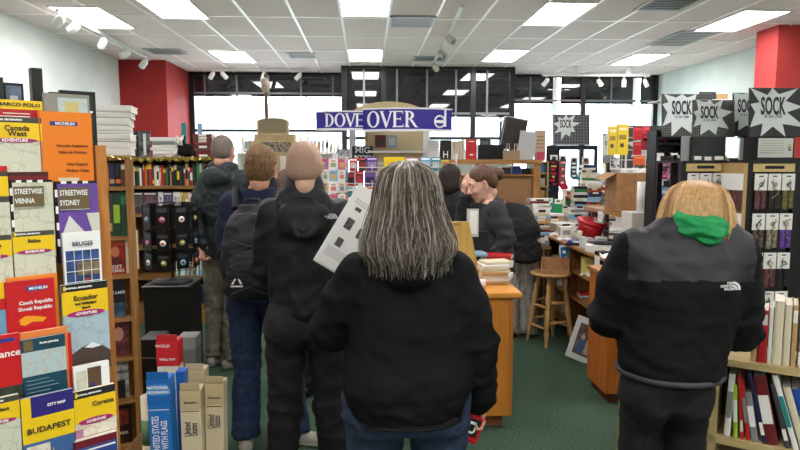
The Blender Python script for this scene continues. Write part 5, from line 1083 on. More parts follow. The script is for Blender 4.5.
# tiers of face-out booklets in wire pockets
t = thing('wire_rack', 'white wire rack of face-out booklets under the blue header', 'display rack', (at(397, 180, 6.0).x, 6.03, 0)); hw = .58; m = MB()
for zz in (at(390, 158, 6.0).z, at(390, 174, 6.0).z, at(390, 190, 6.0).z, 1.15, .95, .7): 
    m.tube([(-hw, 0, zz-.05), (hw, 0, zz-.05)], .004, 5).tube([(-hw, -.05, zz-.09), (hw, -.05, zz-.09)], .004, 5)
    for k in range(8):
        x = -hw+.02+k*(2*hw-.04)/7; m.tube([(x, 0, zz+.02), (x, -.0, zz-.12), (x, -.055, zz-.12), (x, -.055, zz-.06)], .0035, 5)
m.tube([(-hw, .02, 0), (-hw, .02, 1.72)], .012, 6).tube([(hw, .02, 0), (hw, .02, 1.72)], .012, 6); m.build('wire_frame', M((226, 228, 230), .4, .2), t)
bl = [(336, 349, 157, 'white and green', (200, 206, 190), (90, 140, 90)), (349, 358, 158, 'red and white', (190, 50, 50), (230, 220, 210)), (358, 366, 157, 'black and red', (40, 30, 34), (180, 40, 50)), (366, 378, 157, 'purple', (90, 60, 140), (180, 150, 200)),
      (405, 419, 158, 'pale pink', (226, 190, 200), (230, 230, 230)), (420, 431, 157, 'sky blue', (110, 180, 210), (230, 220, 230)), (431, 441, 157, 'teal and white', (70, 150, 150), (220, 220, 220)),
      (346, 355, 172, 'crimson', (170, 30, 50), (40, 30, 30)), (355, 364, 171, 'dark red', (120, 26, 36), (200, 60, 80)), (364, 376, 172, 'violet', (110, 70, 150), (60, 40, 90)), (376, 388, 173, 'lilac and white', (190, 170, 200), (240, 240, 240)),
      (388, 400, 173, 'cream and yellow', (226, 216, 150), (230, 190, 40)), (330, 342, 186, 'cream', (220, 212, 190), (200, 190, 150)), (343, 354, 186, 'white and teal', (220, 226, 220), (60, 140, 140)), (355, 366, 187, 'mint', (180, 210, 190), (230, 230, 230)),
      (366, 378, 188, 'pink patterned', (210, 110, 140), (240, 230, 230)), (379, 391, 188, 'white and pink', (230, 224, 224), (206, 90, 130)), (441, 449, 160, 'yellow-green', (200, 200, 60), (170, 60, 60)), (449, 456, 161, 'red and yellow', (190, 60, 50), (230, 200, 60))]
hgt = {157: 14, 158: 13, 171: 15, 172: 14, 173: 14, 186: 14, 187: 14, 188: 16, 160: 22, 161: 21}; rown = {157: 'upper', 158: 'upper', 160: 'right end', 161: 'right end', 171: 'middle', 172: 'middle', 173: 'middle', 186: 'lower', 187: 'lower', 188: 'lower'}
for a, b, y, nm, c1, c2 in bl:
    fo(f'{nm} booklet in the {rown[y]} row of the white wire rack', a+.4, b-.4, y, pyb=y+hgt[y], base=c1, layers=[(.12, .88, .35, .8, M(c2, .5, kind='noise', sc=60, amt=.3)), (.1, .9, .08, .2, M(tuple(min(255, x+40) for x in c2), .5))], Y=6.0, name='booklet', cat='booklet', group='booklets in the white wire rack')
fo('yellow CUPCAKES booklet standing tallest in the wire rack', 384, 405, 157, pyb=185, base=(240, 206, 30), layers=[(.1, .9, .55, .92, M((230, 226, 200), .5, kind='noise', sc=60, amt=.3))], texts=[('CUPCAKES', .5, .22, .17, .9, M((190, 70, 30), .5)), ('& COOKIES', .5, .38, .12, .9, M((190, 70, 30), .5))], Y=5.98, name='booklet', cat='booklet')
fo('black sign with white capitals MIG left under the header', 352, 373, 146, pyb=161, base=(26, 24, 26), texts=[('MIG', .5, .3, .42, 1, WH), ('BOOKS', .5, .75, .24, 1, WH)], Y=6.55, name='poster', cat='sign', thick=.01)
fo('grey sign beside the black MIG sign', 336, 350, 149, pyb=160, base=(150, 154, 156), texts=[('GE', .5, .5, .6, 1, WH)], Y=6.6, name='poster', cat='sign', thick=.01)
# card spinner left of the rack
t = thing('card_spinner', 'white wire spinner of greeting cards right of the bald man', 'display spinner', (at(334, 170, 5.9).x, 5.9, 0)); m = MB().tube([(0, 0, .02), (0, 0, 1.72)], .012, 8)
for zz in (1.66, 1.55, 1.44, 1.33, 1.2, 1.05): m.tube([(.11*math.cos(a), .11*math.sin(a), zz-.04) for a in [2*math.pi*k/10 for k in range(10)]], .003, 5, closed=True).tube([(-.11, 0, zz-.04), (.11, 0, zz-.04)], .003, 5)
m.build('wire_frame', M((226, 228, 230), .4, .2), t); MB().lathe([(0, 0), (.2, 0), (.2, .02), (0, .03)], 20).build('base', WHITE, t)
cc = ['white', 'cream', 'white', 'pink', 'white', 'pale blue']; px = at(334, 170, 5.9).x
for r_ in range(4):
    for k in range(5):
        a = R(-90+38*(k-2)); z = 1.66-.11*r_-.045; c = cc[(r_*5+k*3) % 6]
        t = thing('greeting_card', f'{c} greeting card, {ORD[k]} from left in the {ORD[r_]} row of the white spinner', 'greeting card', (px+.125*math.cos(a), 5.9+.125*math.sin(a), z-.04), a+math.pi/2, 'greeting cards on the white spinner')
        MB().box(-.04, .04, 0, .0015, 0, .098).box(-.04, .04, .002, .0035, 0, .098).box(-.025, .025, -.001, 0, .02, .06, 1).box(-.02, .02, -.001, 0, .07, .08, 2).build('card', [M(COL[c], .5), M([(206, 120, 110), (110, 140, 170), (150, 160, 110), (200, 170, 90)][(r_+k) % 4], .5), M((150, 90, 90), .5)], t)
# cardboard stepped display with engraved text boards
FK = Frame(0, 7.0); xk = lambda p: at(p, 150, 7.0).x; zk = lambda y: at(275, y, 7.0).z
t = thing('cardboard_display', 'beige stepped cardboard kiosk with an arched text board and wooden pole', 'display stand', (xk(274), 7.0, 0)); o = xk(274); KB = M((192, 172, 130), .8, kind='noise', sc=12, amt=.08); TX = M((150, 138, 110), .9, kind='dots', sc=60, rgb2=(70, 66, 58))
a, b = xk(250)-o, xk(299)-o; MB().rbox(a, b, 0, .3, 0, zk(141), .004).build('body', KB, t); a, b = xk(251)-o, xk(297)-o; MB().rbox(a+.03, b-.03, .04, .26, zk(141), zk(134), .004).build('step', KB, t)
a, b = xk(256)-o, xk(288)-o; mid = (a+b)/2; hh = (b-a)/2
arcp = [(a, zk(134)), (b, zk(134)), (b, zk(121))]+[(mid+hh*math.cos(R(q)), zk(121)+(zk(117)-zk(121))*math.sin(R(q))) for q in range(15, 180, 15)]+[(a, zk(121))]
MB().prism(arcp, .1, .14).build('arched_board', KB, t)
MB().prism([(mid+(x-mid)*.86, zk(134)+.02+(z-zk(134))*.84) for x, z in arcp], .092, .1).build('text_panel', M((108, 100, 82), .8, kind='marb', sc=120, rgb2=(170, 158, 128)), t)
MB().box(xk(262)-o, xk(291)-o, -.008, 0, zk(152), zk(142)).build('picture_panel', M((60, 58, 54), .6, kind='noise', sc=40, rgb2=(170, 160, 140)), t)
MB().box(xk(280)-o, xk(290)-o, -.006, 0, zk(175), zk(156)).build('small_label', M((220, 214, 200), .6), t)
MB().tube([(xk(265)-o, .16, zk(118)), (xk(265)-o, .16, zk(72))], .02, 8).build('pole', M((120, 96, 66), .7, kind='wood', amt=.4), t)
MB().ball((xk(265)-o, .13, zk(84)), (.05, .05, .09), 10).ball((xk(263)-o, .12, zk(80)), .035, 8).build('ornament', M((206, 196, 176), .5, kind='noise', sc=30, amt=.3), t)
# low window displays: pale books and leaflets against the light
g = random.Random(12)
for i, (p0, p1, y0, Yd) in enumerate(((236, 344, 152, 10.2), (425, 512, 158, 10.4), (604, 662, 168, 10.6))):
    a, b = at(p0, y0, Yd), at(p1, y0, Yd); zt_ = a.z; t = thing('display_table', f'white low display unit by the window, {("left of the entrance", "inside the entrance", "right of the entrance")[i]}', 'display table', ((a.x+b.x)/2, Yd+.2, 0)); hw = (b.x-a.x)/2
    MB().box(-hw, hw, -.2, .2, zt_-.03, zt_).build('top', WHITE, t); MB().box(-hw, -hw+.03, -.2, .2, 0, zt_-.03).build('side_panel', WHITE, t); MB().box(hw-.03, hw, -.2, .2, 0, zt_-.03).build('side_panel', WHITE, t); MB().box(-hw, hw, .16, .18, 0, zt_-.03).build('back_panel', WHITE, t)
    for zz in (.1, .45, .85): MB().box(-hw+.03, hw-.03, -.19, .16, zz-.02, zz).build('shelf', WHITE, t)
    f = Frame(a.x, Yd); n = shelf_books(f, .05, 2*hw-.05, .1, zt_, .24, ['white', 'cream', 'pale blue', 'silver', 'white', 'tan', 'grey'], ('on the left window unit', 'on the entrance window unit', 'on the right window unit')[i], 'pale books by the window', .02, .05, .6, lean=.12, seed=40+i, gap=.02)
# ================================================================== OAK SHELF UNIT BEHIND THE CASHIER
YU = 6.3; xu0, xu1 = at(427, 160, YU).x, at(540.5, 180, YU).x; wu = xu1-xu0; zu = lambda y: at(490, y, YU).z
t = thing('shelf_unit', 'oak shelf unit with a brown board back behind the cashier', 'shelf unit', (xu0, YU, 0))
for x in (0, wu*.42, wu-.075): MB().box(x, x+(.075 if x > wu*.5 else .05), 0, .27, 0, zu(164)).build('post', OAK, t)
MB().box(-.03, wu+.01, -.02, .28, zu(164), zu(159.5)).build('top', OAKX, t)
MB().box(.05, wu-.075, .04, .055, .2, zu(176)).build('back_board', M((148, 112, 76), .8, kind='noise', sc=3, amt=.06), t); MB().box(.05, wu-.075, .0, .27, zu(176)-.0, zu(174.5)).build('shelf', OAKX, t)
FU = Frame(xu0, YU); zt = zu(159.5)
for i, (p0, p1, h, c, n_) in enumerate(((489, 500, .085, 'white', 'white ream of paper'), (501, 511, .07, 'dark grey', 'dark grey tin'), (513, 521, .085, 'blue', 'blue box'), (523, 530, .06, 'black', 'black punch'), (477, 487, .06, 'grey', 'grey tray'))):
    a, b = FU.hit(p0, 170, .1)[0], FU.hit(p1, 170, .1)[0]; box_thing('storage_box', f'{n_} on the narrow shelf behind the cashier', 'box', FU.w((a+b)/2, .18, zu(174.5)+.001), b-a, .15, h, M(COL[c], .5), parts=('box',))
def stand_up(name, label, cat, p0, p1, pyt, col, v, lay=(), txt=(), th=.02, lean=0, pyb=160, slant=0):
    return cover(name, label, cat, FU, p0, p1, pyt, 0, v, M(col, .45), lay, txt, thick=th, pyb=pyb, lean=lean, slant=slant)
stand_up('book', 'white panel book at the left end of the oak unit top', 'book', 428, 439, 140, (222, 222, 218), .08, [(.2, .8, y, y+.02, M((170, 170, 170), .5)) for y in (.2, .35, .5)])
stand_up('book', 'black book with a wire holder on the oak unit top', 'book', 440, 451.5, 140, (28, 26, 28), .08, [(.3, .7, .7, .74, WH), (.3, .36, .55, .9, WH), (.64, .7, .55, .9, WH)])
for k in range(5):
    stand_up('notebook', f'cream notebook, {ORD[k]} from left between black and red books', 'notebook', 452+k*2.6, 454.2+k*2.6, 141+g.uniform(-1, 1), (206, 192, 172), .08, th=.14)
stand_up('book', 'red book standing in a white wire holder', 'book', 466, 477, 139, (190, 40, 44), .08, [(.25, .75, .1, .14, WH), (.35, .65, .72, .78, WH)])
stand_up('book', 'black book with white edge right of the red book', 'book', 480, 492, 139, (40, 42, 44), .12, [(.85, 1, 0, 1, WH), (.1, .7, .1, .3, M((90, 94, 96), .4))])
box_thing('flat_box', 'black glossy box lying on the oak unit', 'box', FU.w((FU.hit(479, 150)[0]+FU.hit(505, 150)[0])/2, .12, zt+.001), .27, .14, .15, M((12, 12, 13), .25), parts=('case',))
p0, zz = FU.hit(497, 152, .3); 
bg = thing('paper_bag', 'large black paper carrier bag tilted on the oak unit', 'paper bag', FU.w(FU.hit(510, 152, .2)[0], .15, zu(149))); bg.rotation_euler = (0, R(11), 0)
hB_ = zu(116)-zu(149)
MB().prismz([(-.115, 0), (.115, 0), (.115, .05), (.10, .08), (.115, .11), (-.115, .11), (-.10, .08), (-.115, .05)], 0, hB_).build('bag', M((34, 31, 31), .6, kind='marb', sc=10, rgb2=(54, 48, 46)), bg)
MB().box(-.12, .12, -.003, .113, hB_-.012, hB_).build('folded_edge', M((170, 164, 156), .5), bg)
t = thing('book_rest', 'small wooden prop under the tilted black bag', 'box', FU.w(FU.hit(508, 152, .2)[0], .16, zt+.001)); MB().rbox(-.08, .08, -.05, .08, 0, zu(149)-zt-.03, .004).build('block', M((40, 36, 34), .6), t)
t = thing('kraft_bag', 'small kraft paper bag with white twisted handles', 'paper bag', FU.w(FU.hit(512, 150)[0], .03, zt+.001)); MB().prismz([(-.085, -.02), (.085, -.02), (.085, .05), (-.085, .05)], 0, .09).build('bag', M((150, 124, 98), .8), t)
m = MB()
for x in (-.05, .03): m.tube([(x, 0, .085), (x+.005, -.005, .16), (x+.028, -.005, .16), (x+.03, 0, .085)], .004, 6)
m.build('handles', M((206, 196, 180), .6), t)
stand_up('display_board', 'pale grey panel leaning at the right end of the oak unit', 'board', 517, 534, 130, (176, 178, 178), .04, lean=0, slant=7, th=.01)
fo('tan curved-top sign with small writing behind the pale grey panel', 535, 546, 130, pyb=160, base=(196, 170, 140), layers=[(.15, .85, y, y+.04, M((150, 120, 90), .5)) for y in (.2, .32, .44, .56)], Y=7.16, name='sign', cat='sign')
fo('small pink card on a shelf right of the pale grey panel', 537, 545, 152, pyb=161, base=(210, 70, 110), Y=7.1, name='card', cat='card')
a, b = at(533, 161, 7.14), at(549, 161, 7.14)
t = thing('narrow_shelf', 'narrow pale shelf right of the oak unit, under the tan curved sign', 'shelf unit', (a.x, 7.14, 0)); w = b.x-a.x
MB().box(0, w, 0, .3, a.z-.02, a.z-.002).build('top', BIRCH, t); MB().box(0, .015, 0, .3, 0, a.z-.02).build('side_panel', BIRCHV, t); MB().box(w-.015, w, 0, .3, 0, a.z-.02).build('side_panel', BIRCHV, t); MB().box(0, w, .28, .3, 0, a.z-.02).build('back_panel', M((120, 84, 50), .7), t)
for i, (py, c, l, h) in enumerate(((173, (60, 110, 170), 'blue box', .1), (186, (196, 196, 190), 'white box', .09), (199, (200, 150, 90), 'tan box', .1), (212, (190, 160, 120), 'kraft box', .11))):
    z = at(540, py, 7.14).z; MB().box(.015, w-.015, 0, .28, z-.015, z).build('shelf', BIRCH, t); box_thing('storage_box', f'{l} on the {ORD[i]} level of the narrow pale shelf', 'box', (a.x+w/2, 7.24, z+.001), w*.7, .12, h, M(c, .5), parts=('box',))
# ================================================================== CHECKOUT COUNTER
CX1 = ground(509, 425, 0).x; CY = ground(509, 428, 0).y; zc = at(495, 292, CY).z
t = thing('checkout_counter', 'honey oak checkout counter to the right of the grey-haired woman', 'counter', (0, CY, 0))
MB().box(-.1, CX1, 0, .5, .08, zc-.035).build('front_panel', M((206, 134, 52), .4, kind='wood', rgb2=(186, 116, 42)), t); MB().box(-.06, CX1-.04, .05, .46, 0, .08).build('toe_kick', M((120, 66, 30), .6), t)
MB().rbox(-.12, CX1+.05, -.03, .54, zc-.035, zc, .006).build('worktop', M((214, 150, 70), .35, kind='woodx', rgb2=(196, 130, 56)), t)
MB().box(CX1-.02, CX1+.004, -.004, .02, .08, zc-.035).build('edge_strip', M((176, 112, 44), .4), t)
Yr = 4.05; q = [at(px, py, Yr) for px, py in ((440, 222), (469, 222), (477, 262), (482, 290), (440, 290))]
t = thing('counter_screen', 'tall yellowish plywood privacy panel standing on the checkout counter', 'counter panel', (q[0].x, Yr, zc+.001))
z0 = zc; MB().prism([(p.x-q[0].x, max(0, p.z-z0)) for p in q][::-1], 0, .03).build('panel', M((198, 168, 92), .45, kind='wood', rgb2=(186, 154, 80)), t); MB().box(0, .14, -.004, .0, at(440, 226, Yr).z-z0, at(440, 223, Yr).z-z0).build('top_edge', M((160, 130, 64), .5), t)
Ym = 4.2; a, b = at(474, 232, Ym), at(489, 262, Ym)
t = thing('monitor', 'black till monitor seen from behind beside the cashier', 'monitor', ((a.x+b.x)/2, Ym+.03, zc+.001)); w = b.x-a.x
MB().lathe([(0, 0), (.09, 0), (.09, .012), (.02, .02), (0, .02)], 20).box(-.015, .015, -.01, .01, .02, a.z-zc-.15).build('stand', M((20, 20, 22), .4), t)
MB().rbox(-w/2, w/2, -.02, .02, b.z-zc, a.z-zc, .005).build('screen', M((26, 27, 30), .35), t)
t = thing('paper_holder', 'white paper slip holder clipped above the till monitor', 'paper holder', (at(473, 225, 4.12).x, 4.13, at(473, 237, 4.12).z)); MB().box(-.04, .04, 0, .004, 0, .19).build('holder', M((196, 200, 200), .4), t); MB().box(-.022, .03, -.006, -.001, .02, .175).build('paper_slip', WH, t)
xk0 = at(495, 285, 3.95).x
pile(xk0-.01, 3.93, zc+.001, 7, ['cream', 'tan', 'white', 'cream'], 'plastic-wrapped pile on the checkout counter', 'wrapped books on the checkout counter', rz=.1, l=.18, w=.13, t=(.018, .028), seed=51, jit=.012)
pile(xk0+.06, 4.14, zc+.001, 6, ['white', 'red', 'tan', 'white', 'black'], 'farther pile on the checkout counter', 'books in the farther counter pile', rz=-.3, l=.2, w=.14, t=(.018, .03), seed=52, jit=.02)
o = pile(xk0-.13, 4.12, zc+.001, 6, ['grey', 'white', 'pale blue'], 'left pile on the checkout counter', 'books in the left counter pile', rz=.2, l=.17, w=.13, t=(.02, .035), seed=53, jit=.012)
t = thing('tape_roll', 'small roll of tape with an orange core on the counter edge', 'tape', at(480, 288, 3.78)); t.location.z = zc+.03; T = Matrix.Rotation(math.pi/2, 4, 'Y')
MB().lathe([(.0, -.03), (.028, -.03), (.028, .03), (0, .03)], 16, 0, T).lathe([(0, -.045), (.012, -.045), (.012, .045), (0, .045)], 12, 1, T).build('roll', [M((214, 210, 204), .4), M((220, 120, 50), .5)], t)
# papers in the woman's left hand
t = thing('magazine', 'white printed booklet held up in front of the grey-haired woman', 'magazine', (0, 0, 0)); Yp = 2.36
c = at(364, 237, Yp); t.location = c; t.rotation_euler = (R(-12), R(33), R(8))
MB().box(-.12, .12, 0, .002, -.17, .17).box(-.12, .12, .004, .006, -.172, .168).box(-.118, .118, .002, .004, -.171, .169, 1).box(-.122, .12, .008, .010, -.175, .166).build('pages', [M((214, 216, 212), .5), PAGE], t)
m = MB(); m.box(-.09, -.06, -.001, 0, -.01, .035).box(-.085, -.06, -.001, 0, -.085, -.05).box(-.03, -.005, -.001, 0, -.02, .02).box(-.085, -.06, -.001, 0, .07, .085); m.build('printed_pictures', M((92, 92, 92), .5, kind='noise', sc=80, amt=.5), t)
m = MB()
for k in range(5): m.box(-.105, -.0, -.0008, 0, -.10-.008*k, -.097-.008*k)
for k in range(3): m.box(.0-.1, -.03, -.0008, 0, .095+.008*k, .098+.008*k)
m.build('printed_lines', M((165, 165, 165), .5), t)
# ================================================================== RIGHT: STOOL, DESKS, PILES
g = random.Random(77)
sx, sy = at(551, 277, 5.45).x, 5.45; zs = at(551, 275, 5.3).z
t = thing('bar_stool', 'round turned wooden stool standing alone between the counters', 'stool', (sx, sy, 0), R(20)); SW = M((204, 164, 106), .4, kind='wood', rgb2=(176, 134, 78))
MB().lathe([(0, zs-.032), (.15, zs-.032), (.175, zs-.024), (.185, zs-.012), (.18, zs), (.12, zs-.003), (0, zs-.005)], 28).build('seat', SW, t)
for k in range(4):
    a = R(45+90*k); p0 = Vector((.11*math.cos(a), .11*math.sin(a), zs-.03)); p1 = Vector((.2*math.cos(a), .2*math.sin(a), 0)); N = 20
    rr = [.017+.007*math.sin(min(1, i/N)*math.pi)+(.005 if i in (3, 10, 16) else 0)-(.006 if i in (4, 9, 15) else 0)-(.004 if i > 17 else 0) for i in range(N+1)]
    MB().tube([p0.lerp(p1, i/N) for i in range(N+1)], rr, 10).build('leg', SW, t)
for j, f in enumerate((.38, .66)):
    for k in range(4):
        if j == 0 and k % 2: f2 = f+.06
        else: f2 = f+(.08 if k % 2 else 0)
        a, b = R(45+90*k), R(135+90*k); r = .11+.09*f2; z = (zs-.03)*(1-f2)
        MB().tube([(r*math.cos(a), r*math.sin(a), z), (r*(math.cos(a)+math.cos(b))/2, r*(math.sin(a)+math.sin(b))/2, z), (r*math.cos(b), r*math.sin(b), z)], [.009, .013, .009], 8).build('rung', SW, t)
t = thing('card_tray', 'open cardboard tray with a raised front standing on the wooden stool', 'tray', (sx+.03, sy-.02, zs+.001), R(-18))
MB().box(-.12, .12, -.11, .11, 0, .004).build('bottom', KRAFT, t)
for e in (-1, 1): MB().prism([(-.11, 0), (.11, 0), (.11, .12), (.02, .11), (-.11, .035)], -.002, .002, 0, Matrix.Translation((e*.12, 0, 0)) @ Matrix.Rotation(math.pi/2, 4, 'Z')).build('side', KRAFT, t)
MB().box(-.12, .12, -.112, -.108, 0, .035).build('front', KRAFT, t); MB().box(-.12, .12, .108, .112, 0, .12).build('back', KRAFT, t)
p = at(566, 262, 5.62); t = thing('leaflet', 'blue card with white and green round pictures behind the cardboard tray', 'leaflet', (p.x, 5.62, p.z-.01), R(-10)); t.rotation_euler = (0, R(-4), R(-10))
MB().rbox(-.055, .055, 0, .004, -.02, .17, .001).box(-.045, .045, -.0008, 0, .0, .15, 1).build('card', [M((226, 232, 236), .4), M((40, 110, 190), .4)], t)
m = MB()
for x, z, c in ((-.012, .105, 0), (.02, .08, 1), (.0, .045, 0), (-.02, .02, 0), (.022, .03, 1)): m.prism([(x+.016*math.cos(a), z+.016*math.sin(a)) for a in [2*math.pi*i/12 for i in range(12)]], -.0016, -.0006, c)
m.build('round_pictures', [WHITE, M((60, 170, 90), .5)], t)
tr_ = thing('plinth_crate', 'dark wooden post end of the long counter behind the stool', 'post', (at(554, 250, 6.3).x, 6.4, 0)); MB().box(-.07, .07, -.02, .02, 0, .89).build('panel', DOAK, tr_)

# long service counter running away from view
CXL, CY0, CY1, CZ = 1.86, 4.55, 6.9, .90
t = thing('service_counter', 'long wooden service counter with open shelves, right of the stool', 'counter', (CXL, CY0, 0)); Lc = CY1-CY0; Wc = .75
MB().rbox(-.03, Wc, -.02, Lc, CZ-.03, CZ, .005).build('worktop', OAK, t)
for y in (0, .98, Lc-.04): MB().box(0, Wc-.02, y, y+.035, 0, CZ-.03).build('upright', DOAK, t)
for z in (.12, .42, .66): MB().box(.01, Wc-.02, .035, Lc-.04, z-.02, z).build('shelf', OAK, t)
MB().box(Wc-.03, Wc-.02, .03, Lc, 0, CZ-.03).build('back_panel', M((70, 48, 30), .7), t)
CW = ['white', 'white', 'cream', 'grey', 'black', 'silver', 'tan']
FC = Frame(CXL, CY1, R(-90))     # its open side faces the aisle: u runs towards the viewer
def bits(n, x0, x1, y0, y1, z, where, seed, big=1.0, kinds=('sheet', 'box', 'roll', 'stack')):
    """assorted small counter clutter, each piece its own thing"""
    g = random.Random(seed)
    pts = []
    for i in range(n):
        for _ in range(30):
            x, y = g.uniform(x0, x1), g.uniform(y0, y1)
            if all(math.hypot(x-a, y-b) > .10*big for a, b in pts): break
        else: continue
        pts.append((x, y)); kd = g.choice(kinds); c = g.choice(CW); rz = g.uniform(-.9, .9); od = ORD[len(pts)-1]
        if kd == 'box':
            w, d, h = g.uniform(.05, .12)*big, g.uniform(.05, .1)*big, g.uniform(.03, .11)*big
            t = thing('small_box', f'{c} small box, {od} piece from the clutter {where}', 'box', (x, y, z+.001), rz, f'clutter {where}'); MB().rbox(-w/2, w/2, -d/2, d/2, 0, h, .003).box(-w*.3, w*.3, -d/2-.0006, -d/2, h*.3, h*.7, 1).build('box', [M(COL[c], .5), M((150, 150, 150), .5)], t)
        elif kd == 'sheet':
            w, d = g.uniform(.09, .15)*big, g.uniform(.07, .11)*big; m = MB(); N = 5
            V = [(-w/2+w*i/N, -d/2+d*j, .004+.02*math.sin(i*1.1+seed)**2+(.05*(i/N)**2 if g.random() < 0 else 0)) for i in range(N+1) for j in (0, 1)]
            V2 = [(a, b, cc-.002) for a, b, cc in V]; F = [(2*i, 2*i+2, 2*i+3, 2*i+1) for i in range(N)]; n0 = len(V)
            m.add(V+V2, F+[tuple(q+n0 for q in f[::-1]) for f in F]+[(2*i, 2*i+n0, 2*i+2+n0, 2*i+2) for i in range(N)]+[(2*i+1, 2*i+3, 2*i+3+n0, 2*i+1+n0) for i in range(N)]+[(0, 1, 1+n0, n0), (2*N, 2*N+n0, 2*N+1+n0, 2*N+1)])
            o = m.build('crumpled_paper', M((226, 226, 222), .6), None, (x, y, z+.0), (R(g.uniform(0, 14)), 0, rz)); tag(o, f'white curled paper, {od} piece from the clutter {where}', 'paper', f'clutter {where}')
        elif kd == 'roll':
            r, h = g.uniform(.018, .032)*big, g.uniform(.05, .11)*big; o = MB().lathe([(0, 0), (r, 0), (r, h), (r*.7, h), (r*.7, h*.8), (0, h*.8)], 14).build('cup', M(COL[c], .45), None, (x, y, z+.001)); tag(o, f'{c} upright tube-like cup, {od} piece from the clutter {where}', 'cup', f'clutter {where}')
        else: pile(x, y, z+.001, g.randint(2, 3), ['white', 'cream', 'grey', 'black', 'red', 'blue'], f'{od} stack {where}', f'clutter {where}', rz=rz, w=.11*big, l=.16*big, t=(.008, .02), seed=seed+i, jit=.008, name='notepad')
bits(56, CXL+.02, CXL+.5, 4.62, 6.2, CZ, 'on the service counter', 5, 1.0, ('sheet', 'sheet', 'box', 'roll', 'stack'))
bits(9, CXL+.05, CXL+.3, 4.7, 6.7, .66, 'on the upper counter shelf', 15)
bits(8, CXL+.06, CXL+.3, 4.7, 6.7, .42, 'on the middle counter shelf', 25, 1.2)
bits(6, CXL+.08, CXL+.3, 5.0, 6.7, .12, 'on the bottom counter shelf', 35, 1.5)
p = at(589, 236, 5.75)
t = thing('red_tub', 'round red plastic tub with a lid among the counter clutter', 'tub', (p.x, 5.75, CZ+.05)); t.rotation_euler = (R(12), R(8), 0)
MB().lathe([(0, 0), (.105, 0), (.135, .13), (.132, .13), (.13, .12), (0, .12)], 28).build('tub', M((178, 22, 34), .35), t); MB().lathe([(.128, .128), (.145, .128), (.148, .142), (.13, .152), (.06, .146), (0, .145)], 28).build('lid', M((190, 26, 38), .3), t)
MB().box(-.03, .05, -.1, -.02, .1535, .155).build('label', WHITE, t, (0.03, 0, 0))
pile(p.x, 5.75, CZ+.0015, 2, ['white', 'grey'], 'low stack under the red tub', 'books under the red tub', l=.2, w=.2, t=(.02, .022), seed=66)
p = at(602, 250, 5.0); box_thing('long_box', 'long white carton among the papers on the service counter', 'box', (p.x, 5.0, CZ+.001), .26, .1, .06, WHITE, R(-6), parts=('box',))
t = thing('black_tray', 'black oval tray resting on the long white carton', 'tray', (p.x+.03, 5.0, CZ+.063)); m = MB().lathe([(0, 0), (.09, 0), (.105, .012), (.1, .014), (.085, .005), (0, .005)], 24, 0, Matrix.Diagonal((1.15, .6, 1.2, 1))); m.build('tray', M((40, 42, 44), .35), t)
box_thing('tall_box', 'white paper cup printed with grey beside the long white carton', 'cup', (at(583, 244, 5.2).x, 5.2, CZ+.001), .05, .05, .1, M((196, 200, 200), .5), parts=('box',))
p = at(617, 256, 4.62); t = thing('white_mug', 'white cup near the front edge of the service counter', 'cup', (p.x, 4.66, CZ+.001)); MB().lathe([(0, 0), (.026, 0), (.032, .075), (.028, .075), (.024, .01), (0, .01)], 18).build('cup', WHITE, t)
box_thing('card_machine', 'dark grey card terminal on the service counter beside the blonde woman', 'card terminal', (at(630, 240, 4.75).x, 4.8, CZ+.001), .1, .16, .12, M((58, 60, 62), .4), R(20), parts=('case',))
o = MB().tube([(0, 0, 0), (.05, -.08, .02), (.02, -.16, -.03), (-.01, -.14, -.12), (.0, -.05, -.2)], .006, 6).build('black_cable', M((16, 16, 16), .5), None, (CXL+.03, 6.35, CZ+.01)); tag(o, 'black cable looping off the far end of the service counter', 'cable')
m = MB().box(0, .003, 0, .11, 0, .1); o = m.build('paper_note', WH, None, (CXL-.034, 4.72, CZ-.1)); tag(o, 'white paper slip stuck to the front of the service counter', 'paper')
box_thing('yellow_carton', 'white carton with a yellow label on the upper counter shelf', 'box', (CXL+.08, 5.3, .661), .1, .09, .15, M((220, 206, 120), .5), R(80), parts=('box',))
box_thing('kraft_box', 'plain cardboard box on the middle counter shelf', 'box', (CXL+.2, 5.65, .421), .24, .26, .17, KRAFT, parts=('box',)); box_thing('kraft_box', 'plain cardboard box low on the bottom counter shelf', 'box', (CXL+.2, 6.15, .121), .24, .3, .2, KRAFT, parts=('box',))
# framed photo leaning
p = ground(583, 361); t = thing('framed_photo', 'white framed photograph leaning on the floor against the counter', 'picture', (p.x-.04, p.y-.02, .003)); t.rotation_euler = (R(-14), R(12), R(-42))
MB().rbox(-.13, .13, 0, .02, 0, .36, .004).build('frame', M((206, 208, 206), .4), t); MB().box(-.085, .085, -.002, .0, .05, .31).build('photo', M((58, 52, 48), .35, kind='noise', sc=18, rgb2=(120, 104, 90)), t)
MB().ball((-.03, -.002, .2), (.02, .002, .024), 10).ball((.03, -.002, .21), (.02, .002, .024), 10).box(-.055, -.005, -.003, -.001, .07, .175, 1).box(.005, .06, -.003, -.001, .07, .185, 2).build('pictured_couple', [M((190, 150, 130), .5), M((60, 90, 130), .5), M((180, 160, 140), .5)], t)
# near cabinet
p = ground(605, 404); t = thing('base_cabinet', 'orange wooden cabinet end beside the blonde woman', 'cabinet', (p.x, p.y, 0)); MB().box(0, 1.1, 0, .36, .07, .87).build('body', M((196, 116, 44), .45, kind='wood', rgb2=(176, 98, 36)), t)
MB().box(.03, 1.08, .03, .34, 0, .07).build('toe_kick', M((90, 50, 26), .6), t); MB().rbox(-.02, 1.12, -.02, .37, .87, .90, .005).build('worktop', OAKX, t)
m = MB().box(0, .16, -.003, 0, 0, .06); o = m.build('paper_note', WH, None, (p.x+.04, p.y-.001, .60)); tag(o, 'white paper sheet hanging on the orange cabinet end', 'paper')
bits(8, p.x+.05, p.x+1.0, p.y+.03, p.y+.3, .9, 'on the orange cabinet', 45)

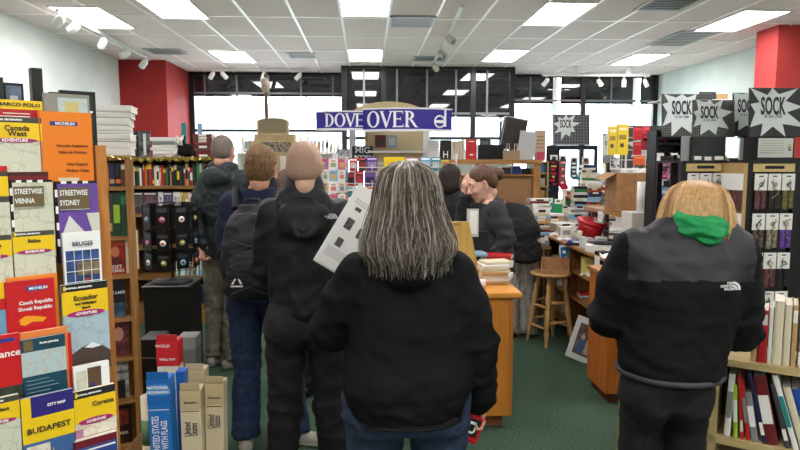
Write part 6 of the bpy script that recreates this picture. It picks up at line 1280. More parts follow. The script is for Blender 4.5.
# raised hutch shelf behind the counter, carrying cartons
HZ = at(625, 210, 5.5).z
t = thing('hutch_shelf', 'raised wooden shelf standing on the service counter', 'shelf unit', (2.14, 4.78, CZ)); MB().box(0, .47, 0, 1.2, HZ-CZ-.03, HZ-CZ).build('top', OAK, t)
for x in (.06, .41):
    for y in (.03, 1.14): MB().box(x, x+.03, y, y+.03, 0.001, HZ-CZ-.03).build('upright', DOAK, t)
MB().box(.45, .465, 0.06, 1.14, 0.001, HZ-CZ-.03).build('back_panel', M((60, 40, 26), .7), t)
bits(16, 2.2, 2.58, 6.2, 6.85, CZ, 'below the raised shelf', 55, 1.3, ('box', 'stack', 'sheet'))
a, b = at(617, 172, 5.3), at(652, 201, 5.3)
t = thing('cardboard_box', 'open brown cardboard box with white paper inside', 'cardboard box', ((a.x+b.x)/2+.0, 5.43, HZ+.001)); w = (b.x-a.x)/2; h = a.z-HZ-.01
for nm, q in (('front_side', (-w, w, -.13, -.126)), ('back_side', (-w, w, .126, .13)), ('left_side', (-w, -w+.004, -.126, .126)), ('right_side', (w-.004, w, -.126, .126)), ('bottom', (-w, w, -.13, .13))): MB().box(*q, 0, h if nm != 'bottom' else .004).build(nm, KRAFT, t)
MB().box(-.12, 0, -.126, .126, -.002, .002).build('flap', KRAFT, t, (-w, 0, h), (0, R(-28), 0)); MB().box(0, .1, -.126, .126, -.002, .002).build('flap', KRAFT, t, (w, 0, h), (0, R(-55), 0)); MB().box(-.002, .002, -.1265, -.1305, 0, h).build('tape_seam', M((140, 100, 64), .6), t)
t2 = thing('tissue_paper', 'white crumpled paper stuffed in the open cardboard box', 'paper', ((a.x+b.x)/2+.05, 5.44, HZ+h*.5)); s = SDF((-.14, -.12, -.02), (.14, .12, .2), .008); s.ell((0, 0, h*.5-.0), (.115, .09, .065), .02); V, F = s.mesh(); fig('paper', [(folds(V, F, .012, (14, 14, 14), 3), F, 0)], [M((228, 228, 224), .7)], t2)
a = at(651, 186, 4.6); t = thing('kraft_bag', 'brown kraft paper bag with string handles near the blonde woman\'s head', 'paper bag', (a.x, 4.61, at(651, 212, 4.6).z), R(-10)); h = a.z-at(651, 212, 4.6).z
MB().prismz([(-.06, 0), (.06, 0), (.06, .04), (.05, .06), (.06, .08), (-.06, .08), (-.05, .06), (-.06, .04)], 0, h).build('bag', M((178, 142, 100), .8), t); MB().tube([(-.03, -.002, h-.005), (-.025, -.01, h+.05), (.025, -.01, h+.05), (.03, -.002, h-.005)], .003, 6).build('handles', M((150, 116, 80), .7), t)
zz = at(651, 212, 4.6).z
box_thing('riser_box', 'pale box under the kraft bag at the right', 'box', (a.x-.01, 4.65, CZ+.001), .3, .2, zz-CZ-.003, M((206, 204, 196), .6), parts=('box',))
t = thing('paper_roll', 'white paper roll standing left of the kraft bag', 'paper roll', (at(642, 200, 4.62).x, 4.64, zz+.001)); MB().lathe([(0, 0), (.03, 0), (.03, h+.03), (.02, h+.03), (.02, h), (0, h)], 16).build('roll', WHITE, t)
for i, (px, w, h, c, l) in enumerate(((645, .09, .13, 'white', 'white binder box'), (654, .05, .13, 'dark grey', 'black and white patterned box'), (664, .12, .1, 'cream', 'cream low box'))):
    box_thing('storage_box', f'{l} just under the open cardboard box', 'box', (at(px, 205, 4.85).x, 4.86, HZ+.001), w, .08, h*.6, M(COL[c], .5), parts=('box',))

# ------------------------------------------------------------------ table heaped with books
YT = 6.95; zt = .95; tx0, tx1 = at(559, 230, YT).x, at(612, 230, YT).x
t = thing('book_table', 'wooden table heaped with books below the sock stand', 'table', (tx0, YT-.0, 0)); wT = tx1-tx0
MB().rbox(0, wT, 0, .9, zt-.035, zt, .004).build('tabletop', OAKX, t)
for x in (.03, wT-.09):
    for y in (.03, .81): MB().box(x, x+.06, y, y+.06, 0, zt-.035).build('leg', OAK, t)
MB().box(.02, wT-.02, .02, .04, .1, zt-.035).build('modesty_panel', M((30, 24, 20), .7), t)
ZC = ['white', 'cream', 'white', 'tan', 'white', 'green', 'red', 'navy', 'dark grey', 'cream', 'pale blue']
spec = [(568, 7.08, 204, .2), (580, 7.08, 186, .2), (594, 7.05, 180, .22), (608, 7.1, 190, .18), (588, 7.38, 166, .24), (571, 7.42, 188, .2), (604, 7.42, 172, .2)]
nm = ['front left', 'front centre', 'front right', 'rightmost', 'tallest rear', 'rear left', 'rear right']
for i, (px, Y, yt, l) in enumerate(spec):
    x = at(px, 210, Y).x; hgt_ = at(px, yt, Y).z-zt; n = max(3, int(hgt_/.03))
    pile(x, Y+.05, zt+.001, n, ZC, f'{nm[i]} pile on the book table', f'books in the {nm[i]} pile on the table', rz=g.uniform(-.2, .2), w=.17, l=.165, t=(.02, .04), seed=200+i, jit=.006)
# messy low pile of magazines in front, beside the bending worker
t = thing('side_table', 'low dark table of magazines left of the long counter', 'table', (1.60, 5.96, 0)); MB().rbox(0, .22, 0, .3, .78, .81, .004).build('tabletop', DOAKX, t)
for x in (.01, .17):
    for y in (.02, .24): MB().box(x, x+.04, y, y+.04, 0, .78).build('leg', DOAK, t)
pile(1.71, 6.11, .811, 18, ['white', 'cream', 'grey', 'tan', 'pale blue', 'white', 'dark red'], 'pile on the low dark table', 'magazines on the low dark table', rz=.1, w=.2, l=.2, t=(.018, .034), seed=300, jit=.008, name='magazine')
for i, (x, y, n) in enumerate(((2.0, 6.62, 7), (2.26, 6.6, 9), (2.04, 6.35, 4))): pile(x, y, CZ+.001, n, ['white', 'cream', 'grey', 'tan', 'pale blue', 'white'], ('left', 'right', 'front')[i]+' pile at the counter far end', 'magazines at the far end of the service counter', rz=.1, w=.2, l=.22, t=(.022, .03), seed=310+i, jit=.01, name='magazine')
for k, (px, py, c, l) in enumerate(((549, 198, (30, 140, 130), 'teal'), (558, 199, (40, 150, 90), 'green'))):
    tt = fo(f'{l} packet with a white header card on the magazine pile', px-4, px+4.5, py, pyb=py+14, base=c, layers=[(.1, .9, 0, .35, WH), (.3, .7, .1, .2, INK)], Y=6.6, name='sock_packet', cat='packet')
t = thing('notice_card', 'white notice card stuck to the raised shelf edge near the red tub', 'card', (2.137, 5.60, HZ-.115), R(-90)); MB().box(0, .11, 0, .003, 0, .1).build('card', WHITE, t); MB().box(.02, .09, -.001, 0, .06, .065).box(.02, .07, -.001, 0, .04, .045).build('printed_lines', M((120, 120, 120), .6), t)
p = at(609, 203, 5.9); t = thing('toy_figure', 'small red and green striped toy tree beside the cartons', 'toy', (p.x, 5.9, HZ+.047)); m = MB()
for k in range(4): m.lathe([(0, -.045+.03*k), (.045-.007*k, -.045+.03*k), (.03-.006*k, -.02+.03*k), (0, -.02+.03*k)], 14, 0)
m.build('rings', M((40, 150, 60), .5), t); MB().ball((0, 0, .09), .018).box(-.012, .012, -.012, .012, .1, .14).build('red_top', M((190, 30, 40), .5), t)

# ------------------------------------------------------------------ SOCK signs
def burst(cx, cz, r0, r1, n, seed, sq=1.0):
    g = random.Random(seed); pts = []
    for k in range(2*n):
        a = math.pi*k/n+g.uniform(-.08, .08)+math.pi/2; r = r1*g.uniform(.85, 1.15) if k % 2 == 0 else r0*g.uniform(.9, 1.1)
        pts.append((cx+r*math.cos(a), cz+r*math.sin(a)*sq))
    return pts
DOT = M((96, 100, 96), .5, kind='dots', sc=85, rgb2=(24, 25, 26)); 
def sock_sign(label, px0, px1, pyt, pyb, Y, rz=0, lean=-6, seed=1, size=.24, cut=(0.42, .58), board=None, tape=None, small=True, rr=(.26, .46), x=None):
    fr = Frame(0, Y, 0); a, b = fr.hit(px0, pyt), fr.hit(px1, pyb); w, h = b[0]-a[0], a[1]-b[1]
    t = thing('sock_sign', label, 'sign', (a[0], Y, b[1]), R(rz)); t.rotation_euler = (R(lean), 0, R(rz))
    MB().rbox(0, w, 0, .012, 0, h, .003).build('board', board or DOT, t)
    cx, cz = cut[0]*w, cut[1]*h; r = max(w, h); P = []
    for q, z in burst(cx, cz, r*rr[0], r*rr[1], 9, seed): P.append((min(max(q, .01*w), .99*w), min(max(z, .01*h), .99*h)))
    MB().prism(P[::-1], -.003, .001).build('starburst', M((196, 204, 202), .5), t)
    text('SOCK', size*w*1.5, INK, t, (cx, -.0045, cz+h*.06), .40, name='lettering', bold=size*w*.045)
    if small: text('it to me', size*w*.36, INK, t, (cx, -.0045, cz-h*.13), 1, name='lettering', shear=.3)
    return t
BOARD = M((34, 36, 38), .5); 
sock_sign('SOCK sign with white starburst over the heaped book table', 554, 590, 114, 145, 7.96, seed=3, board=M((96, 98, 98), .5, kind='dots', sc=26, rgb2=(56, 58, 60)), cut=(.34, .62), size=.2, rr=(.2, .36), small=False)
sock_sign('small pale SOCK sign left of the yellow card spinner', 604, 613, 133, 163, 6.2, seed=5, cut=(.5, .6), size=.36, board=M((120, 128, 132), .5), small=False, rr=(.3, .42))
sock_sign('dark SOCK sign half hidden behind the red card spinner', 622, 663, 125, 168, 6.32, seed=6, cut=(.62, .5), size=.18)
sock_sign('leftmost large SOCK sign against the right wall', 664, 713, 93, 137, 4.3, seed=7, cut=(.38, .6), size=.24, rr=(.3, .54))
sock_sign('SOCK sign over the left hanging-card stand', 695, 735, 99, 137, 3.35, seed=8, cut=(.38, .58), size=.26, rr=(.3, .54))
sock_sign('SOCK sign partly hidden behind the largest one', 736, 760, 92, 136, 3.45, seed=9, cut=(.5, .62), size=.44, board=BOARD, rr=(.34, .6))
sock_sign('largest SOCK sign over the right hanging-card stand', 752, 806, 87, 137, 3.2, seed=10, cut=(.4, .55), size=.27, board=BOARD, rr=(.28, .6), lean=-4)
def post(px, pyt, Y, label, zb=0.0, w=.04, name='stand_post', col=(22, 22, 24)):
    p = at(px, pyt, Y); t = thing(name, label, 'stand', (p.x, Y, zb)); MB().box(-w/2, w/2, -.012, .012, 0, p.z-zb).build('post', M(col, .4), t); MB().rbox(-.12, .12, -.08, .08, 0, .015, .003).build('foot', M(col, .4), t); return t
post(609, 150, 6.24, 'thin black stand behind the small pale sign', CZ+.001); post(642, 150, 6.36, 'thin black stand behind the half hidden dark sign'); 
# sock stand over the book table
t = thing('sock_stand', 'black frame stand hung with patterned socks beside the book table', 'display stand', (at(572, 150, 7.98).x, 7.98, 0)); hw = at(596, 150, 7.98).x-at(572, 150, 7.98).x; z1 = at(572, 146, 7.98).z
for e in (-1, 1): MB().box(e*hw-.02, e*hw+.02, -.015, .015, 0, z1).build('post', BLACK, t)
MB().box(-hw, hw, -.02, .02, z1-.05, z1+.01).build('top_bar', BLACK, t); MB().box(-hw, -hw*.5, .0, .01, .5, z1-.05).build('back_panel', M((34, 34, 36), .7), t); MB().box(-hw-.02, hw+.02, -.15, .015, 0, .04).build('base', BLACK, t)
def sock(label, px, pyt, L_, cols, Y=7.93, sc=1.0, head=True):
    p = at(px, pyt, Y); t = thing('sock', label, 'socks', (p.x, Y, p.z), 0, 'patterned socks on display'); h = L_
    if head: MB().box(-.05, .05, 0, .002, -.08, .0).box(-.025, .025, -.001, 0, -.06, -.02, 1).build('header_card', [WHITE, INK], t)
    z = -.055; m = MB(); n = len(cols)
    P = [(1.5*a, b) for a, b in [(-.03, 0), (.03, 0), (.03, -h*.62), (.04, -h*.8), (.055, -h*.9), (.05, -h), (.0, -h), (-.028, -h*.85), (-.03, -h*.6)]]
    MB().prism([(x, zz+z) for x, zz in P][::-1], .0, .012).build('fabric', M(cols[0], .9), t)
    g2 = random.Random(int(px)); m = MB()
    for k in range(7): m.box(g2.uniform(-.04, -.01), g2.uniform(.01, .04), -.0015, .001, z-h*(.08+.11*k)-.02, z-h*(.08+.11*k)+g2.uniform(0, .01), k % (n-1))
    m.build('pattern', [M(c, .9) for c in cols[1:]], t)
sock('nutcracker-patterned black and red sock', 554, 155, .42, [(24, 26, 50), (190, 40, 40), (220, 180, 60), (190, 40, 40)]); sock('raspberry red sock with pale dots', 563, 155, .40, [(176, 30, 70), (230, 200, 210), (60, 120, 80)])
sock('teal sock with white pattern', 574, 157, .24, [(30, 110, 130), (230, 230, 230), (60, 60, 80)]); sock('mint blue sock with a pink dot', 586, 157, .22, [(140, 190, 190), (210, 70, 90), (230, 230, 230)])
sock('dark blue sock at the left post of the stand', 548, 170, .26, [(30, 34, 60), (70, 80, 110), (30, 30, 40)], head=False)
# yellow and red card spinner
xs, Ysn = at(628, 160, 5.8).x, 5.85
t = thing('card_spinner', 'white wire spinner with yellow and red cards right of the book table', 'display spinner', (xs, Ysn, HZ+.001)); m = MB().tube([(0, 0, 0), (0, 0, at(628, 125, Ysn).z-HZ)], .01, 8)
for py in (160, 150, 138, 128): z = at(628, py, Ysn).z-HZ; m.tube([(-.17, -.05, z), (0, -.09, z), (.17, -.05, z)], .004, 5)
for e in (-.17, -.06, .06, .17): m.tube([(e, -.05, at(628, 170, Ysn).z-HZ), (e, -.05, at(628, 127, Ysn).z-HZ)], .004, 5)
m.build('wire_frame', M((224, 224, 222), .4, .2), t); MB().lathe([(0, 0), (.12, 0), (.12, .015), (0, .02)], 20).build('base', WHITE, t)
yc = [(609, 617.5, 'front yellow card box, left face', (230, 200, 70)), (618, 629, 'front yellow card box, right face', (236, 206, 60))]
for a, b, l, c in yc: fo(l, a, b, 126 if a < 615 else 124, pyb=155, base=c, layers=[(.15, .85, .12, .2, M((250, 240, 200), .5)), (.15, .8, .35, .5, M((160, 130, 60), .5)), (.25, .6, .62, .75, M((90, 80, 60), .5))], Y=Ysn-.13, name='card_pack', cat='card pack', thick=.03)
for a, b, yt, yb, l, c in ((634, 643, 127, 140, 'upper left red card pack', (190, 36, 44)), (644, 650, 126, 141, 'upper right red card pack', (206, 50, 56)), (634, 642, 142, 155, 'lower left red card pack', (180, 30, 40)), (643, 651, 134, 150, 'dark red folded card pack', (150, 24, 34)), (634, 645, 156, 165, 'orange card pack at the bottom', (214, 90, 40))):
    fo(f'{l} on the white wire spinner', a, b, yt, pyb=yb, base=c, layers=[(.1, .9, .1, .25, M(tuple(min(255, x+40) for x in c), .5))], Y=Ysn-.12, name='card_pack', cat='card pack', thick=.02)
# dark stand with pink things
t = thing('black_cabinet', 'black display cabinet against the right wall holding pink packets', 'cabinet', (at(655, 150, 4.37).x, 4.36, .901)); w = at(690, 150, 4.37).x-at(655, 150, 4.37).x; h = at(670, 130, 4.37).z-.901
MB().box(0, w, .12, .14, 0, h).build('back_panel', BLACK, t); MB().box(0, .02, 0, .13, 0, h).build('side_panel', BLACK, t); MB().box(w-.02, w, 0, .13, 0, h).build('side_panel', BLACK, t)
for py in (132, 143, 170, 200): z = at(670, py, 4.37).z-.901; MB().box(.02, w-.02, 0, .12, z-.012, z).build('shelf', BLACK, t)
for i, (px, py, L_, c, l) in enumerate(((664, 153, .13, (214, 50, 120), 'hot pink packet in the black cabinet'), (671, 153, .15, (220, 70, 130), 'second pink packet right of the hot pink one'), (680, 155, .2, (90, 100, 110), 'grey patterned packet hanging right of the pink pair'), (686, 156, .2, (130, 130, 190), 'lilac patterned packet hanging at the cabinet edge'), (667, 178, .2, (60, 90, 140), 'blue packet hanging on the lower rail'), (674, 180, .2, (50, 54, 66), 'dark packet hanging on the lower rail'))):
    sock(l, px, py, L_, [c, tuple(min(255, x+70) for x in c), (240, 240, 240)], Y=4.33)
p = at(664, 142, 4.4); t = thing('piggy_bank', 'small magenta figurine on the black cabinet shelf', 'figurine', (p.x, 4.42, at(670, 143, 4.37).z+.001)); s = SDF((-.05, -.05, 0), (.05, .05, .1), .004); s.ell((0, 0, .025), (.03, .025, .024), .01).ell((-.01, -.01, .06), (.018, .018, .018), .008); V, F = s.mesh(); fig('figurine', [(V, F, 0)], [M((200, 40, 90), .4)], t)
fo('grey board leaning between the pink packets and the black box sign', 683, 691, 136, pyb=161, base=(150, 152, 152), Y=3.34, name='board', cat='board'); 
box_thing('peach_box', 'peach cardboard box on the black cabinet', 'box', (at(680, 133, 4.4).x, 4.43, h+.902), .1, .09, .06, M((220, 166, 130), .6), parts=('box',))

# ------------------------------------------------------------------ hanging-card stands
def card_stand(label, px0, px1, Y, cols3, side, rz, seed, nm, txt=None):
    fr = Frame(at((px0+px1)/2, 170, Y).x, Y, R(rz)); ul, zt = fr.hit(px0, 162); ur, _ = fr.hit(px1, 162); w = ur-ul
    t = thing('card_stand', label, 'display stand', fr.w(0, 0, 0), R(rz)); fz = at((px0+px1)/2, 163, Y).z
    for x in (ul, ur): MB().box(x-.014, x+.014, .0, .03, 0, fz).build('post', BLACK, t)
    for x in (ul, ur): MB().box(x-.014, x+.014, .27, .30, 0, fz).build('post', BLACK, t)
    MB().box(ul, ur, .14, .15, .1, fz).build('back_panel', M((40, 38, 36), .7), t); MB().box(ul-.01, ur+.01, 0, .3, 0, .1).build('base', BLACK, t)
    MB().box(ul+.014, ur-.014, .0, .02, fz-.045, fz-.002).build('header_board', M((214, 190, 130), .5, kind='woodx', rgb2=(196, 168, 108)), t); MB().box(-w*.2, w*.2, -.003, .0, fz-.03, fz-.014).build('handle_slot', BLACK, t)
    MB().box(ul-.015, ur+.015, -.01, .31, fz, fz+.012).build('top', BLACK, t)
    g = random.Random(seed); cw = (w-.03)/3; k = 0
    for r_ in range(4):
        z1 = fz-.055-.205*r_
        m = MB().tube([(ul, .01, z1-.016), (ur, .01, z1-.016)], .003, 5)
        m.build('hook_rail', STEEL, t)
        for c_ in range(3):
            x = ul+.015+cw*(c_+.5); col, kind = cols3[(r_*3+c_) % len(cols3)]
            p = fr.w(x, -.012, z1); c = thing('hanging_card', f'white card with {kind}, {ORD[r_]} row {("left", "middle", "right")[c_]} of the {nm}', 'hang card', p, R(rz), f'hanging cards on the {nm}')
            a = cw*.46; MB().box(-a, a, 0, .002, -.085, .0).box(-a*.35, a*.35, -.0008, 0, -.016, -.010, 1).build('card', [M((222, 222, 216), .5), INK], c)
            m = MB(); m.rbox(-a*.85, -a*.06, -.004, .006, -.185, -.085, .002).rbox(a*.06, a*.85, -.004, .006, -.18, -.085, .002); m.build('sleeve', M(col, .5, kind='noise', sc=70, amt=.5), c)
            m = MB(); q = [(g.uniform(-a*.6, a*.6), -.006, -.03-.014*j) for j in range(8)]; m.tube(q, .0025, 5); m.tube([(a*.3*math.cos(b), -.006, -.055+a*.3*math.sin(b)) for b in [2*math.pi*i/12 for i in range(12)]], .002, 5, closed=True); m.build('eyeglass_cord', M([(30, 28, 28), (90, 60, 50), (150, 130, 90)][g.randrange(3)], .3, .3), c); k += 1
    if side:
        for r_ in range(4):
            for c_ in range(3):
                z1 = fz-.055-.205*r_; v = .05+.09*c_; p = fr.w(ul-.055, v-.03, z1); col, kind = cols3[(r_+c_*2) % len(cols3)]
                c = thing('hanging_card', f'side-on card with {kind}, {ORD[r_]} row {("front", "middle", "rear")[c_]}, flank of {nm}', 'hang card', p, R(rz-70), f'side cards on the {nm}')
                a = cw*.46; MB().box(-a, a, 0, .002, -.085, 0).build('card', M((222, 222, 216), .5), c); MB().rbox(-a*.85, a*.85, -.004, .006, -.185, -.085, .002).build('sleeve', M(col, .5, kind='noise', sc=70, amt=.5), c)
        MB().box(ul-.035, ul-.014, .0, .28, .1, fz).build('flank_panel', M((176, 146, 96), .6), t)
    return t, fr, fz
C1 = [((70, 60, 60), 'a grey case'), ((60, 50, 56), 'a dark case'), ((96, 40, 50), 'a wine case'), ((40, 70, 60), 'a green case'), ((90, 80, 70), 'a brown case')]
C2 = [((110, 60, 66), 'a rose-brown case'), ((34, 26, 30), 'a black case'), ((120, 116, 50), 'a mustard case'), ((110, 90, 80), 'a tan case'), ((150, 146, 126), 'a cream case'), ((110, 70, 170), 'a purple case'), ((40, 40, 46), 'a charcoal case')]
_, fr1, f1 = card_stand('left black stand of hanging cards behind the blonde woman', 684, 727, 3.3, C1, False, 0, 5, 'left card stand')
_, fr2, f2 = card_stand('right black stand of hanging cards at the picture edge', 751, 798, 3.1, C2, True, 0, 6, 'right card stand')
t = cover('display_sign', 'dark green-black box sign on the left card stand', 'sign', Frame(0, 3.32), 692, 726, 137, 0, 0, M((34, 40, 38), .4), [(.0, 1, .78, 1, M((70, 72, 70), .4)), (.1, .3, .8, .95, WH), (.4, .6, .82, .97, WH), (.7, .95, .8, .95, WH), (0, .03, 0, 1, BLACK)], [('Leu', .17, .2, .14, 1, M((16, 18, 18), .5))], thick=.12, pyb=161)
t = cover('display_sign', 'pale printed box sign on the right card stand', 'sign', Frame(0, 3.13), 758, 795, 137, 0, 0, BLACK, [(.02, .96, .05, .85, M((190, 192, 184), .4))]+[(.08, .7, y, y+.02, M((130, 132, 126), .5)) for y in (.15, .25, .35, .45, .55, .65)]+[(.84, .9, .3+.1*k, .37+.1*k, M(c, .5)) for k, c in enumerate(((200, 160, 80), (120, 110, 90), (60, 60, 60)))], thick=.12, pyb=161)
fo('white slanted card between the two box signs', 741, 748, 138, pyb=160, base=(200, 204, 200), Y=3.3, name='card', cat='card')
p = at(746, 164, 3.2); t = thing('figurine', 'small red and cream figurine between the two card stands', 'figurine', (p.x+.02, 3.46, at(746, 170, 3.2).z)); s = SDF((-.06, -.05, -.01), (.06, .05, .16), .005); s.ell((0, 0, .02), (.028, .025, .03), .01).ell((0, 0, .065), (.022, .02, .03), .01).ell((0, 0, .105), (.018, .018, .018), .006).cone((-.02, 0, .07), (-.035, -.01, .04), .008, .007, .005).cone((.02, 0, .07), (.035, -.01, .04), .008, .007, .005); V, F = s.mesh()
fig('figurine', [(V, F, lambda c: np.where(c[:, 2] < .045, 0, np.where(c[:, 2] < .09, 1, 2)))], [M((150, 40, 40), .5), M((190, 170, 140), .5), M((206, 150, 120), .5)], t)
t = thing('riser_box', 'narrow black pillar between the two card stands', 'stand', (p.x+.02, 3.46, 0)); MB().rbox(-.045, .045, -.04, .05, 0, at(746, 170, 3.2).z-.003, .003).build('pillar', M((150, 120, 76), .5, kind='wood', amt=.2), t)
# small sock packets row under the signs (tabs seen over the stands)
fo('black patterned box on the wall ledge above the SOCK signs', 700, 716, 92, pyb=99, base=(30, 30, 30), layers=[(.05, .95, .15, .85, DOT)], Y=4.6, name='gift_box', cat='box')
fo('tan small ornament card on the wall ledge', 717, 728, 94, pyb=99, base=(190, 160, 110), Y=4.6, name='gift_box', cat='box')
z = at(700, 99, 4.6).z; t = thing('wall_ledge', 'thin white ledge behind the SOCK signs', 'shelf', (at(655, 99, 4.75).x, 4.58, z-.012)); MB().box(0, .9, 0, .3, 0, .01).build('board', WHITE, t); t2 = MB().box(.02, .05, .02, .05, -z+.012, 0).box(.85, .88, .02, .05, -z+.012, 0).box(.02, .88, .02, .05, -.05, 0).build('support', WHITE, t)

# ------------------------------------------------------------------ lower right bookshelf, turned towards the aisle
a = at(716, 436, 2.25); RS = Frame(a.x, 2.25, math.atan2(-.57, .82))
z1 = a.z; z2 = at(745, 362, 2.2).z; u0, u1 = -.34, 1.0
t = thing('low_bookcase', 'pale birch bookcase in the lower right corner', 'bookcase', RS.w(0, 0, 0), RS.rz)
MB().box(u0-.03, u0, 0, .26, 0, z2).build('side_panel', BIRCHV, t); MB().box(-.03, 0, .0, .25, 0, z2-.02).build('divider', BIRCHV, t); MB().box(u1, u1+.03, 0, .26, 0, z2).build('side_panel', BIRCHV, t)
MB().box(u0-.03, u1+.03, -.005, .26, z2-.025, z2).build('top_shelf', BIRCH, t); MB().box(u0, u1, .245, .26, 0, z2).build('back_panel', M((110, 90, 56), .7), t)
for z in (z1, z1-.36): MB().box(u0, u1, 0, .245, z-.028, z).build('shelf', BIRCH, t)
def rs_book(label, uc, tk, hh, col, z, tilt, band=None, d=.16, v=.02, pb=False):
    me = book_mesh(tk, d, hh, col, band, pb); s_ = math.sin(R(abs(tilt)))*tk/2
    put('book', me, label, 'book', RS.w(uc, v, z+.001+s_), (0, R(tilt), RS.rz), 'books on the birch bookcase')
lw = [('white', .022, .25, 2, ('grey', 'mid'), 'upright white book with a long spine title, first on the lower birch shelf'), ('lime green', .014, .21, -3, ('white', 'mid'), 'lime and white thin book, second on the lower birch shelf'), ('red', .012, .25, -5, ('cream', 'low'), 'thin red book, third on the lower birch shelf'),
      ('red', .014, .23, -8, ('grey', 'mid'), 'red and grey thin book, fourth on the lower birch shelf'), ('grey', .024, .19, -10, ('white', 'mid'), 'short grey-wrapped book, fifth on the lower birch shelf'), ('navy', .014, .27, -14, ('white', 'low'), 'tall navy and green thin book leaning, sixth on the lower birch shelf'),
      ('dark red', .042, .26, -12, ('white', 'mid'), 'thick dark red book with a white wrapper, lower birch shelf'), ('dark grey', .016, .24, -15, ('white', 'low'), 'dark thin book right of the thick dark red one'), ('white', .018, .28, -17, ('teal', 'mid'), 'tall white and green book leaning left, lower birch shelf'),
      ('cream', .024, .24, -17, None, 'cream-yellow book leaning behind the tall white one'), ('blue', .03, .24, -18, ('cream', 'low'), 'blue-topped book with a pale wrapper near the right edge'), ('red', .03, .25, -18, ('cream', 'low'), 'red-topped book with a pale wrapper at the right edge'), ('black', .02, .25, -18, None, 'black book last on the lower birch shelf')]
u = .035
for col, tk, hh, tl, band, l in lw: rs_book(l, u, tk, hh, col, z1, tl, band); u += tk/math.cos(R(tl))+.0085
for k in range(6): rs_book(f'{("dark grey", "white", "navy", "black", "cream", "red")[k]} book, {ORD[k]} from left on the bottom birch shelf', .06+.07*k, .03, .22, ('dark grey', 'white', 'navy', 'black', 'cream', 'red')[k], z1-.36, 0)
for k in range(7): rs_book(f'{("cream", "red", "cream", "white", "tan", "cream", "dark red")[k]} book, {ORD[k]} from left behind the blonde woman, lower birch shelf', u0+.03+.042*k, .03, .22, ('cream', 'red', 'cream', 'white', 'tan', 'cream', 'dark red')[k], z1, 0, ('black', 'high'))
# upper row
u = .10
for col, tk, hh, l in (('tan', .018, .15, 'slim tan book, first on the birch top shelf'), ('red', .03, .20, 'red-orange book with a white wrapper, birch top shelf'), ('white', .012, .21, 'thin white book beside the red-orange one'), ('cream', .03, .24, 'tall cream book on the birch top shelf'), ('cream', .022, .23, 'second tall cream book, right of the tallest'), ('tan', .016, .23, 'pale spine left of the portrait biography')):
    rs_book(l, u+tk/2, tk, hh, col, z2, 0, ('white', 'high') if col != 'cream' else None); u += tk+.003
t = thing('biography', 'thick biography with GRANT on a red spine and a bearded portrait', 'book', RS.w(u+.045, .02, z2+.001), RS.rz); m = MB()
m.rbox(-.04, .04, 0, .16, 0, .25, .002).build('cover', M((206, 200, 188), .5), t); MB().box(-.038, .038, -.0015, 0, .165, .245).build('portrait_panel', M((120, 100, 80), .5, kind='noise', sc=20, amt=.3), t); MB().box(-.038, .038, -.0015, 0, .02, .163).build('red_panel', M((176, 34, 40), .5), t)
s = SDF((-.035, -.02, .17), (.035, .012, .245), .0035); s.ell((0, -.001, .213), (.014, .004, .017), .003); s.ell((0, -.001, .178), (.03, .003, .015), .003); V, F = s.mesh(); fig('portrait', [(V, F, lambda c: np.where(c[:, 2] > .21, 0, 1))], [M((190, 150, 120), .6), M((50, 38, 32), .7)], t)
text('GRANT', .03, WH, t, (-.012, -.003, .09), 1, rot=(math.pi/2, math.pi/2, 0), bold=.0006)
MB().box(-.04, .04, -.0022, 0, .01, .06).build('white_wrapper', WHITE, t)
for k in range(3): rs_book(f'{("navy", "cream", "white")[k]} book right of the bearded biography, {ORD[k]} along', u+.11+.035*k, .03, .23, ('navy', 'cream', 'white')[k], z2, 0)
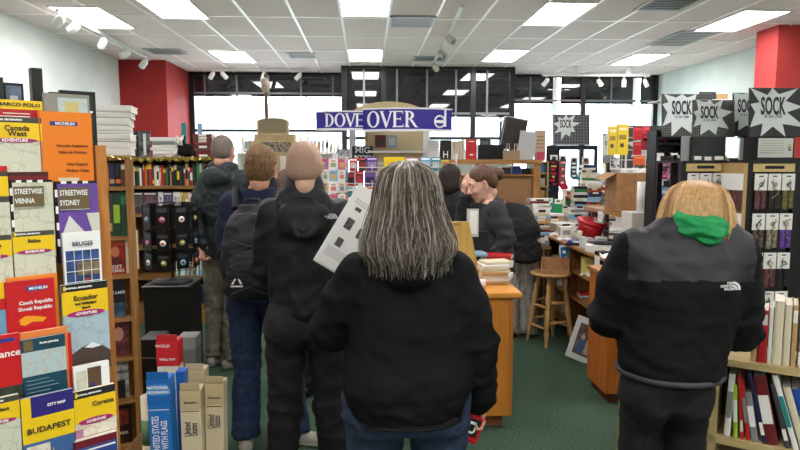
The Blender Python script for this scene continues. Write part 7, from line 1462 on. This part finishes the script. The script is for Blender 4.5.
# price tags dangling before the stands: white wrapped stack left of the top shelf
for k in range(4): rs_book(f'{("white", "cream", "white", "tan")[k]} low book behind the blonde woman, {ORD[k]} on the birch top shelf', -.25+.05*k, .03, .16, ('white', 'cream', 'white', 'tan')[k], z2, 0)

a, b = at(664, 130, 4.32), at(712, 130, 4.32); t = thing('sign_stand', 'thin black stand holding the leftmost large SOCK sign', 'stand', ((a.x+b.x)/2+.1, 4.325, .902)); MB().box(-.012, .012, 0, .02, 0, at(690, 137, 4.32).z-.902).box(-.3, .1, 0, .03, at(690, 139, 4.32).z-.902, at(690, 137, 4.32).z-.902).build('post', BLACK, t)
t = thing('sign_stand', 'thin black stand behind the partly hidden SOCK sign', 'stand', (at(748, 130, 3.5).x, 3.48, 0)); MB().box(-.012, .012, 0, .02, 0, at(748, 136, 3.5).z).box(-.06, .06, -.02, .02, at(748, 138, 3.5).z, at(748, 136, 3.5).z).build('post', BLACK, t)
a, b = at(690, 150, 3.8), at(850, 150, 3.8); t = thing('pegboard_panel', 'tall dark backing panel behind the hanging-card stands', 'display panel', (a.x, 3.8, 0)); w = b.x-a.x; MB().box(0, w, 0, .02, .05, a.z-.05).build('board', M((26, 25, 26), .7), t); MB().box(-.02, 0, -.02, .04, 0, a.z-.03).build('post', BLACK, t); MB().box(w, w+.02, -.02, .04, 0, a.z-.03).build('post', BLACK, t)

# ------------------------------------------------------------------ lettering and strands become plain meshes
bpy.context.view_layer.update()
_dg = bpy.context.evaluated_depsgraph_get(); _swap = []
for o in [x for x in bpy.data.objects if x.type in ('FONT', 'CURVE')]:
    me = bpy.data.meshes.new_from_object(o.evaluated_get(_dg))
    if not len(me.materials):
        for m in o.data.materials: me.materials.append(m)
    _swap.append((o, me))
for o, me in _swap:
    n = o.name; o.name = n+'_old'; q = bpy.data.objects.new(n, me); C.objects.link(q)
    q.parent = o.parent; q.location = o.location; q.rotation_euler = o.rotation_euler; q.scale = o.scale
    for k in o.keys():
        if k in ('label', 'category', 'group', 'kind'): q[k] = o[k]
    for ch in [x for x in bpy.data.objects if x.parent == o]: ch.parent = q
    bpy.data.objects.remove(o)
